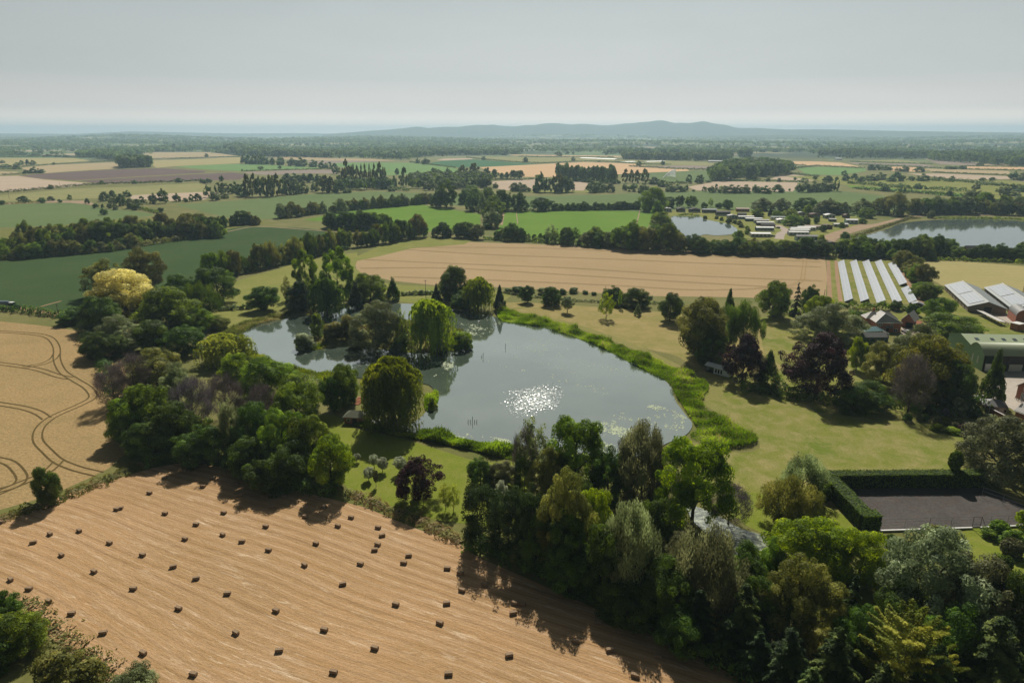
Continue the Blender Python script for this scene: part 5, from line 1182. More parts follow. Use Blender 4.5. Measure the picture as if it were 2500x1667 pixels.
bed('W', '680,800 690,785 720,788 760,795 720,806', 2000, 1.2, 'reed', 'reeds at the left tip of the island', blade=.8, z=.28)
def lilies(patches, n, label):
    rs = np.random.RandomState(9); V = []; 
    for (tl, s, k) in patches:
        poly = smooth(parse(tl, s), 3); x, y = scatter(poly, n*k, rs)
        m_ = vnoise(x*.33, y*.28, 12)+.5*vnoise(x*1.1, y*.9, 13)+.3*rs.randn(len(x)) > .62
        x, y = x[m_], y[m_]; r = rs.uniform(.10, .34, len(x))
        for a, b, c in zip(x, y, r):
            t0 = rs.rand()*6.28; V.append([(a+c*math.cos(t0+q*PI/3), b+c*math.sin(t0+q*PI/3), .262+rs.rand()*.01) for q in range(6)])
    vs = [p for h in V for p in h]; F_ = [tuple(range(6*i, 6*i+6)) for i in range(len(V))]
    m = mat('lily', lambda t: pri(t, t.mix(t.noise(pos(t), 1.7, 3, .7), (.22, .30, .13), (.55, .58, .46)), .7, .05))
    return tag(mobj('lily_pads', vs, F_, m), label, 'lily pads', kind='stuff')
lilies([('W', '1400,960 1480,930 1560,950 1585,985 1530,1010 1440,1050 1350,1055 1350,1000', 5), ('W', '1060,740 1120,735 1150,745 1110,775 1070,765', 2), ('W', '930,850 1000,830 1040,815 1045,840 1000,865 940,865', 3),
        ('W', '960,985 1100,1000 1200,1020 1180,1034 1000,1004', 2), ('W', '1200,760 1400,820 1500,870 1450,930 1300,880 1100,840', 1)], 1500, 'pale lily pads and blossom drifting on the lake')
# sun glint on the lake, put into the shape as added tilted wavelets
def glint_wavelets():
    rs = np.random.RandomState(2); c = gnd(1305, 975); nx, ny, st = 150, 170, .30
    X_, Y_ = np.meshgrid((np.arange(nx)-nx/2)*st, (np.arange(ny)-ny/2)*st, indexing='ij')
    a = R(-22); u = (X_*math.cos(a)+Y_*math.sin(a))/9.2; v = (-X_*math.sin(a)+Y_*math.cos(a))/14.5
    d = np.hypot(u, v)+.16*vnoise(X_*.35, Y_*.3, 5)
    amp = np.clip(1.15-d, 0, 1)**.6; fade = np.clip((1.5-d)/.5, 0, 1)
    Z = .258+(rs.randn(nx, ny)*.046+.02*vnoise(X_*2, Y_*3, 6))*(.35+.65*amp)
    V = np.stack([X_+rs.randn(nx, ny)*.05+c.x, Y_+rs.randn(nx, ny)*.05+c.y, Z], -1).reshape(-1, 3)
    i, j = np.meshgrid(np.arange(nx-1), np.arange(ny-1), indexing='ij'); k = rs.rand(nx-1, ny-1) < np.clip((1.25-d[:-1, :-1])*1.25, 0, 1)**1.4
    i, j = i[k], j[k]; q = np.stack([i*ny+j, (i+1)*ny+j, (i+1)*ny+j+1, i*ny+j+1], 1)
    tri = np.concatenate([q[:, [0, 1, 2]], q[:, [0, 2, 3]]])
    me = npmesh('water', V, tri)
    def fn(t):
        nd = t.n('ShaderNodeBsdfPrincipled', None, Base_Color=(.10, .14, .12, 1), Roughness=.25, IOR=1.45); return nd.outputs[0]
    me.materials.append(mat('glint_wavelets', fn))
    tag(link(bpy.data.objects.new('water', me)), 'sun glint on the lake, built as a patch of added wavelets', 'water', kind='structure')
glint_wavelets()

# ---------------------------------------------- building materials
def plain(name, c, rough=.8, spec=.2, var=.25, sc=2.0):
    return mat(name, lambda t: pri(t, t.mix(t.noise(pos(t), sc, 4, .7), tuple(x*(1-var) for x in c), tuple(min(1, x*(1+var)) for x in c)), rough, spec))
def brickfn(t):
    P = pos(t); sx = t.n('ShaderNodeSeparateXYZ', None, i0=P); u = t.math('ADD', sx.outputs[0], sx.outputs[1])
    v = t.n('ShaderNodeCombineXYZ', None, i0=u, i1=sx.outputs[2], i2=0.0).outputs[0]
    b = t.n('ShaderNodeTexBrick', None, Vector=v, Color1=(.44, .15, .085, 1), Color2=(.34, .115, .07, 1), Mortar=(.30, .24, .2, 1), Scale=3.0)
    return pri(t, t.mix(t.noise(P, .8, 4, .7), b.outputs[0], (.26, .11, .075)), .9, .1)
mat('brick', brickfn)
def ribbed(name, c, sp, st=.35, axis=0, rough=.6, spec=.3):
    def fn(t):
        P = t.n('ShaderNodeTexCoord').outputs['Object']; w_ = t.n('ShaderNodeTexWave', {'bands_direction': 'XY'[axis]}, Vector=P, Scale=.314/sp).outputs[1]
        f = t.math('MULTIPLY', t.ramp(w_, [(0, 1), (.25, 0)]), st)
        cc = t.mix(f, t.mix(t.noise(P, .7, 4, .7), tuple(x*.85 for x in c), tuple(min(1, x*1.1) for x in c)), tuple(x*.5 for x in c))
        return pri(t, cc, rough, spec, w_, .3, .05)
    return mat(name, fn)
ribbed('slate', (.20, .20, .195), .35, .35, 1, .55)
ribbed('slate_pale', (.36, .345, .32), .35, .3, 1, .6)
ribbed('barn_roof', (.21, .23, .225), 1.0, .35, 1, .5)
ribbed('white_sheet', (.60, .58, .55), 1.0, .25, 0, .5)
ribbed('green_sheet', (.34, .40, .25), .8, .25, 0, .5)
ribbed('green_wall', (.20, .31, .17), .8, .25, 1, .6)
plain('verge', (.66, .65, .62), .38, .5); plain('white_paint', (.76, .76, .74), .35, .5); plain('cream', (.50, .49, .42)); plain('dark_wood', (.05, .042, .038)); plain('brown_wood', (.13, .085, .06))
plain('stone_wall', (.20, .165, .12)); plain('rust', (.34, .13, .06)); plain('grey_van', (.32, .36, .36)); plain('blue_van', (.33, .42, .45)); plain('pink_roof', (.46, .37, .32)); plain('teal', (.07, .13, .13)); plain('olive_roof', (.12, .13, .085))
plain('dark_roof', (.065, .06, .062)); plain('steel', (.25, .26, .27), .4, .5); plain('black', (.012, .012, .013), .5); plain('tyre', (.02, .02, .02), .8); plain('tractor_green', (.03, .13, .045), .4, .5); plain('tank_blue', (.16, .20, .26), .35, .5)
plain('car_silver', (.42, .44, .46), .25, .6); plain('car_white', (.7, .7, .7), .3, .6); plain('car_dark', (.04, .05, .07), .25, .6)
mat('glass', lambda t: pri(t, (.03, .045, .05), .08, .9))
mat('glass_teal', lambda t: pri(t, t.mix(t.noise(pos(t), .8), (.16, .32, .34), (.28, .44, .46)), .12, .8))
def solarfn(t):
    P = t.n('ShaderNodeTexCoord').outputs['Object']
    b = t.n('ShaderNodeTexBrick', {'offset': 0.0}, Vector=P, Color1=(.17, .20, .235, 1), Color2=(.20, .23, .265, 1), Mortar=(.42, .44, .45, 1), Scale=1.0)
    b.inputs['Brick Width'].default_value = 1.7; b.inputs['Row Height'].default_value = 2.1; b.inputs['Mortar Size'].default_value = .045
    nd = t.n('ShaderNodeBsdfPrincipled', None, Base_Color=b.outputs[0], Roughness=.42, Metallic=.0); nd.inputs['Specular IOR Level'].default_value = .3
    return nd.outputs[0]
mat('solar', solarfn)
def strawfn(t):
    P = t.n('ShaderNodeTexCoord').outputs['Object']; f = t.noise(P, 7, 5, .8)
    band = t.n('ShaderNodeTexWave', {'bands_direction': 'X'}, Vector=P, Scale=1.1, Distortion=1.5).outputs[1]
    cc = t.mix(f, (.16, .105, .065), (.46, .34, .22)); cc = t.mix(t.math('MULTIPLY', t.ramp(band, [(0, 1), (.2, 0)]), .5), cc, (.08, .05, .03))
    return pri(t, cc, .95, .05, f, .8, .1)
mat('straw', strawfn)

def frame(A, B, name, label, cat, group=None):
    d = B-A; o = empty(name, A, math.atan2(d.y, d.x)); tag(o, label, cat, group); return o, d.length
def gable(mb, x0, x1, y0, y1, zE, zR, ax='x', ov=.35, th=.18):
    """pitched roof slabs; ridge along x or y"""
    if ax == 'x':
        ym = (y0+y1)/2; dz = (zR-zE)/(ym-y0)*ov
        P = [(x0-ov, y0-ov, zE-dz), (x0-ov, ym, zR), (x0-ov, y1+ov, zE-dz)]; Q = [(x1+ov, p[1], p[2]) for p in P]
    else:
        xm = (x0+x1)/2; dz = (zR-zE)/(xm-x0)*ov
        P = [(x0-ov, y0-ov, zE-dz), (xm, y0-ov, zR), (x1+ov, y0-ov, zE-dz)]; Q = [(p[0], y1+ov, p[2]) for p in P]
    up = [(a, b, c+th) for a, b, c in P+Q]; v = P+Q+up
    mb.add(v, [(0, 1, 4, 3), (1, 2, 5, 4), (6, 9, 10, 7), (7, 10, 11, 8), (0, 3, 9, 6), (2, 8, 11, 5), (0, 6, 7, 1), (1, 7, 8, 2), (3, 4, 10, 9), (4, 5, 11, 10)]); return mb
def gwall(mb, x0, x1, y0, y1, zE, zR, ax='x'):
    """walls with gable ends"""
    mb.add([(x0, y0, 0), (x1, y0, 0), (x1, y1, 0), (x0, y1, 0), (x0, y0, zE), (x1, y0, zE), (x1, y1, zE), (x0, y1, zE)], [(0, 1, 5, 4), (2, 3, 7, 6)] if ax == 'x' else [(1, 2, 6, 5), (3, 0, 4, 7)])
    b = len(mb.v)-8
    if ax == 'x':
        ym = (y0+y1)/2; mb.v += [Vector((x0, ym, zR)), Vector((x1, ym, zR))]; mb.f += [(b+3, b, b+4, b+8, b+7), (b+1, b+2, b+6, b+9, b+5)]
    else:
        xm = (x0+x1)/2; mb.v += [Vector((xm, y0, zR)), Vector((xm, y1, zR))]; mb.f += [(b, b+1, b+5, b+8, b+4), (b+2, b+3, b+7, b+9, b+6)]
    return mb
def hip(mb, x0, x1, y0, y1, zE, zR, r0, r1, ov=.35):
    """hipped roof with ridge from r0 to r1 (x, y)"""
    v = [(x0-ov, y0-ov, zE), (x1+ov, y0-ov, zE), (x1+ov, y1+ov, zE), (x0-ov, y1+ov, zE), (r0[0], r0[1], zR), (r1[0], r1[1], zR)]
    f = [(0, 1, 4), (1, 2, 5, 4), (2, 3, 5), (3, 0, 4, 5)] if abs(r0[0]-r1[0]) < abs(r0[1]-r1[1]) else [(0, 1, 5, 4), (1, 2, 5), (2, 3, 4, 5), (3, 0, 4)]
    return mb.add(v, f+[(3, 2, 1, 0)])
def window(o, x, z, w_, h, y=0.0, fm='white_paint', name='window', nx=0, side=None):
    """window on a wall facing -y (side=None), or on the x=side wall facing -x"""
    def bx(m_, a0, a1, b0, b1, d0, d1):
        return m_.box(a0, a1, y-d1, y-d0, b0, b1) if side is None else m_.box(side-d1, side-d0, a0, a1, b0, b1)
    fr = MB(); t_ = .07
    bx(fr, x, x+w_, z, z+t_, .0, .09); bx(fr, x, x+w_, z+h-t_, z+h, .0, .09); bx(fr, x, x+t_, z+t_, z+h-t_, .0, .09); bx(fr, x+w_-t_, x+w_, z+t_, z+h-t_, .0, .09)
    for k in range(1, nx+1): c = x+w_*k/(nx+1); bx(fr, c-.03, c+.03, z+t_, z+h-t_, .0, .08)
    f = fr.build(name, MATS[fm], o); p = MB(); bx(p, x+t_, x+w_-t_, z+t_, z+h-t_, .01, .03); p.build('pane', MATS['glass'], f)
    return f

# ---------------------------------------------- the brick house and its neighbours
o, L = frame(G('J', 566, 935), G('J', 868, 942), 'brick_house', 'red brick house with pale hipped slate roofs and white windows', 'house')
m_ = MB().box(0, L, 0, 7, 0, 4.8); m_.box(-1.8, L+1.2, 7.002, 13, 0, 4.8); m_.build('wall', MATS['brick'], o)
r1 = hip(MB(), 0, L, 0, 8.5, 4.82, 8.3, (L*.45, 3.6), (L*.45, 9.5)).build('roof', MATS['slate_pale'], o)
r2 = hip(MB(), -1.8, L+1.2, 7, 13, 4.85, 7.7, (1.6, 10), (L-1.8, 10)).build('roof', MATS['slate_pale'], o)
rg = MB(); rg.tube([(-.35, -.35, 4.9), (L*.45, 3.6, 8.36)], .13, 5); rg.tube([(L+.35, -.35, 4.9), (L*.45, 3.6, 8.36)], .13, 5); rg.tube([(L*.45, 3.6, 8.36), (L*.45, 9.5, 8.36)], .13, 5); rg.build('ridge_tiles', MATS['verge'], r1)
gt = MB().box(-.4, L+.4, -.5, -.38, 4.68, 4.82).build('gutter', MATS['white_paint'], o)
MB().box(2.2, 3.0, 10.2, 11, 7.2, 9.2).build('chimney', MATS['brick'], o)
for x_, z_, w__, h_ in [(1.3, 3.1, 1.5, 1.35), (6.7, 3.2, 1.0, 1.2), (8.3, .5, 1.9, 1.4), (3.4, .6, 1.2, 1.2)]: window(o, x_, z_, w__, h_, nx=1)
MB().box(5.0, 6.2, -.06, .02, 0, 2.2).build('door', MATS['dark_wood'], o)
pr = MB(); pr.add([(4.3, -1.6, 2.5), (7.6, -1.6, 2.5), (7.6, 0, 3.1), (4.3, 0, 3.1), (4.3, -1.6, 2.6), (7.6, -1.6, 2.6), (7.6, 0, 3.2), (4.3, 0, 3.2)], [(3, 2, 1, 0), (4, 5, 6, 7), (0, 1, 5, 4), (1, 2, 6, 5), (3, 0, 4, 7)]); pr.build('porch_roof', MATS['slate'], o)
o, L = frame(G('J', 872, 868), G('J', 1025, 893), 'garage', 'brick garage with steep slate gable and dark open door beside the house', 'garage')
gwall(MB(), 0, L, 0, 9, 3.6, 7.0, 'y').build('wall', MATS['brick'], o)
gable(MB(), 0, L, 0, 9, 3.6, 7.0, 'y').build('roof', MATS['slate_pale'], o)
MB().box(L*.38, L*.95, -.05, .02, 0, 2.7).build('garage_door', MATS['black'], o)
vg = MB(); vg.tube([(-.4, -.4, 3.3), (L/2, -.4, 7.1), (L+.4, -.4, 3.3)], .1, 4); vg.build('verge', MATS['verge'], o)
o, L = frame(G('J', 1030, 893), G('J', 1118, 903), 'shed', 'small shed with rusty orange roof right of the garage', 'shed')
MB().box(0, L, 0, 2.6, 0, 2.4).build('wall', MATS['brown_wood'], o); MB().add([(-.2, -.2, 2.42), (L+.2, -.2, 2.42), (L+.2, 2.9, 3.4), (-.2, 2.9, 3.4), (-.2, -.2, 2.52), (L+.2, -.2, 2.52), (L+.2, 2.9, 3.5), (-.2, 2.9, 3.5)], [(0, 3, 2, 1), (4, 5, 6, 7), (0, 1, 5, 4), (1, 2, 6, 5), (2, 3, 7, 6), (3, 0, 4, 7)]).build('roof', MATS['rust'], o)
o, L = frame(G('J', 445, 985), G('J', 668, 975), 'conservatory', 'conservatory with pale blue glass roof against the brick house', 'conservatory')
MB().box(0, L, 0, 5, 0, 2.3).build('wall', MATS['white_paint'], o)
r1 = hip(MB(), 0, L, 0, 5, 2.35, 3.9, (2.2, 2.5), (L-2.2, 2.5), .2).build('roof', MATS['glass_teal'], o)
rb = MB()
for k in range(9): x_ = L*k/8; rb.tube([(x_, -.2, 2.42), (min(max(x_, 2.2), L-2.2), 2.5, 3.97)], .05, 4)
rb.build('glazing_bars', MATS['white_paint'], r1)
for k in range(6): window(o, .3+k*(L-.6)/6, .7, (L-.9)/6, 1.4)
o, L = frame(G('J', 448, 1050), G('J', 718, 1048), 'outbuilding', 'low outbuilding with dark slate roof and teal front before the conservatory', 'outbuilding')
gwall(MB(), 0, L, 0, 4.5, 2.2, 3.6).build('wall', MATS['teal'], o); gable(MB(), 0, L, 0, 4.5, 2.2, 3.6).build('roof', MATS['slate'], o)
MB().box(L, L+.12, -.3, 4.8, 0, 3.9).build('end_wall', MATS['cream'], o)
for k in range(3): window(o, .8+k*3.2, .8, 1.6, 1.0, fm='teal')
def car(tl, x, y, rz, m, label, s=1.15):
    o = empty('car', G(tl, x, y, .05), rz); o.scale = (s, s, s); tag(o, label, 'car', 'parked cars')
    b = MB(); prof = [(-2.1, .35), (-2.1, .8), (-1.9, .95), (-.9, 1.0), (1.2, 1.0), (2.05, .85), (2.15, .4)]
    b.add([(p[0], -.85, p[1]) for p in prof]+[(p[0], .85, p[1]) for p in prof], [tuple(range(7)), tuple(range(13, 6, -1))]+[(i, 7+i, 7+(i+1) % 7, (i+1) % 7) for i in range(7)]); bd = b.build('body', MATS[m], o, .06)
    c = MB().add([(-1.75, -.78, 1.0), (.95, -.78, 1.0), (.95, .78, 1.0), (-1.75, .78, 1.0), (-1.35, -.62, 1.45), (.2, -.62, 1.45), (.2, .62, 1.45), (-1.35, .62, 1.45)], [(4, 5, 6, 7), (0, 1, 5, 4), (1, 2, 6, 5), (2, 3, 7, 6), (3, 0, 4, 7)]); c.build('windows', MATS['glass'], o)
    MB().box(-1.3, .12, -.6, .6, 1.452, 1.49).build('roof', MATS[m], o, .02)
    for wx in (-1.35, 1.35):
        for wy in (-.86, .86):
            t_ = MB(); t_.tube([(wx, wy-.1, .33), (wx, wy+.1, .33)], .33, 12); t_.build('wheel', MATS['tyre'], o)
car('J', 940, 945, R(95), 'car_silver', 'silver car parked on the gravel before the garage')
car('J', 1115, 955, R(60), 'car_white', 'white car half hidden by leaves on the drive')
car('J', 2318, 868, R(20), 'car_white', 'white car by the small brick store at the right edge')
car('J', 2345, 885, R(20), 'car_dark', 'dark car beside the white one at the right edge')
car('K', 1410, 365, R(100), 'car_dark', 'dark car parked between the caravan rows')
car('K', 1345, 462, R(0), 'car_dark', 'dark car at the end of the lowest white caravan')
car('K', 1110, 445, R(20), 'car_silver', 'silver car left of the lowest white caravan')

# ---------------------------------------------- solar rows
for i, (a, b, c) in enumerate([((205, 582), (300, 602), (122, 108)), ((395, 583), (495, 608), (270, 105)), ((590, 600), (692, 614), (415, 106)), ((788, 605), (890, 622), (565, 106)), ((860, 385), (948, 392), (720, 128)), ((975, 600), (1062, 606), (878, 425))]):
    A_, B_, C_ = G('J', *a), G('J', *b), G('J', *c); dv = C_-A_; Lr = dv.length; o = empty('solar_array', A_, math.atan2(dv.y, dv.x)-PI/2)
    dx_ = (B_-A_).dot(Vector((math.cos(o.rotation_euler.z), math.sin(o.rotation_euler.z), 0)))
    tag(o, (f'{ORD[i]} long row of solar panels from the left' if i < 4 else ['short solar row at the back right', 'short solar row at the front right'][i-4]), 'solar array', 'rows of solar panels')
    MB().add([(0, 0, .6), (dx_, 0, 2.7), (dx_, Lr, 2.7), (0, Lr, .6), (0, 0, .68), (dx_, 0, 2.78), (dx_, Lr, 2.78), (0, Lr, .68)], [(0, 3, 2, 1), (4, 5, 6, 7), (0, 1, 5, 4), (1, 2, 6, 5), (2, 3, 7, 6), (3, 0, 4, 7)]).build('panel', MATS['solar'], o)
    n_ = max(3, int(Lr/7))
    for k in range(n_+1):
        y_ = .3+(Lr-.6)*k/n_; MB().tube([(.3, y_, 0), (.3, y_, .62)], .06, 4).tube([(dx_-.4, y_, 0), (dx_-.4, y_, 2.55)], .06, 4).tube([(.3, y_, .5), (dx_-.4, y_, 2.5)], .05, 4).build('leg', MATS['steel'], o)
o, L = frame(G('J', 1008, 655), G('J', 1142, 668), 'shed', 'dark shed with two small solar panels on its roof', 'shed')
gwall(MB(), 0, L, 0, 4, 2.6, 3.6, 'y').build('wall', MATS['dark_wood'], o); rf = gable(MB(), 0, L, 0, 4, 2.6, 3.6, 'y').build('roof', MATS['slate'], o)
for sgn in (0, 1): MB().add([(L*.04+sgn*L*.52, .3, 2.97+.72*sgn*.9), (L*.44+sgn*L*.52, .3, 3.7-.62*sgn*1.2), (L*.44+sgn*L*.52, 3.5, 3.7-.62*sgn*1.2), (L*.04+sgn*L*.52, 3.5, 2.97+.72*sgn*.9)], [(0, 1, 2, 3)]).build('solar_panel', MATS['solar'], rf)

# ---------------------------------------------- barns
def barn(FL, FR, BL, zE, zR, label, wm, doorx=None):
    A_, B_, C_ = G('J', *FL), G('J', *FR), G('J', *BL)
    d = (B_-A_); o = empty('barn', A_, math.atan2(d.y, d.x)); tag(o, label, 'barn'); L = d.length
    ux = d.normalized(); uy = Vector((-ux.y, ux.x, 0)); D = (C_-A_).dot(uy); sh = (C_-A_).dot(ux)
    # skewed plan is squared up
    o.rotation_euler.z = math.atan2((C_-A_).y, (C_-A_).x)-PI/2; D = (C_-A_).length; L = abs(d.dot(Vector((math.cos(o.rotation_euler.z), math.sin(o.rotation_euler.z), 0))))
    gwall(MB(), 0, L, 0, D, zE, zR, 'y').build('wall', MATS[wm], o); r = gable(MB(), 0, L, 0, D, zE, zR, 'y', .5).build('roof', MATS['barn_roof'], o)
    MB().tube([(L/2, -.5, zR+.2), (L/2, D+.5, zR+.2)], .22, 6).build('ridge', MATS['verge'], r)
    k = (zR-zE)/(L/2)
    for y0, y1 in ((.06*D, .46*D), (.50*D, .94*D)):
        x0, x1 = L*.06, L*.44
        MB().add([(x, y, zE+k*x+.3) for x, y in ((x0, y0), (x1, y0), (x1, y1), (x0, y1))]+[(x, y, zE+k*x+.38) for x, y in ((x0, y0), (x1, y0), (x1, y1), (x0, y1))], [(4, 5, 6, 7), (0, 1, 5, 4), (1, 2, 6, 5), (2, 3, 7, 6), (3, 0, 4, 7)]).build('solar_panel', MATS['solar'], r)
    if doorx: MB().box(L*doorx[0], L*doorx[1], -.08, .02, 0, zE*1.1).build('door', MATS['dark_wood'], o)
    for k_ in range(1, 8): MB().box(-.12, -.002, D*k_/8-.15, D*k_/8+.15, 0, zE-.05).build('buttress', MATS['dark_wood'], o)
    return o
barn((1675, 692), (2110, 712), (1400, 432), 3.0, 6.0, 'long grey barn with solar panels on its roof', 'stone_wall', (.42, .62))
barn((2205, 722), (2640, 742), (1872, 462), 3.0, 6.0, 'second grey solar-roofed barn, cut by the right edge', 'stone_wall')
o, L = frame(G('J', 2035, 858), G('J', 1770, 722), 'lean_to', 'long low open shed with white sheet roof', 'shed'); L = (G('J', 2035, 858)-G('J', 1770, 722)).length
MB().add([(0, -3.6, 1.7), (L, -3.6, 1.7), (L, 0, 2.3), (0, 0, 2.3), (0, -3.6, 1.8), (L, -3.6, 1.8), (L, 0, 2.4), (0, 0, 2.4)], [(0, 3, 2, 1), (4, 5, 6, 7), (0, 1, 5, 4), (1, 2, 6, 5), (2, 3, 7, 6), (3, 0, 4, 7)]).build('roof', MATS['white_sheet'], o)
for k in range(8):
    for y_ in (-3.4, -.1): MB().tube([(.3+(L-.6)*k/7, y_, 0), (.3+(L-.6)*k/7, y_, 1.75 if y_ < -1 else 2.3)], .08, 5).build('post', MATS['brown_wood'], o)
def fence(tl, s, h, sp, label, m='dark_wood', rails=3, name='fence', wire=False):
    pts = parse(tl, s); o = empty(name, pts[0]); tag(o, label, 'fence')
    for a, b in zip(pts, pts[1:]):
        a, b = a-pts[0], b-pts[0]; n_ = max(1, int((b-a).length/sp))
        for k in range(n_+1): p = a.lerp(b, k/n_); MB().tube([p, p+Vector((0, 0, h))], .05 if wire else .08, 4).build('post', MATS[m], o)
        r = MB()
        for k in range(rails): z_ = h*(k+.9)/rails; r.tube([a+Vector((0, 0, z_)), b+Vector((0, 0, z_))], .025 if wire else .06, 4)
        r.build('rail', MATS[m], o)
    return o
fence('J', '1850,695 1940,740 2050,800 2160,860', 1.5, 2.5, 'wooden rail fence beside the white-roofed low shed')
o, L = frame(G('J', 2178, 900), G('J', 2240, 915), 'store', 'small square brick store with pale flat roof', 'shed')
MB().box(0, L*1.6, 0, 4.5, 0, 3.2).build('wall', MATS['brick'], o); MB().box(-.2, L*1.6+.2, -.2, 4.7, 3.21, 3.4).build('roof', MATS['verge'], o)
o, L = frame(G('J', 2240, 835), G('J', 2420, 850), 'brick_barn', 'old red brick barn with rounded gable at the right edge', 'barn')
b = MB(); seg_ = 12; arc = [(L*.5-L*.5*math.cos(PI*k/seg_), 4+3.2*math.sin(PI*k/seg_)) for k in range(seg_+1)]
pf = [(0, 0)]+arc+[(L, 0)]; n_ = len(pf); b.add([(p[0], 0, p[1]) for p in pf]+[(p[0], 14, p[1]) for p in pf], [tuple(range(n_)), tuple(range(2*n_-1, n_-1, -1)), (0, n_, n_+1, 1), (n_-2, 2*n_-2, 2*n_-1, n_-1)]); b.build('wall', MATS['brick'], o)
b = MB().add([(p[0], -.2, p[1]+.1) for p in arc]+[(p[0], 14.2, p[1]+.1) for p in arc], [(k, k+1, seg_+2+k, seg_+1+k) for k in range(seg_)]); b.build('roof', MATS['slate'], o)
# green barn
A_ = G('J', 1680, 1310); Bf = G('J', 1840, 1402); o = empty('green_barn', A_, math.atan2((A_-Bf).y, (A_-Bf).x)-PI/2); tag(o, 'big green sheet-metal barn with a barrel-roofed front', 'barn')
Wb = (A_-Bf).length; Lb = 62
gwall(MB(), 0, Lb, 0, 17, 7.8, 10.2).build('wall', MATS['green_wall'], o)
r = gable(MB(), 0, Lb, 0, 17, 7.8, 10.2, 'x', .2).build('roof', MATS['green_sheet'], o)
for x_ in (3.5, 9.5, 14, 18.3, 22.6, 28.5, 34, 40): MB().add([(x_, 3.6, 7.8+3.6*2.4/8.5+.26), (x_+1.5, 3.6, 7.8+3.6*2.4/8.5+.26), (x_+1.5, 5.4, 7.8+5.4*2.4/8.5+.26), (x_, 5.4, 7.8+5.4*2.4/8.5+.26)], [(0, 1, 2, 3)]).build('skylight', MATS['glass'], r)
sg = 16; arc = []
for k in range(sg+1):
    f = k/sg; yv = -Wb*f; zv = 7.9*(1-f)+6.5*f+2.9*math.sin(PI*f)**.8; arc.append((yv, zv))
pf = [(0, 0)]+arc+[(-Wb, 0)]; n_ = len(pf)
MB().add([(0, p[0], p[1]-.05) for p in pf]+[(.15, p[0], p[1]-.05) for p in pf], [tuple(range(n_)), tuple(range(2*n_-1, n_-1, -1))]).build('end_wall', MATS['green_wall'], o)
MB().add([(-.3, p[0]-.01, p[1]) for p in arc]+[(Lb, p[0]-.01, p[1]) for p in arc]+[(-.3, p[0]-.01, p[1]+.12) for p in arc]+[(Lb, p[0]-.01, p[1]+.12) for p in arc],
         [(2*(sg+1)+k, 2*(sg+1)+k+1, 3*(sg+1)+k+1, 3*(sg+1)+k) for k in range(sg)]+[(k, sg+1+k, sg+2+k, k+1) for k in range(sg)]+[(k, k+1, 2*(sg+1)+k+1, 2*(sg+1)+k) for k in range(sg)]).build('barrel_roof', MATS['green_sheet'], o, shade=True)
MB().box(5, Lb, -Wb+.4, -Wb+.6, 3.0, 6.5).build('front_cladding', MATS['dark_wood'], o)
for k in range(7):
    x_ = .3+k*9; MB().box(x_, x_+.4, -Wb, -Wb+.38, 0, 6.5).build('post', MATS['dark_wood'], o)
    MB().box(x_+1.2, x_+6.2, -Wb+.62, -Wb+.8, 0, 2.9).build('door', MATS['white_paint' if k % 2 == 0 else 'cream'], o)
for y_ in (-2.6, -6.2): MB().box(-.04, -.002, y_, y_+.8, 2.2, 5.2).build('light_strip', MATS['cream'], o)
# houses on the right edge
o, L = frame(G('L', 2150, 592), G('L', 2420, 720), 'brick_house', 'brick house with grey roof and railing, cut by the right edge, upper one', 'house')
gwall(MB(), 0, L, 0, 8, 4.6, 7.5, 'y').build('wall', MATS['brick'], o); gable(MB(), 0, L, 0, 8, 4.6, 7.5, 'y').build('roof', MATS['slate'], o)
window(o, 2.2, .3, 1.3, 2.6, nx=1); window(o, 2.6, 3.6, 1.1, 1.2, nx=1); window(o, 6.2, 3.4, 1.2, 1.3, nx=1)
fence('L', '2140,610 2190,650 2287,700 2400,750', 1.1, 1.0, 'dark railing before the upper brick house', rails=2)
o, L = frame(G('L', 2112, 1000), G('L', 2400, 1110), 'brick_house', 'brick house with mottled slate roof in the right corner, lower one', 'house')
gwall(MB(), 0, L, 0, 9, 4.6, 7.6).build('wall', MATS['brick'], o); gable(MB(), 0, L, 0, 9, 4.6, 7.6).build('roof', MATS['slate_pale'], o)
window(o, 3.0, 1.4, 1.5, 1.8, nx=1); window(o, 7.0, 1.4, 1.5, 1.8, nx=1)
MB().box(-.4, L+.4, -.55, -.4, 4.25, 4.4).build('gutter', MATS['white_paint'], o)
def wall(tl, s, h, label, m='brick', cop='verge', w_=.3):
    pts = parse(tl, s); o = empty('garden_wall', pts[0]); tag(o, label, 'wall'); b, c = MB(), MB()
    for p, q in zip(pts, pts[1:]):
        p, q = p-pts[0], q-pts[0]; n = Vector((-(q-p).y, (q-p).x, 0)).normalized()*w_/2
        for mb_, z0, z1, k in ((b, 0, h, 1), (c, h+.002, h+.12, 1.5)): mb_.add([p-n*k+Vector((0, 0, z0)), q-n*k+Vector((0, 0, z0)), q+n*k+Vector((0, 0, z0)), p+n*k+Vector((0, 0, z0)), p-n*k+Vector((0, 0, z1)), q-n*k+Vector((0, 0, z1)), q+n*k+Vector((0, 0, z1)), p+n*k+Vector((0, 0, z1))], [(0, 3, 2, 1), (4, 5, 6, 7), (0, 1, 5, 4), (1, 2, 6, 5), (2, 3, 7, 6), (3, 0, 4, 7)])
    b.build('wall', MATS[m], o); c.build('coping', MATS[cop], o)
wall('L', '1570,700 1690,790 1800,870 1980,960', 1.7, 'sloping brick garden wall with pale coping')
wall('L', '1400,645 1640,632', 1.8, 'short brick wall under the tall conifer')
o, L = frame(G('L', 1700, 830), G('L', 1990, 870), 'summer_house', 'summer house with grey hipped roof behind the garden wall', 'summer house')
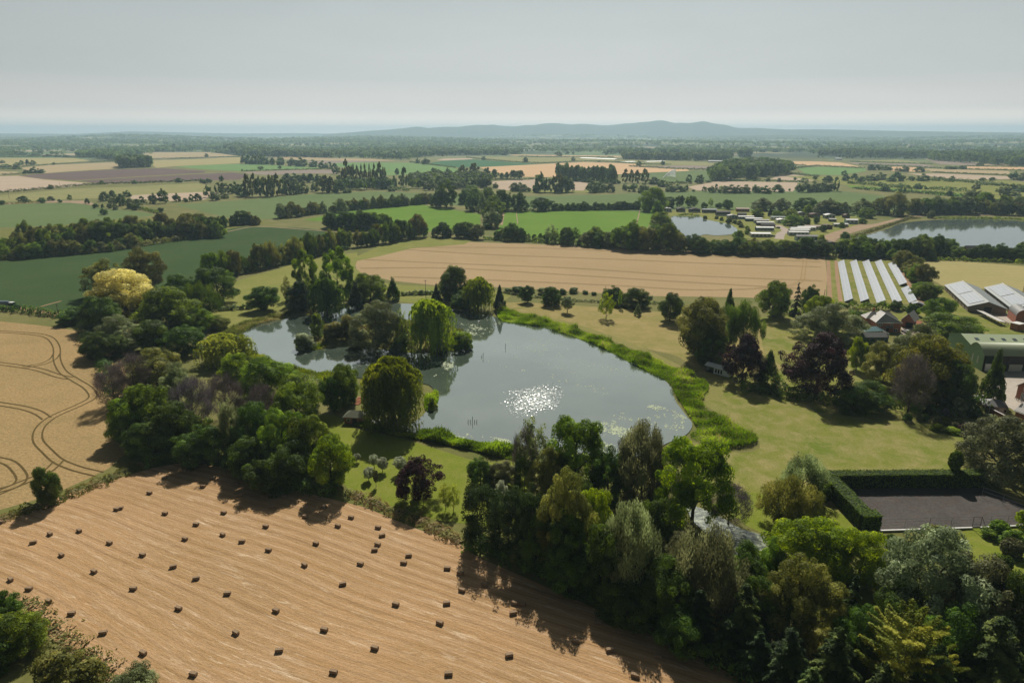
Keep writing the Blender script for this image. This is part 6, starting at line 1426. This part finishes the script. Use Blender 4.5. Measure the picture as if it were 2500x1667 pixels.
MB().box(1.5, L, 0, 5, 0, 2.6).build('wall', MATS['cream'], o); hip(MB(), -1.2, L, 0, 5, 2.62, 4.3, (1.2, 2.5), (L-2, 2.5), .5).build('roof', MATS['slate'], o)
MB().box(L*.62, L*.62+1.2, -.06, .02, 0, 2.2).build('door', MATS['white_paint'], o); window(o, L*.85, .9, .9, 1.1)
for x_ in (-1, .4): MB().tube([(x_, -.2, 0), (x_, -.2, 2.6)], .1, 5).build('post', MATS['white_paint'], o)
# white cabin
o, L = frame(G('F', 172, 858), G('F', 332, 902), 'cabin', 'small white cabin with grey roof and open veranda by the reeds', 'cabin')
v0 = L*.36
MB().box(v0, L, 0, 3.4, .1, 2.7).build('wall', MATS['white_paint'], o); MB().box(0, L, -.1, 3.5, 0, .1).build('deck', MATS['dark_wood'], o)
gable(MB(), 0, L, 0, 3.4, 2.7, 3.5, 'x', .3).build('roof', MATS['verge'], o)
for x_ in (.1, v0*.5): MB().tube([(x_, .05, .1), (x_, .05, 2.7)], .07, 4).build('post', MATS['dark_wood'], o)
MB().box(0, .06, 0, 3.4, .1, 2.7).build('side_wall', MATS['grey_van'], o)
for k in range(3): MB().box(v0+.7+k*1.15, v0+1.3+k*1.15, -.05, .01, .6, 2.2).build('window', MATS['black'], o)
fence('F', '682,745 685,775 735,815', 1.8, 1.5, 'dark panel fence behind the large copper beech', rails=5)
# boathouse
o, L = frame(G('E', 32, 1215), G('E', 168, 1222), 'boathouse', 'small brick boathouse with olive roof under the huge willow', 'boathouse')
MB().box(0, L, 0, 4.6, 0, 2.4).build('wall', MATS['brick'], o); hip(MB(), 0, L, 0, 4.6, 2.42, 3.9, (1.8, 2.3), (L-1.8, 2.3), .5).build('roof', MATS['olive_roof'], o)
MB().box(L*.4, L*.62, -.06, .02, 0, 2.0).build('door', MATS['dark_wood'], o); window(o, L*.12, .8, 1.1, 1.0)
MB().box(L, L+4.5, -.5, 3.5, .15, .35).build('deck', MATS['grey_van'], o)
o, L = frame(G('E', 85, 1085), G('E', 140, 1090), 'steps', 'brick garden steps between the bushes and the huge willow', 'steps')
st_ = MB()
for k in range(6): st_.box(0, 2.4, k*.8, k*.8+.8, 0, .2+k*.18)
st_.build('tread', MATS['rust'], o)

# ---------------------------------------------- caravans and lodges
def van(x0, x1, yb, h, dp, kind, rm, wm, label, name='static_caravan', cat='caravan', deck=False):
    A_, B_ = G('K', x0, yb), G('K', x1, yb+(2 if kind == 'flat' else 0)); o, L = frame(A_, B_, name, label, cat, 'static caravans and lodges by the lakes')
    zE = h*.8; ax = 'x' if kind == 'flat' else 'y'
    gwall(MB(), 0, L, 0, dp, zE, h, ax).build('wall', MATS[wm], o); gable(MB(), 0, L, 0, dp, zE, h, ax, .3, .14).build('roof', MATS[rm], o)
    n_ = max(2, int(L/3.0))
    for k in range(n_):
        w_ = L/n_*.5; MB().box(L*k/n_+w_*.5, L*k/n_+w_*1.5, -.06, .01, zE*.38, zE*.82).build('window', MATS['glass'], o)
    if deck:
        d_ = MB().box(0, L, -2.2, -.05, .25, .45)
        d_.build('deck', MATS['brown_wood'], o); rl = MB().box(0, L, -2.25, -2.15, .45, 1.4).build('railing', MATS['white_paint'], o)
    return o
for a in [
 (95, 185, 180, 5.2, 8, 'gable', 'verge', 'grey_van', 'first lakeside lodge from the left with a pale roof', 'lodge', 'lodge', True), (255, 342, 180, 5, 8, 'gable', 'dark_roof', 'dark_wood', 'second lakeside lodge from the left, dark all over', 'lodge', 'lodge', True),
 (395, 515, 185, 5, 7, 'gable', 'dark_roof', 'dark_wood', 'third lakeside lodge from the left, wide and dark', 'lodge', 'lodge', True), (540, 705, 190, 5, 6, 'flat', 'grey_van', 'dark_wood', 'fourth lodge with pale grey-green roof', 'lodge', 'lodge', True),
 (700, 860, 222, 5.5, 8, 'flat', 'dark_roof', 'dark_wood', 'large black-roofed lodge at the head of the spit', 'lodge', 'lodge', True), (930, 1078, 175, 4.5, 6, 'flat', 'pink_roof', 'rust', 'long lodge with a pinkish roof at the back', 'lodge', 'lodge', False),
 (835, 945, 262, 5, 6, 'gable', 'slate', 'grey_van', 'grey lodge right of the large black-roofed one', 'lodge', 'lodge', False), (945, 1045, 235, 4.5, 6, 'flat', 'dark_roof', 'dark_wood', 'dark roof behind the white caravan column', 'lodge', 'lodge', False),
 (955, 1130, 262, 3.8, 5, 'flat', 'verge', 'grey_van', 'first white caravan from the top of the left column'), (1037, 1225, 285, 3.8, 5, 'flat', 'white_paint', 'teal', 'second caravan of the left column with the whitest roof'),
 (1135, 1305, 306, 3.8, 5, 'flat', 'slate_pale', 'grey_van', 'third caravan of the left column with a greyish roof'), (1165, 1360, 332, 3.8, 5, 'flat', 'verge', 'dark_wood', 'fourth caravan of the left column, white roof dark side'),
 (1215, 1375, 358, 3.8, 5, 'flat', 'dark_roof', 'brown_wood', 'brown-roofed caravan in the left column'), (1160, 1360, 398, 4.2, 6, 'flat', 'white_paint', 'teal', 'caravan with a white railed deck', 'static_caravan', 'caravan', True),
 (1100, 1325, 468, 4.0, 8, 'flat', 'white_paint', 'cream', 'lowest white caravan of the left column'), (1325, 1490, 268, 3.8, 5, 'flat', 'grey_van', 'white_paint', 'grey-roofed caravan behind the white bay-fronted one'),
 (1400, 1510, 308, 4.6, 6, 'gable', 'verge', 'white_paint', 'white bay-fronted caravan in the park centre'), (1720, 1912, 380, 4.0, 6, 'flat', 'pink_roof', 'cream', 'brown-topped caravan at the right of the white rank'),
 (1640, 1842, 392, 4.0, 6, 'flat', 'verge', 'white_paint', 'white caravan just left of the brown-topped one'), (1558, 1780, 404, 4.0, 6, 'flat', 'verge', 'white_paint', 'third white caravan in the right rank'),
 (1548, 1770, 424, 4.0, 6, 'flat', 'verge', 'grey_van', 'fourth white caravan in the right rank'), (1535, 1760, 450, 4.0, 6, 'flat', 'verge', 'grey_van', 'nearest white caravan in the right rank'),
 (1620, 1862, 512, 5.2, 6, 'flat', 'slate', 'blue_van', 'long chalet with dark grey roof and pale walls', 'chalet', 'chalet'), (1780, 1892, 245, 5, 7, 'gable', 'brown_wood', 'brown_wood', 'brown lodge behind the big bush', 'lodge', 'lodge'),
 (1950, 2062, 255, 5, 7, 'gable', 'verge', 'grey_van', 'grey gabled lodge in the right part of the park', 'lodge', 'lodge'), (1995, 2078, 290, 3.4, 5, 'flat', 'slate_pale', 'teal', 'small green-grey lodge below the gabled one', 'lodge', 'lodge'),
 (2190, 2325, 315, 5, 7, 'flat', 'verge', 'blue_van', 'pale blue lodge beside the right lake', 'lodge', 'lodge'), (2050, 2215, 350, 3.6, 5, 'flat', 'verge', 'cream', 'white caravan in front of the pale blue lodge'),
 (1930, 2032, 375, 4.4, 7, 'gable', 'brown_wood', 'brown_wood', 'brown domed hut by the end of the rank', 'hut', 'hut'), (2170, 2232, 250, 4.4, 6, 'gable', 'brown_wood', 'brown_wood', 'small brown lodge behind the pale blue one', 'lodge', 'lodge'),
 (1640, 1722, 218, 4, 5, 'gable', 'slate', 'grey_van', 'grey-roofed lodge left of the brown lodge', 'lodge', 'lodge'), (1970, 2072, 575, 4, 6, 'gable', 'dark_roof', 'brown_wood', 'dark hut roof above the wheat hedge', 'hut', 'hut'),
 (1730, 1850, 548, 3, 5, 'flat', 'dark_roof', 'brown_wood', 'low dark roof in front of the long chalet', 'hut', 'hut')]: van(*a)
for x0, y0, x1, y1, lab in [(1965, 888, 2075, 888, 'long low dark boathouse on the right lake'), (2200, 905, 2290, 905, 'brown cabin below the right lake')]:
    o, L = frame(G('C', x0, y0), G('C', x1, y1), 'cabin', lab, 'cabin'); gwall(MB(), 0, L, 0, 7, 2.6, 5).build('wall', MATS['brown_wood'], o); gable(MB(), 0, L, 0, 7, 2.6, 5).build('roof', MATS['dark_roof'], o)

# ---------------------------------------------- tennis court
sheet('tennis_court', parse('I', '1040,240 1500,232 2080,232 2352,360 2700,480 2500,490 1365,530 1240,440'), 'court', 'dark loose-surfaced tennis court', 'court', z=.235)
hedge('I', '1268,520 1130,370 1000,236', 4.2, 3.6, 'leaf_hedge', 'tall clipped hedge along the left of the tennis court', leaf=.28, clipped=True, dens=1.3)
hedge('I', '985,228 1500,222 2080,220', 4.2, 3.0, 'leaf_hedge', 'tall clipped hedge along the back of the tennis court', leaf=.28, clipped=True, dens=1.3)
hedge('I', '1215,512 1345,508', 4.2, 3.0, 'leaf_hedge', 'clipped return of the hedge at the near court corner', leaf=.28, clipped=True, dens=1.5)
fence('I', '1365,528 1700,515 1995,508 2352,494', 3.0, 4.2, 'tall wire fence along the near side of the tennis court', 'steel', 4, 'wire_fence', True)
fence('I', '2060,300 2352,400 2500,450', 3.0, 4.2, 'tall wire fence in the shade at the far right of the court', 'steel', 3, 'wire_fence', True)
wall('I', '1362,534 1995,514', .35, 'low pale kerb wall left of the court gate', 'cream', 'verge', .3)
wall('I', '2050,512 2400,497', .35, 'low pale kerb wall right of the court gate', 'cream', 'verge', .3)
g_ = G('I', 1995, 512); o = empty('gate', g_); tag(o, 'black framed gate in the tennis court fence', 'gate')
MB().tube([(0, 0, 0), (0, 0, 3.1), (1.9, 0, 3.1), (1.9, 0, 0)], .07, 4).tube([(0, 0, 1.1), (1.9, 0, 1.1)], .05, 4).build('gate_frame', MATS['black'], o)
MB().tube([(1.9, 0, 3.1), (3.4, -.1, .1)], .05, 4).build('brace', MATS['black'], o)
for a in [('I','ball','leaf_hedge',1855,82,82,200,'clipped ball standing on the back hedge of the court'),
 ('I','ball','leaf_green',2180,465,115,540,'clipped dome right of the court gate'),('I','ball','leaf_brown',2262,588,130,690,'large brownish clipped ball on the corner lawn'),('I','ball','leaf_dark',2222,703,82,785,'small dark clipped ball on the corner lawn'),
 ('I','mid_shrub','leaf_bright',2345,380,100,520,'bright bush cut by the right edge beside the court'),('I','shrub','leaf_green',2110,520,110,575,'low spreading juniper left of the clipped dome'),('I','shrub','leaf_green',2260,530,150,610,'low spreading juniper below the clipped dome'),
 ('I','ball','leaf_olive',1765,510,140,560,'flat clipped bush before the court kerb'),('I','ball','leaf_dark',1440,560,80,630,'round dark bush at the near court corner'),('I','mid_shrub','leaf_green',1010,200,110,310,'branching shrub against the left court hedge'),
 ('L','ball','leaf_olive',1030,920,112,1022,'left one of four clipped balls in the flower bed'),('L','ball','leaf_olive',1136,925,92,1005,'back one of four clipped balls in the flower bed'),('L','ball','leaf_olive',1243,935,116,1045,'right one of four clipped balls in the flower bed'),('L','ball','leaf_brown',1176,985,114,1085,'front one of four clipped balls in the flower bed'),
 ('L','mid_shrub','leaf_brown',905,885,160,1000,'brownish shrub left of the clipped balls'),('L','mid_shrub','leaf_copper',1360,1000,220,1140,'dark reddish shrub right of the clipped balls'),('L','shrub','leaf_bright',900,1010,200,1110,'bright low shrub before the left clipped ball'),('L','shrub','leaf_bright',1130,1070,240,1150,'bright low shrub before the front clipped ball'),
 ('L','ball','leaf_grey',618,862,100,960,'round blue-green bush at the shade edge'),('L','ball','leaf_dark',710,855,100,960,'round dark bush beside the blue-green one'),('L','mid_shrub','leaf_dark',420,850,160,960,'low shrub under the bare tree'),('L','cone','leaf_conifer',742,690,150,880,'small dark conifer in the shaded border'),
 ('L','mid_shrub','leaf_silver',1230,600,250,880,'tall shrub with pale flower heads in the shade'),('L','mid_shrub','leaf_purple',1030,765,170,880,'purple-leaved shrub in the shaded border'),('L','mid_shrub','leaf_silver',1700,850,260,990,'pale flowering bush below the garden wall'),('L','mid_shrub','leaf_dark',1500,760,230,900,'dark green shrub left of the garden wall'),
 ('F','mid_shrub','leaf_grey',530,945,60,1000,'small grey shrub at the lawn border'),('F','mid_shrub','leaf_dark',670,985,60,1025,'small dark shrub at the lawn border'),('F','ball','leaf_dark',1590,400,80,475,'round clipped bush above the garage'),('F','ball','leaf_dark',1525,615,110,700,'dark glossy bush below the brick house')]:
    T(*a, name='shrub', cat='shrub', z=4.1 if a[3] == 1855 else 0)
hedge('I', '2160,690 2230,725 2330,730', .8, 1.6, 'leaf_hedge', 'low curved hedge round the brownish clipped ball', leaf=.25)

# ---------------------------------------------- straw bales
def bale_mesh(seed):
    bm = bmesh.new(); bmesh.ops.create_cube(bm, size=1); bmesh.ops.bevel(bm, geom=bm.edges[:], offset=.07, segments=2, affect='EDGES')
    bmesh.ops.subdivide_edges(bm, edges=bm.edges[:], cuts=2, use_grid_fill=True); r = random.Random(seed)
    for v in bm.verts: v.co += Vector((r.uniform(-1, 1), r.uniform(-1, 1), r.uniform(-1, 1)))*.018
    for v in bm.verts: v.co.z += .5; v.co = Vector((v.co.x*1.4, v.co.y*.72, v.co.z*.62))
    me = bpy.data.meshes.new('straw_bale'); bm.to_mesh(me); bm.free(); me.materials.append(MATS['straw']); return me
BM_ = [bale_mesh(s) for s in range(3)]
BG = [(1318,65),(1267,110),(1126,162),(1023,265),(1458,163),(1387,221),(1618,205),(1640,282),(1837,278),(1945,292),(798,377),(822,370),(1129,405),(1530,400),(1856,358),(2217,362),(2088,427),(2310,490),(1341,480),(1817,494),(543,524),(343,546),(229,604),(750,607),(1523,550),(1265,579),(1655,597),(2160,611),(1836,656),(422,690),(975,689),(2082,758),(644,803),(1185,770),(1342,850),(74,858),(199,922),(334,1005),(491,1090),(912,920),(1555,953),(1222,1055),(1887,1070),(2344,888),(706,1222),(980,1360),(1613,1222),(2217,1200),(1909,1343),(1322,1505),(2281,1490),(30,447),(4,466)]
BH = [(77,432),(261,501),(289,556),(258,617),(237,655),(140,750),(470,693),(436,743),(733,781),(822,816),(989,892),(834,931),(382,1027),(730,1020),(1196,1020),(1245,1025),(1184,1087),(683,1154),(238,1326),(1157,1376),(743,1502),(1611,1280),(1844,1340),(2174,1382),(1765,1152),(2018,1515)]
bl = sorted([px('G', *p) for p in BG]+[px('H', *p) for p in BH], key=lambda p: -p[1])
TIER = ['lowest in the photo', 'in the second tier up', 'in the third tier up', 'in the fourth tier up', 'in the fifth tier up', 'in the sixth tier up', 'in the seventh tier up', 'nearest the trees and hedge']
for ti in range(0, len(bl), 10):
    gp = sorted(bl[ti:ti+10])
    for i, (x, y) in enumerate(gp):
        o = bpy.data.objects.new('straw_bale', BM_[rnd.randrange(3)]); link(o); o.location = gnd(x, y+3); o.location.z = .03
        o.rotation_euler = (0, 0, rnd.choice([R(-18), R(-28), R(5), R(-12), R(15)])+rnd.uniform(-.15, .15))
        tag(o, f'square straw bale, {ordinal(i)} from the left of the ten {TIER[ti//10]}' if len(gp) == 10 else f'square straw bale, {ordinal(i)} from the left of those {TIER[ti//10]}', 'straw bale', 'straw bales left on the stubble')

# ---------------------------------------------- tractor, poles, spray, far farms
o = empty('tractor', G('D', 92, 428), R(-6)); o.scale = (1.25,)*3; tag(o, 'green tractor with a white-roofed cab on the muddy track', 'tractor')
MB().box(.5, 2.6, -.45, .45, .9, 1.7).build('bonnet', MATS['tractor_green'], o, .08); MB().box(-1.1, .5, -.75, .75, .9, 2.6).build('cab', MATS['glass'], o, .05); MB().box(-1.25, .6, -.85, .85, 2.62, 2.8).build('cab_roof', MATS['white_paint'], o, .05)
MB().tube([(.9, .5, 1.6), (.9, .5, 2.7)], .06, 5).build('exhaust', MATS['black'], o)
for wx, r_w, y_ in ((-.7, .92, .95), (2.1, .62, .8)):
    for sg_ in (-1, 1): t_ = MB().tube([(wx, sg_*y_-.22, r_w), (wx, sg_*y_+.22, r_w)], r_w, 16).build('wheel', MATS['tyre'], o); MB().tube([(wx, sg_*y_-.24, r_w), (wx, sg_*y_+.24, r_w)], r_w*.5, 12).build('rim', MATS['verge'], t_)
o = empty('tanker_trailer', G('D', 36, 424), R(-6)); o.scale = (1.25,)*3; tag(o, 'blue-grey tank trailer hitched behind the tractor', 'trailer')
t_ = MB(); t_.tube([(-2.7, 0, 2.0), (-2.5, 0, 2.0), (2.1, 0, 2.0), (2.4, 0, 2.0)], [.5, 1.15, 1.15, .5], 18); t_.build('tank', MATS['tank_blue'], o, 0, False)
MB().box(-2.4, 3.4, -.3, .3, .65, .85).build('chassis', MATS['black'], o)
for sg_ in (-1, 1): MB().tube([(-.4, sg_*1.1-.25, .75), (-.4, sg_*1.1+.25, .75)], .75, 16).build('wheel', MATS['tyre'], o)
for tl, x, yt, yb, lab in [('E', 588, 232, 368, 'wooden telegraph pole at the near edge of the wheat'), ('1', 108, 660, 782, 'telegraph pole in the grass on the far left'), ('1', 690, 588, 645, 'thin pole above the long dark hedge'), ('D', 403, 395, 488, 'thin pole at the corner of the wheat'),
                           ('J', 2338, 230, 462, 'tall pole at the right edge above the barns'), ('E', 1815, 275, 330, 'short pole at the edge of the wheat in the park'), ('F', 985, 298, 352, 'short dark post at the wheat corner')]:
    X_, Yt = px(tl, x, yt); g_, H_ = solve(X_, Yt, px(tl, 0, yb)[1]); o = empty('telegraph_pole', g_, rnd.uniform(-.5, .5)); tag(o, lab, 'pole')
    MB().tube([(0, 0, 0), (0, 0, H_)], [.16, .11], 7).build('pole', MATS['brown_wood'], o)
    if H_ > 6: MB().box(-.9, .9, -.06, .06, H_-.7, H_-.55).build('cross_arm', MATS['brown_wood'], o)
g_ = G('J', 1270, 532); o = empty('transformer', g_); tag(o, 'twin-pole electricity transformer beside the scrub', 'transformer')
for x_ in (-1.2, 1.2): MB().tube([(x_, 0, 0), (x_, 0, 7.2)], .15, 6).build('pole', MATS['brown_wood'], o)
MB().box(-1.0, 1.0, -.5, .5, 2.4, 4.0).build('transformer_box', MATS['steel'], o, .05); MB().box(-1.9, 1.9, -.08, .08, 6.4, 6.6).build('cross_arm', MATS['steel'], o)
# irrigation spray
def spray():
    rs = np.random.RandomState(4); g0 = G('4', 560, 728); L = 26; n = 2600; s = rs.rand(n)**.8; side = -1
    a = s*L; top = 17*np.sin(np.clip(s*1.7, 0, PI/2)); z = top*(1-rs.rand(n)**1.6*(.35+.65*s)); P = np.stack([g0.x+a+rs.randn(n)*.5, g0.y+rs.randn(n)*1.2, np.maximum(z+rs.randn(n)*.3, .1)], 1)
    c0 = np.array([g0.x, g0.y, 0]); V = []
    T_ = unit(rs.randn(n, 3)); B = unit(np.cross(T_, rs.randn(n, 3))); S = (.42*(.5+rs.rand(n)))[:, None]
    V = np.stack([P-T_*S, P+B*S, P+T_*S, P-B*S], 1).reshape(-1, 3)-c0; me = npmesh('water_spray', V, np.arange(4*n).reshape(-1, 4))
    me.materials.append(mat('spray', lambda t: t.n('ShaderNodeMixShader', None, i0=.5, i1=pri(t, (.85, .87, .87), .6), i2=t.n('ShaderNodeBsdfTranslucent', None, Color=(.85, .87, .87, 1)).outputs[0]).outputs[0]))
    o = bpy.data.objects.new('water_spray', me); link(o); o.location = c0; tag(o, 'white plume of irrigation water over the far green field', 'water spray', kind='stuff')
spray()
def tunnel(tl, x0, y0, x1, y1, w_, h, label, name='polytunnel'):
    a, b = G(tl, x0, y0), G(tl, x1, y1); o, L = frame(a, b, name, label, 'polytunnel'); n_ = 8; vs = []
    for x_ in (0, L): vs += [(x_, w_/2-w_/2*math.cos(PI*k/n_), h*math.sin(PI*k/n_)) for k in range(n_+1)]
    MB().add(vs, [(k, n_+1+k, n_+2+k, k+1) for k in range(n_)]+[tuple(range(n_+1))[::-1], tuple(range(n_+1, 2*n_+2))]).build('cover', MATS['white_paint'], o)
for a in [('4', 1075, 548, 1240, 550, 14, 6, 'white polytunnel left of the big rounded wood'), ('4', 380, 545, 590, 538, 30, 2, 'low white crop cover in the far field, middle one'), ('4', 95, 550, 250, 543, 30, 2, 'low white crop cover in the far field, left one'),
          ('3', 1950, 500, 2352, 516, 35, 2, 'long low white crop cover above the orange field'), ('4', 1820, 585, 1940, 588, 20, 3, 'low white cover right of the big rounded wood'), ('5', 195, 335, 265, 335, 18, 7, 'white shed-like tunnel in the right far fields'), ('3', 1310, 425, 1440, 425, 18, 8, 'pale far tunnel before the distant woods')]: tunnel(*a)
def fhouse(tl, x, y, wpx, h, rm, wm, label, name='farm_building', cat='farm building', rz=0.0):
    g_ = G(tl, x, y); g_.z = float(terr(g_.x, g_.y)); w_ = wpx/TILE[tl][2]/F*g_.y; o = empty(name, g_, rz); tag(o, label, cat, 'far farm buildings and houses')
    gwall(MB(), -w_/2, w_/2, 0, w_*.6, h*.55, h).build('wall', MATS[wm], o); gable(MB(), -w_/2, w_/2, 0, w_*.6, h*.55, h, 'x', .5).build('roof', MATS[rm], o)
for a in [('1', 2058, 212, 28, 12, 'white_paint', 'brick', 'leftmost white roof of the far farm on the rise'), ('1', 2090, 205, 30, 13, 'rust', 'white_paint', 'red-roofed barn of the far farm on the rise'), ('1', 2125, 212, 35, 12, 'white_paint', 'cream', 'middle white roof of the far farm on the rise'),
          ('1', 2160, 218, 25, 9, 'white_paint', 'cream', 'rightmost white roof of the far farm on the rise'), ('1', 2290, 205, 35, 11, 'white_paint', 'cream', 'left pale roof near the second far farm'), ('1', 2330, 200, 35, 12, 'white_paint', 'cream', 'right pale roof near the second far farm'),
          ('2', 205, 212, 45, 12, 'white_paint', 'cream', 'lone white-roofed building before the tall far wood'), ('2', 2255, 325, 30, 10, 'white_paint', 'cream', 'white house at the edge of the wooded village')]: fhouse(*a)
for i, (tl, x, y) in enumerate(vill):
    fhouse(str(tl), x, y+3, rnd.choice([12, 16, 22]), rnd.uniform(14, 22), rnd.choice(['white_paint', 'rust', 'slate_pale', 'white_paint']), rnd.choice(['cream', 'white_paint', 'brick']), f'{ordinal(i)} tiny house from the left in the distant wooded villages', 'distant_house', 'house')
# two birds and a marker on the lake
def swan(tl, x, y, label, rz):
    o = empty('swan', G(tl, x, y, .26), rz); o.scale = (1.3,)*3; tag(o, label, 'swan')
    b = MB(); b.tube([(-.65, 0, .28), (-.45, 0, .2), (-.1, 0, .16), (.25, 0, .17), (.42, 0, .3), (.45, 0, .55), (.5, 0, .72), (.6, 0, .74), (.7, 0, .7)], [.03, .16, .24, .2, .09, .06, .05, .07, .025], 8); b.build('body', MATS['white_paint'], o, 0, True)
swan('E', 950, 520, 'white swan gliding below the far weeping willow', .6); swan('D', 2118, 575, 'white swan at the left of the island', 2.4)
for tl, x, y, n_, lab in [('E', 912, 1208, 5, 'cluster of dark stakes standing in the near water'), ('E', 1136, 700, 1, 'single stake right in the middle of the lake'), ('E', 978, 765, 2, 'two thin stakes left of the middle of the lake')]:
    o = empty('stakes', G(tl, x, y, .2)); tag(o, lab, 'stakes')
    for k in range(n_): MB().tube([((k-n_/2)*.7, rnd.uniform(-.4, .4), 0), ((k-n_/2)*.7+.1, 0, 1.0+1.1*(k == n_//2))], .09, 5).build('stake', MATS['dark_wood'], o)
# ------------------------------------------------------------------ haze
HAZE = 9e-5
def haze_fn(nt):
    pass
hz = bpy.data.meshes.new('haze'); mb = MB().box(-33000, 33000, -33000, 33000, -2, 390)
hz.from_pydata([tuple(v) for v in mb.v], [], mb.f); hz.update()
ho = link(bpy.data.objects.new('haze', hz)); tag(ho, 'thin summer haze that turns the far plain and hills blue', 'haze', kind='stuff')
hm = bpy.data.materials.new('haze'); hm.use_nodes = True; t = NT(hm.node_tree)
pv = t.n('ShaderNodeVolumePrincipled', None, Color=(.46, .645, .80, 1), Density=HAZE, Anisotropy=.25)
t.link(pv.outputs[0], t.n('ShaderNodeOutputMaterial').inputs[1]); hz.materials.append(hm)
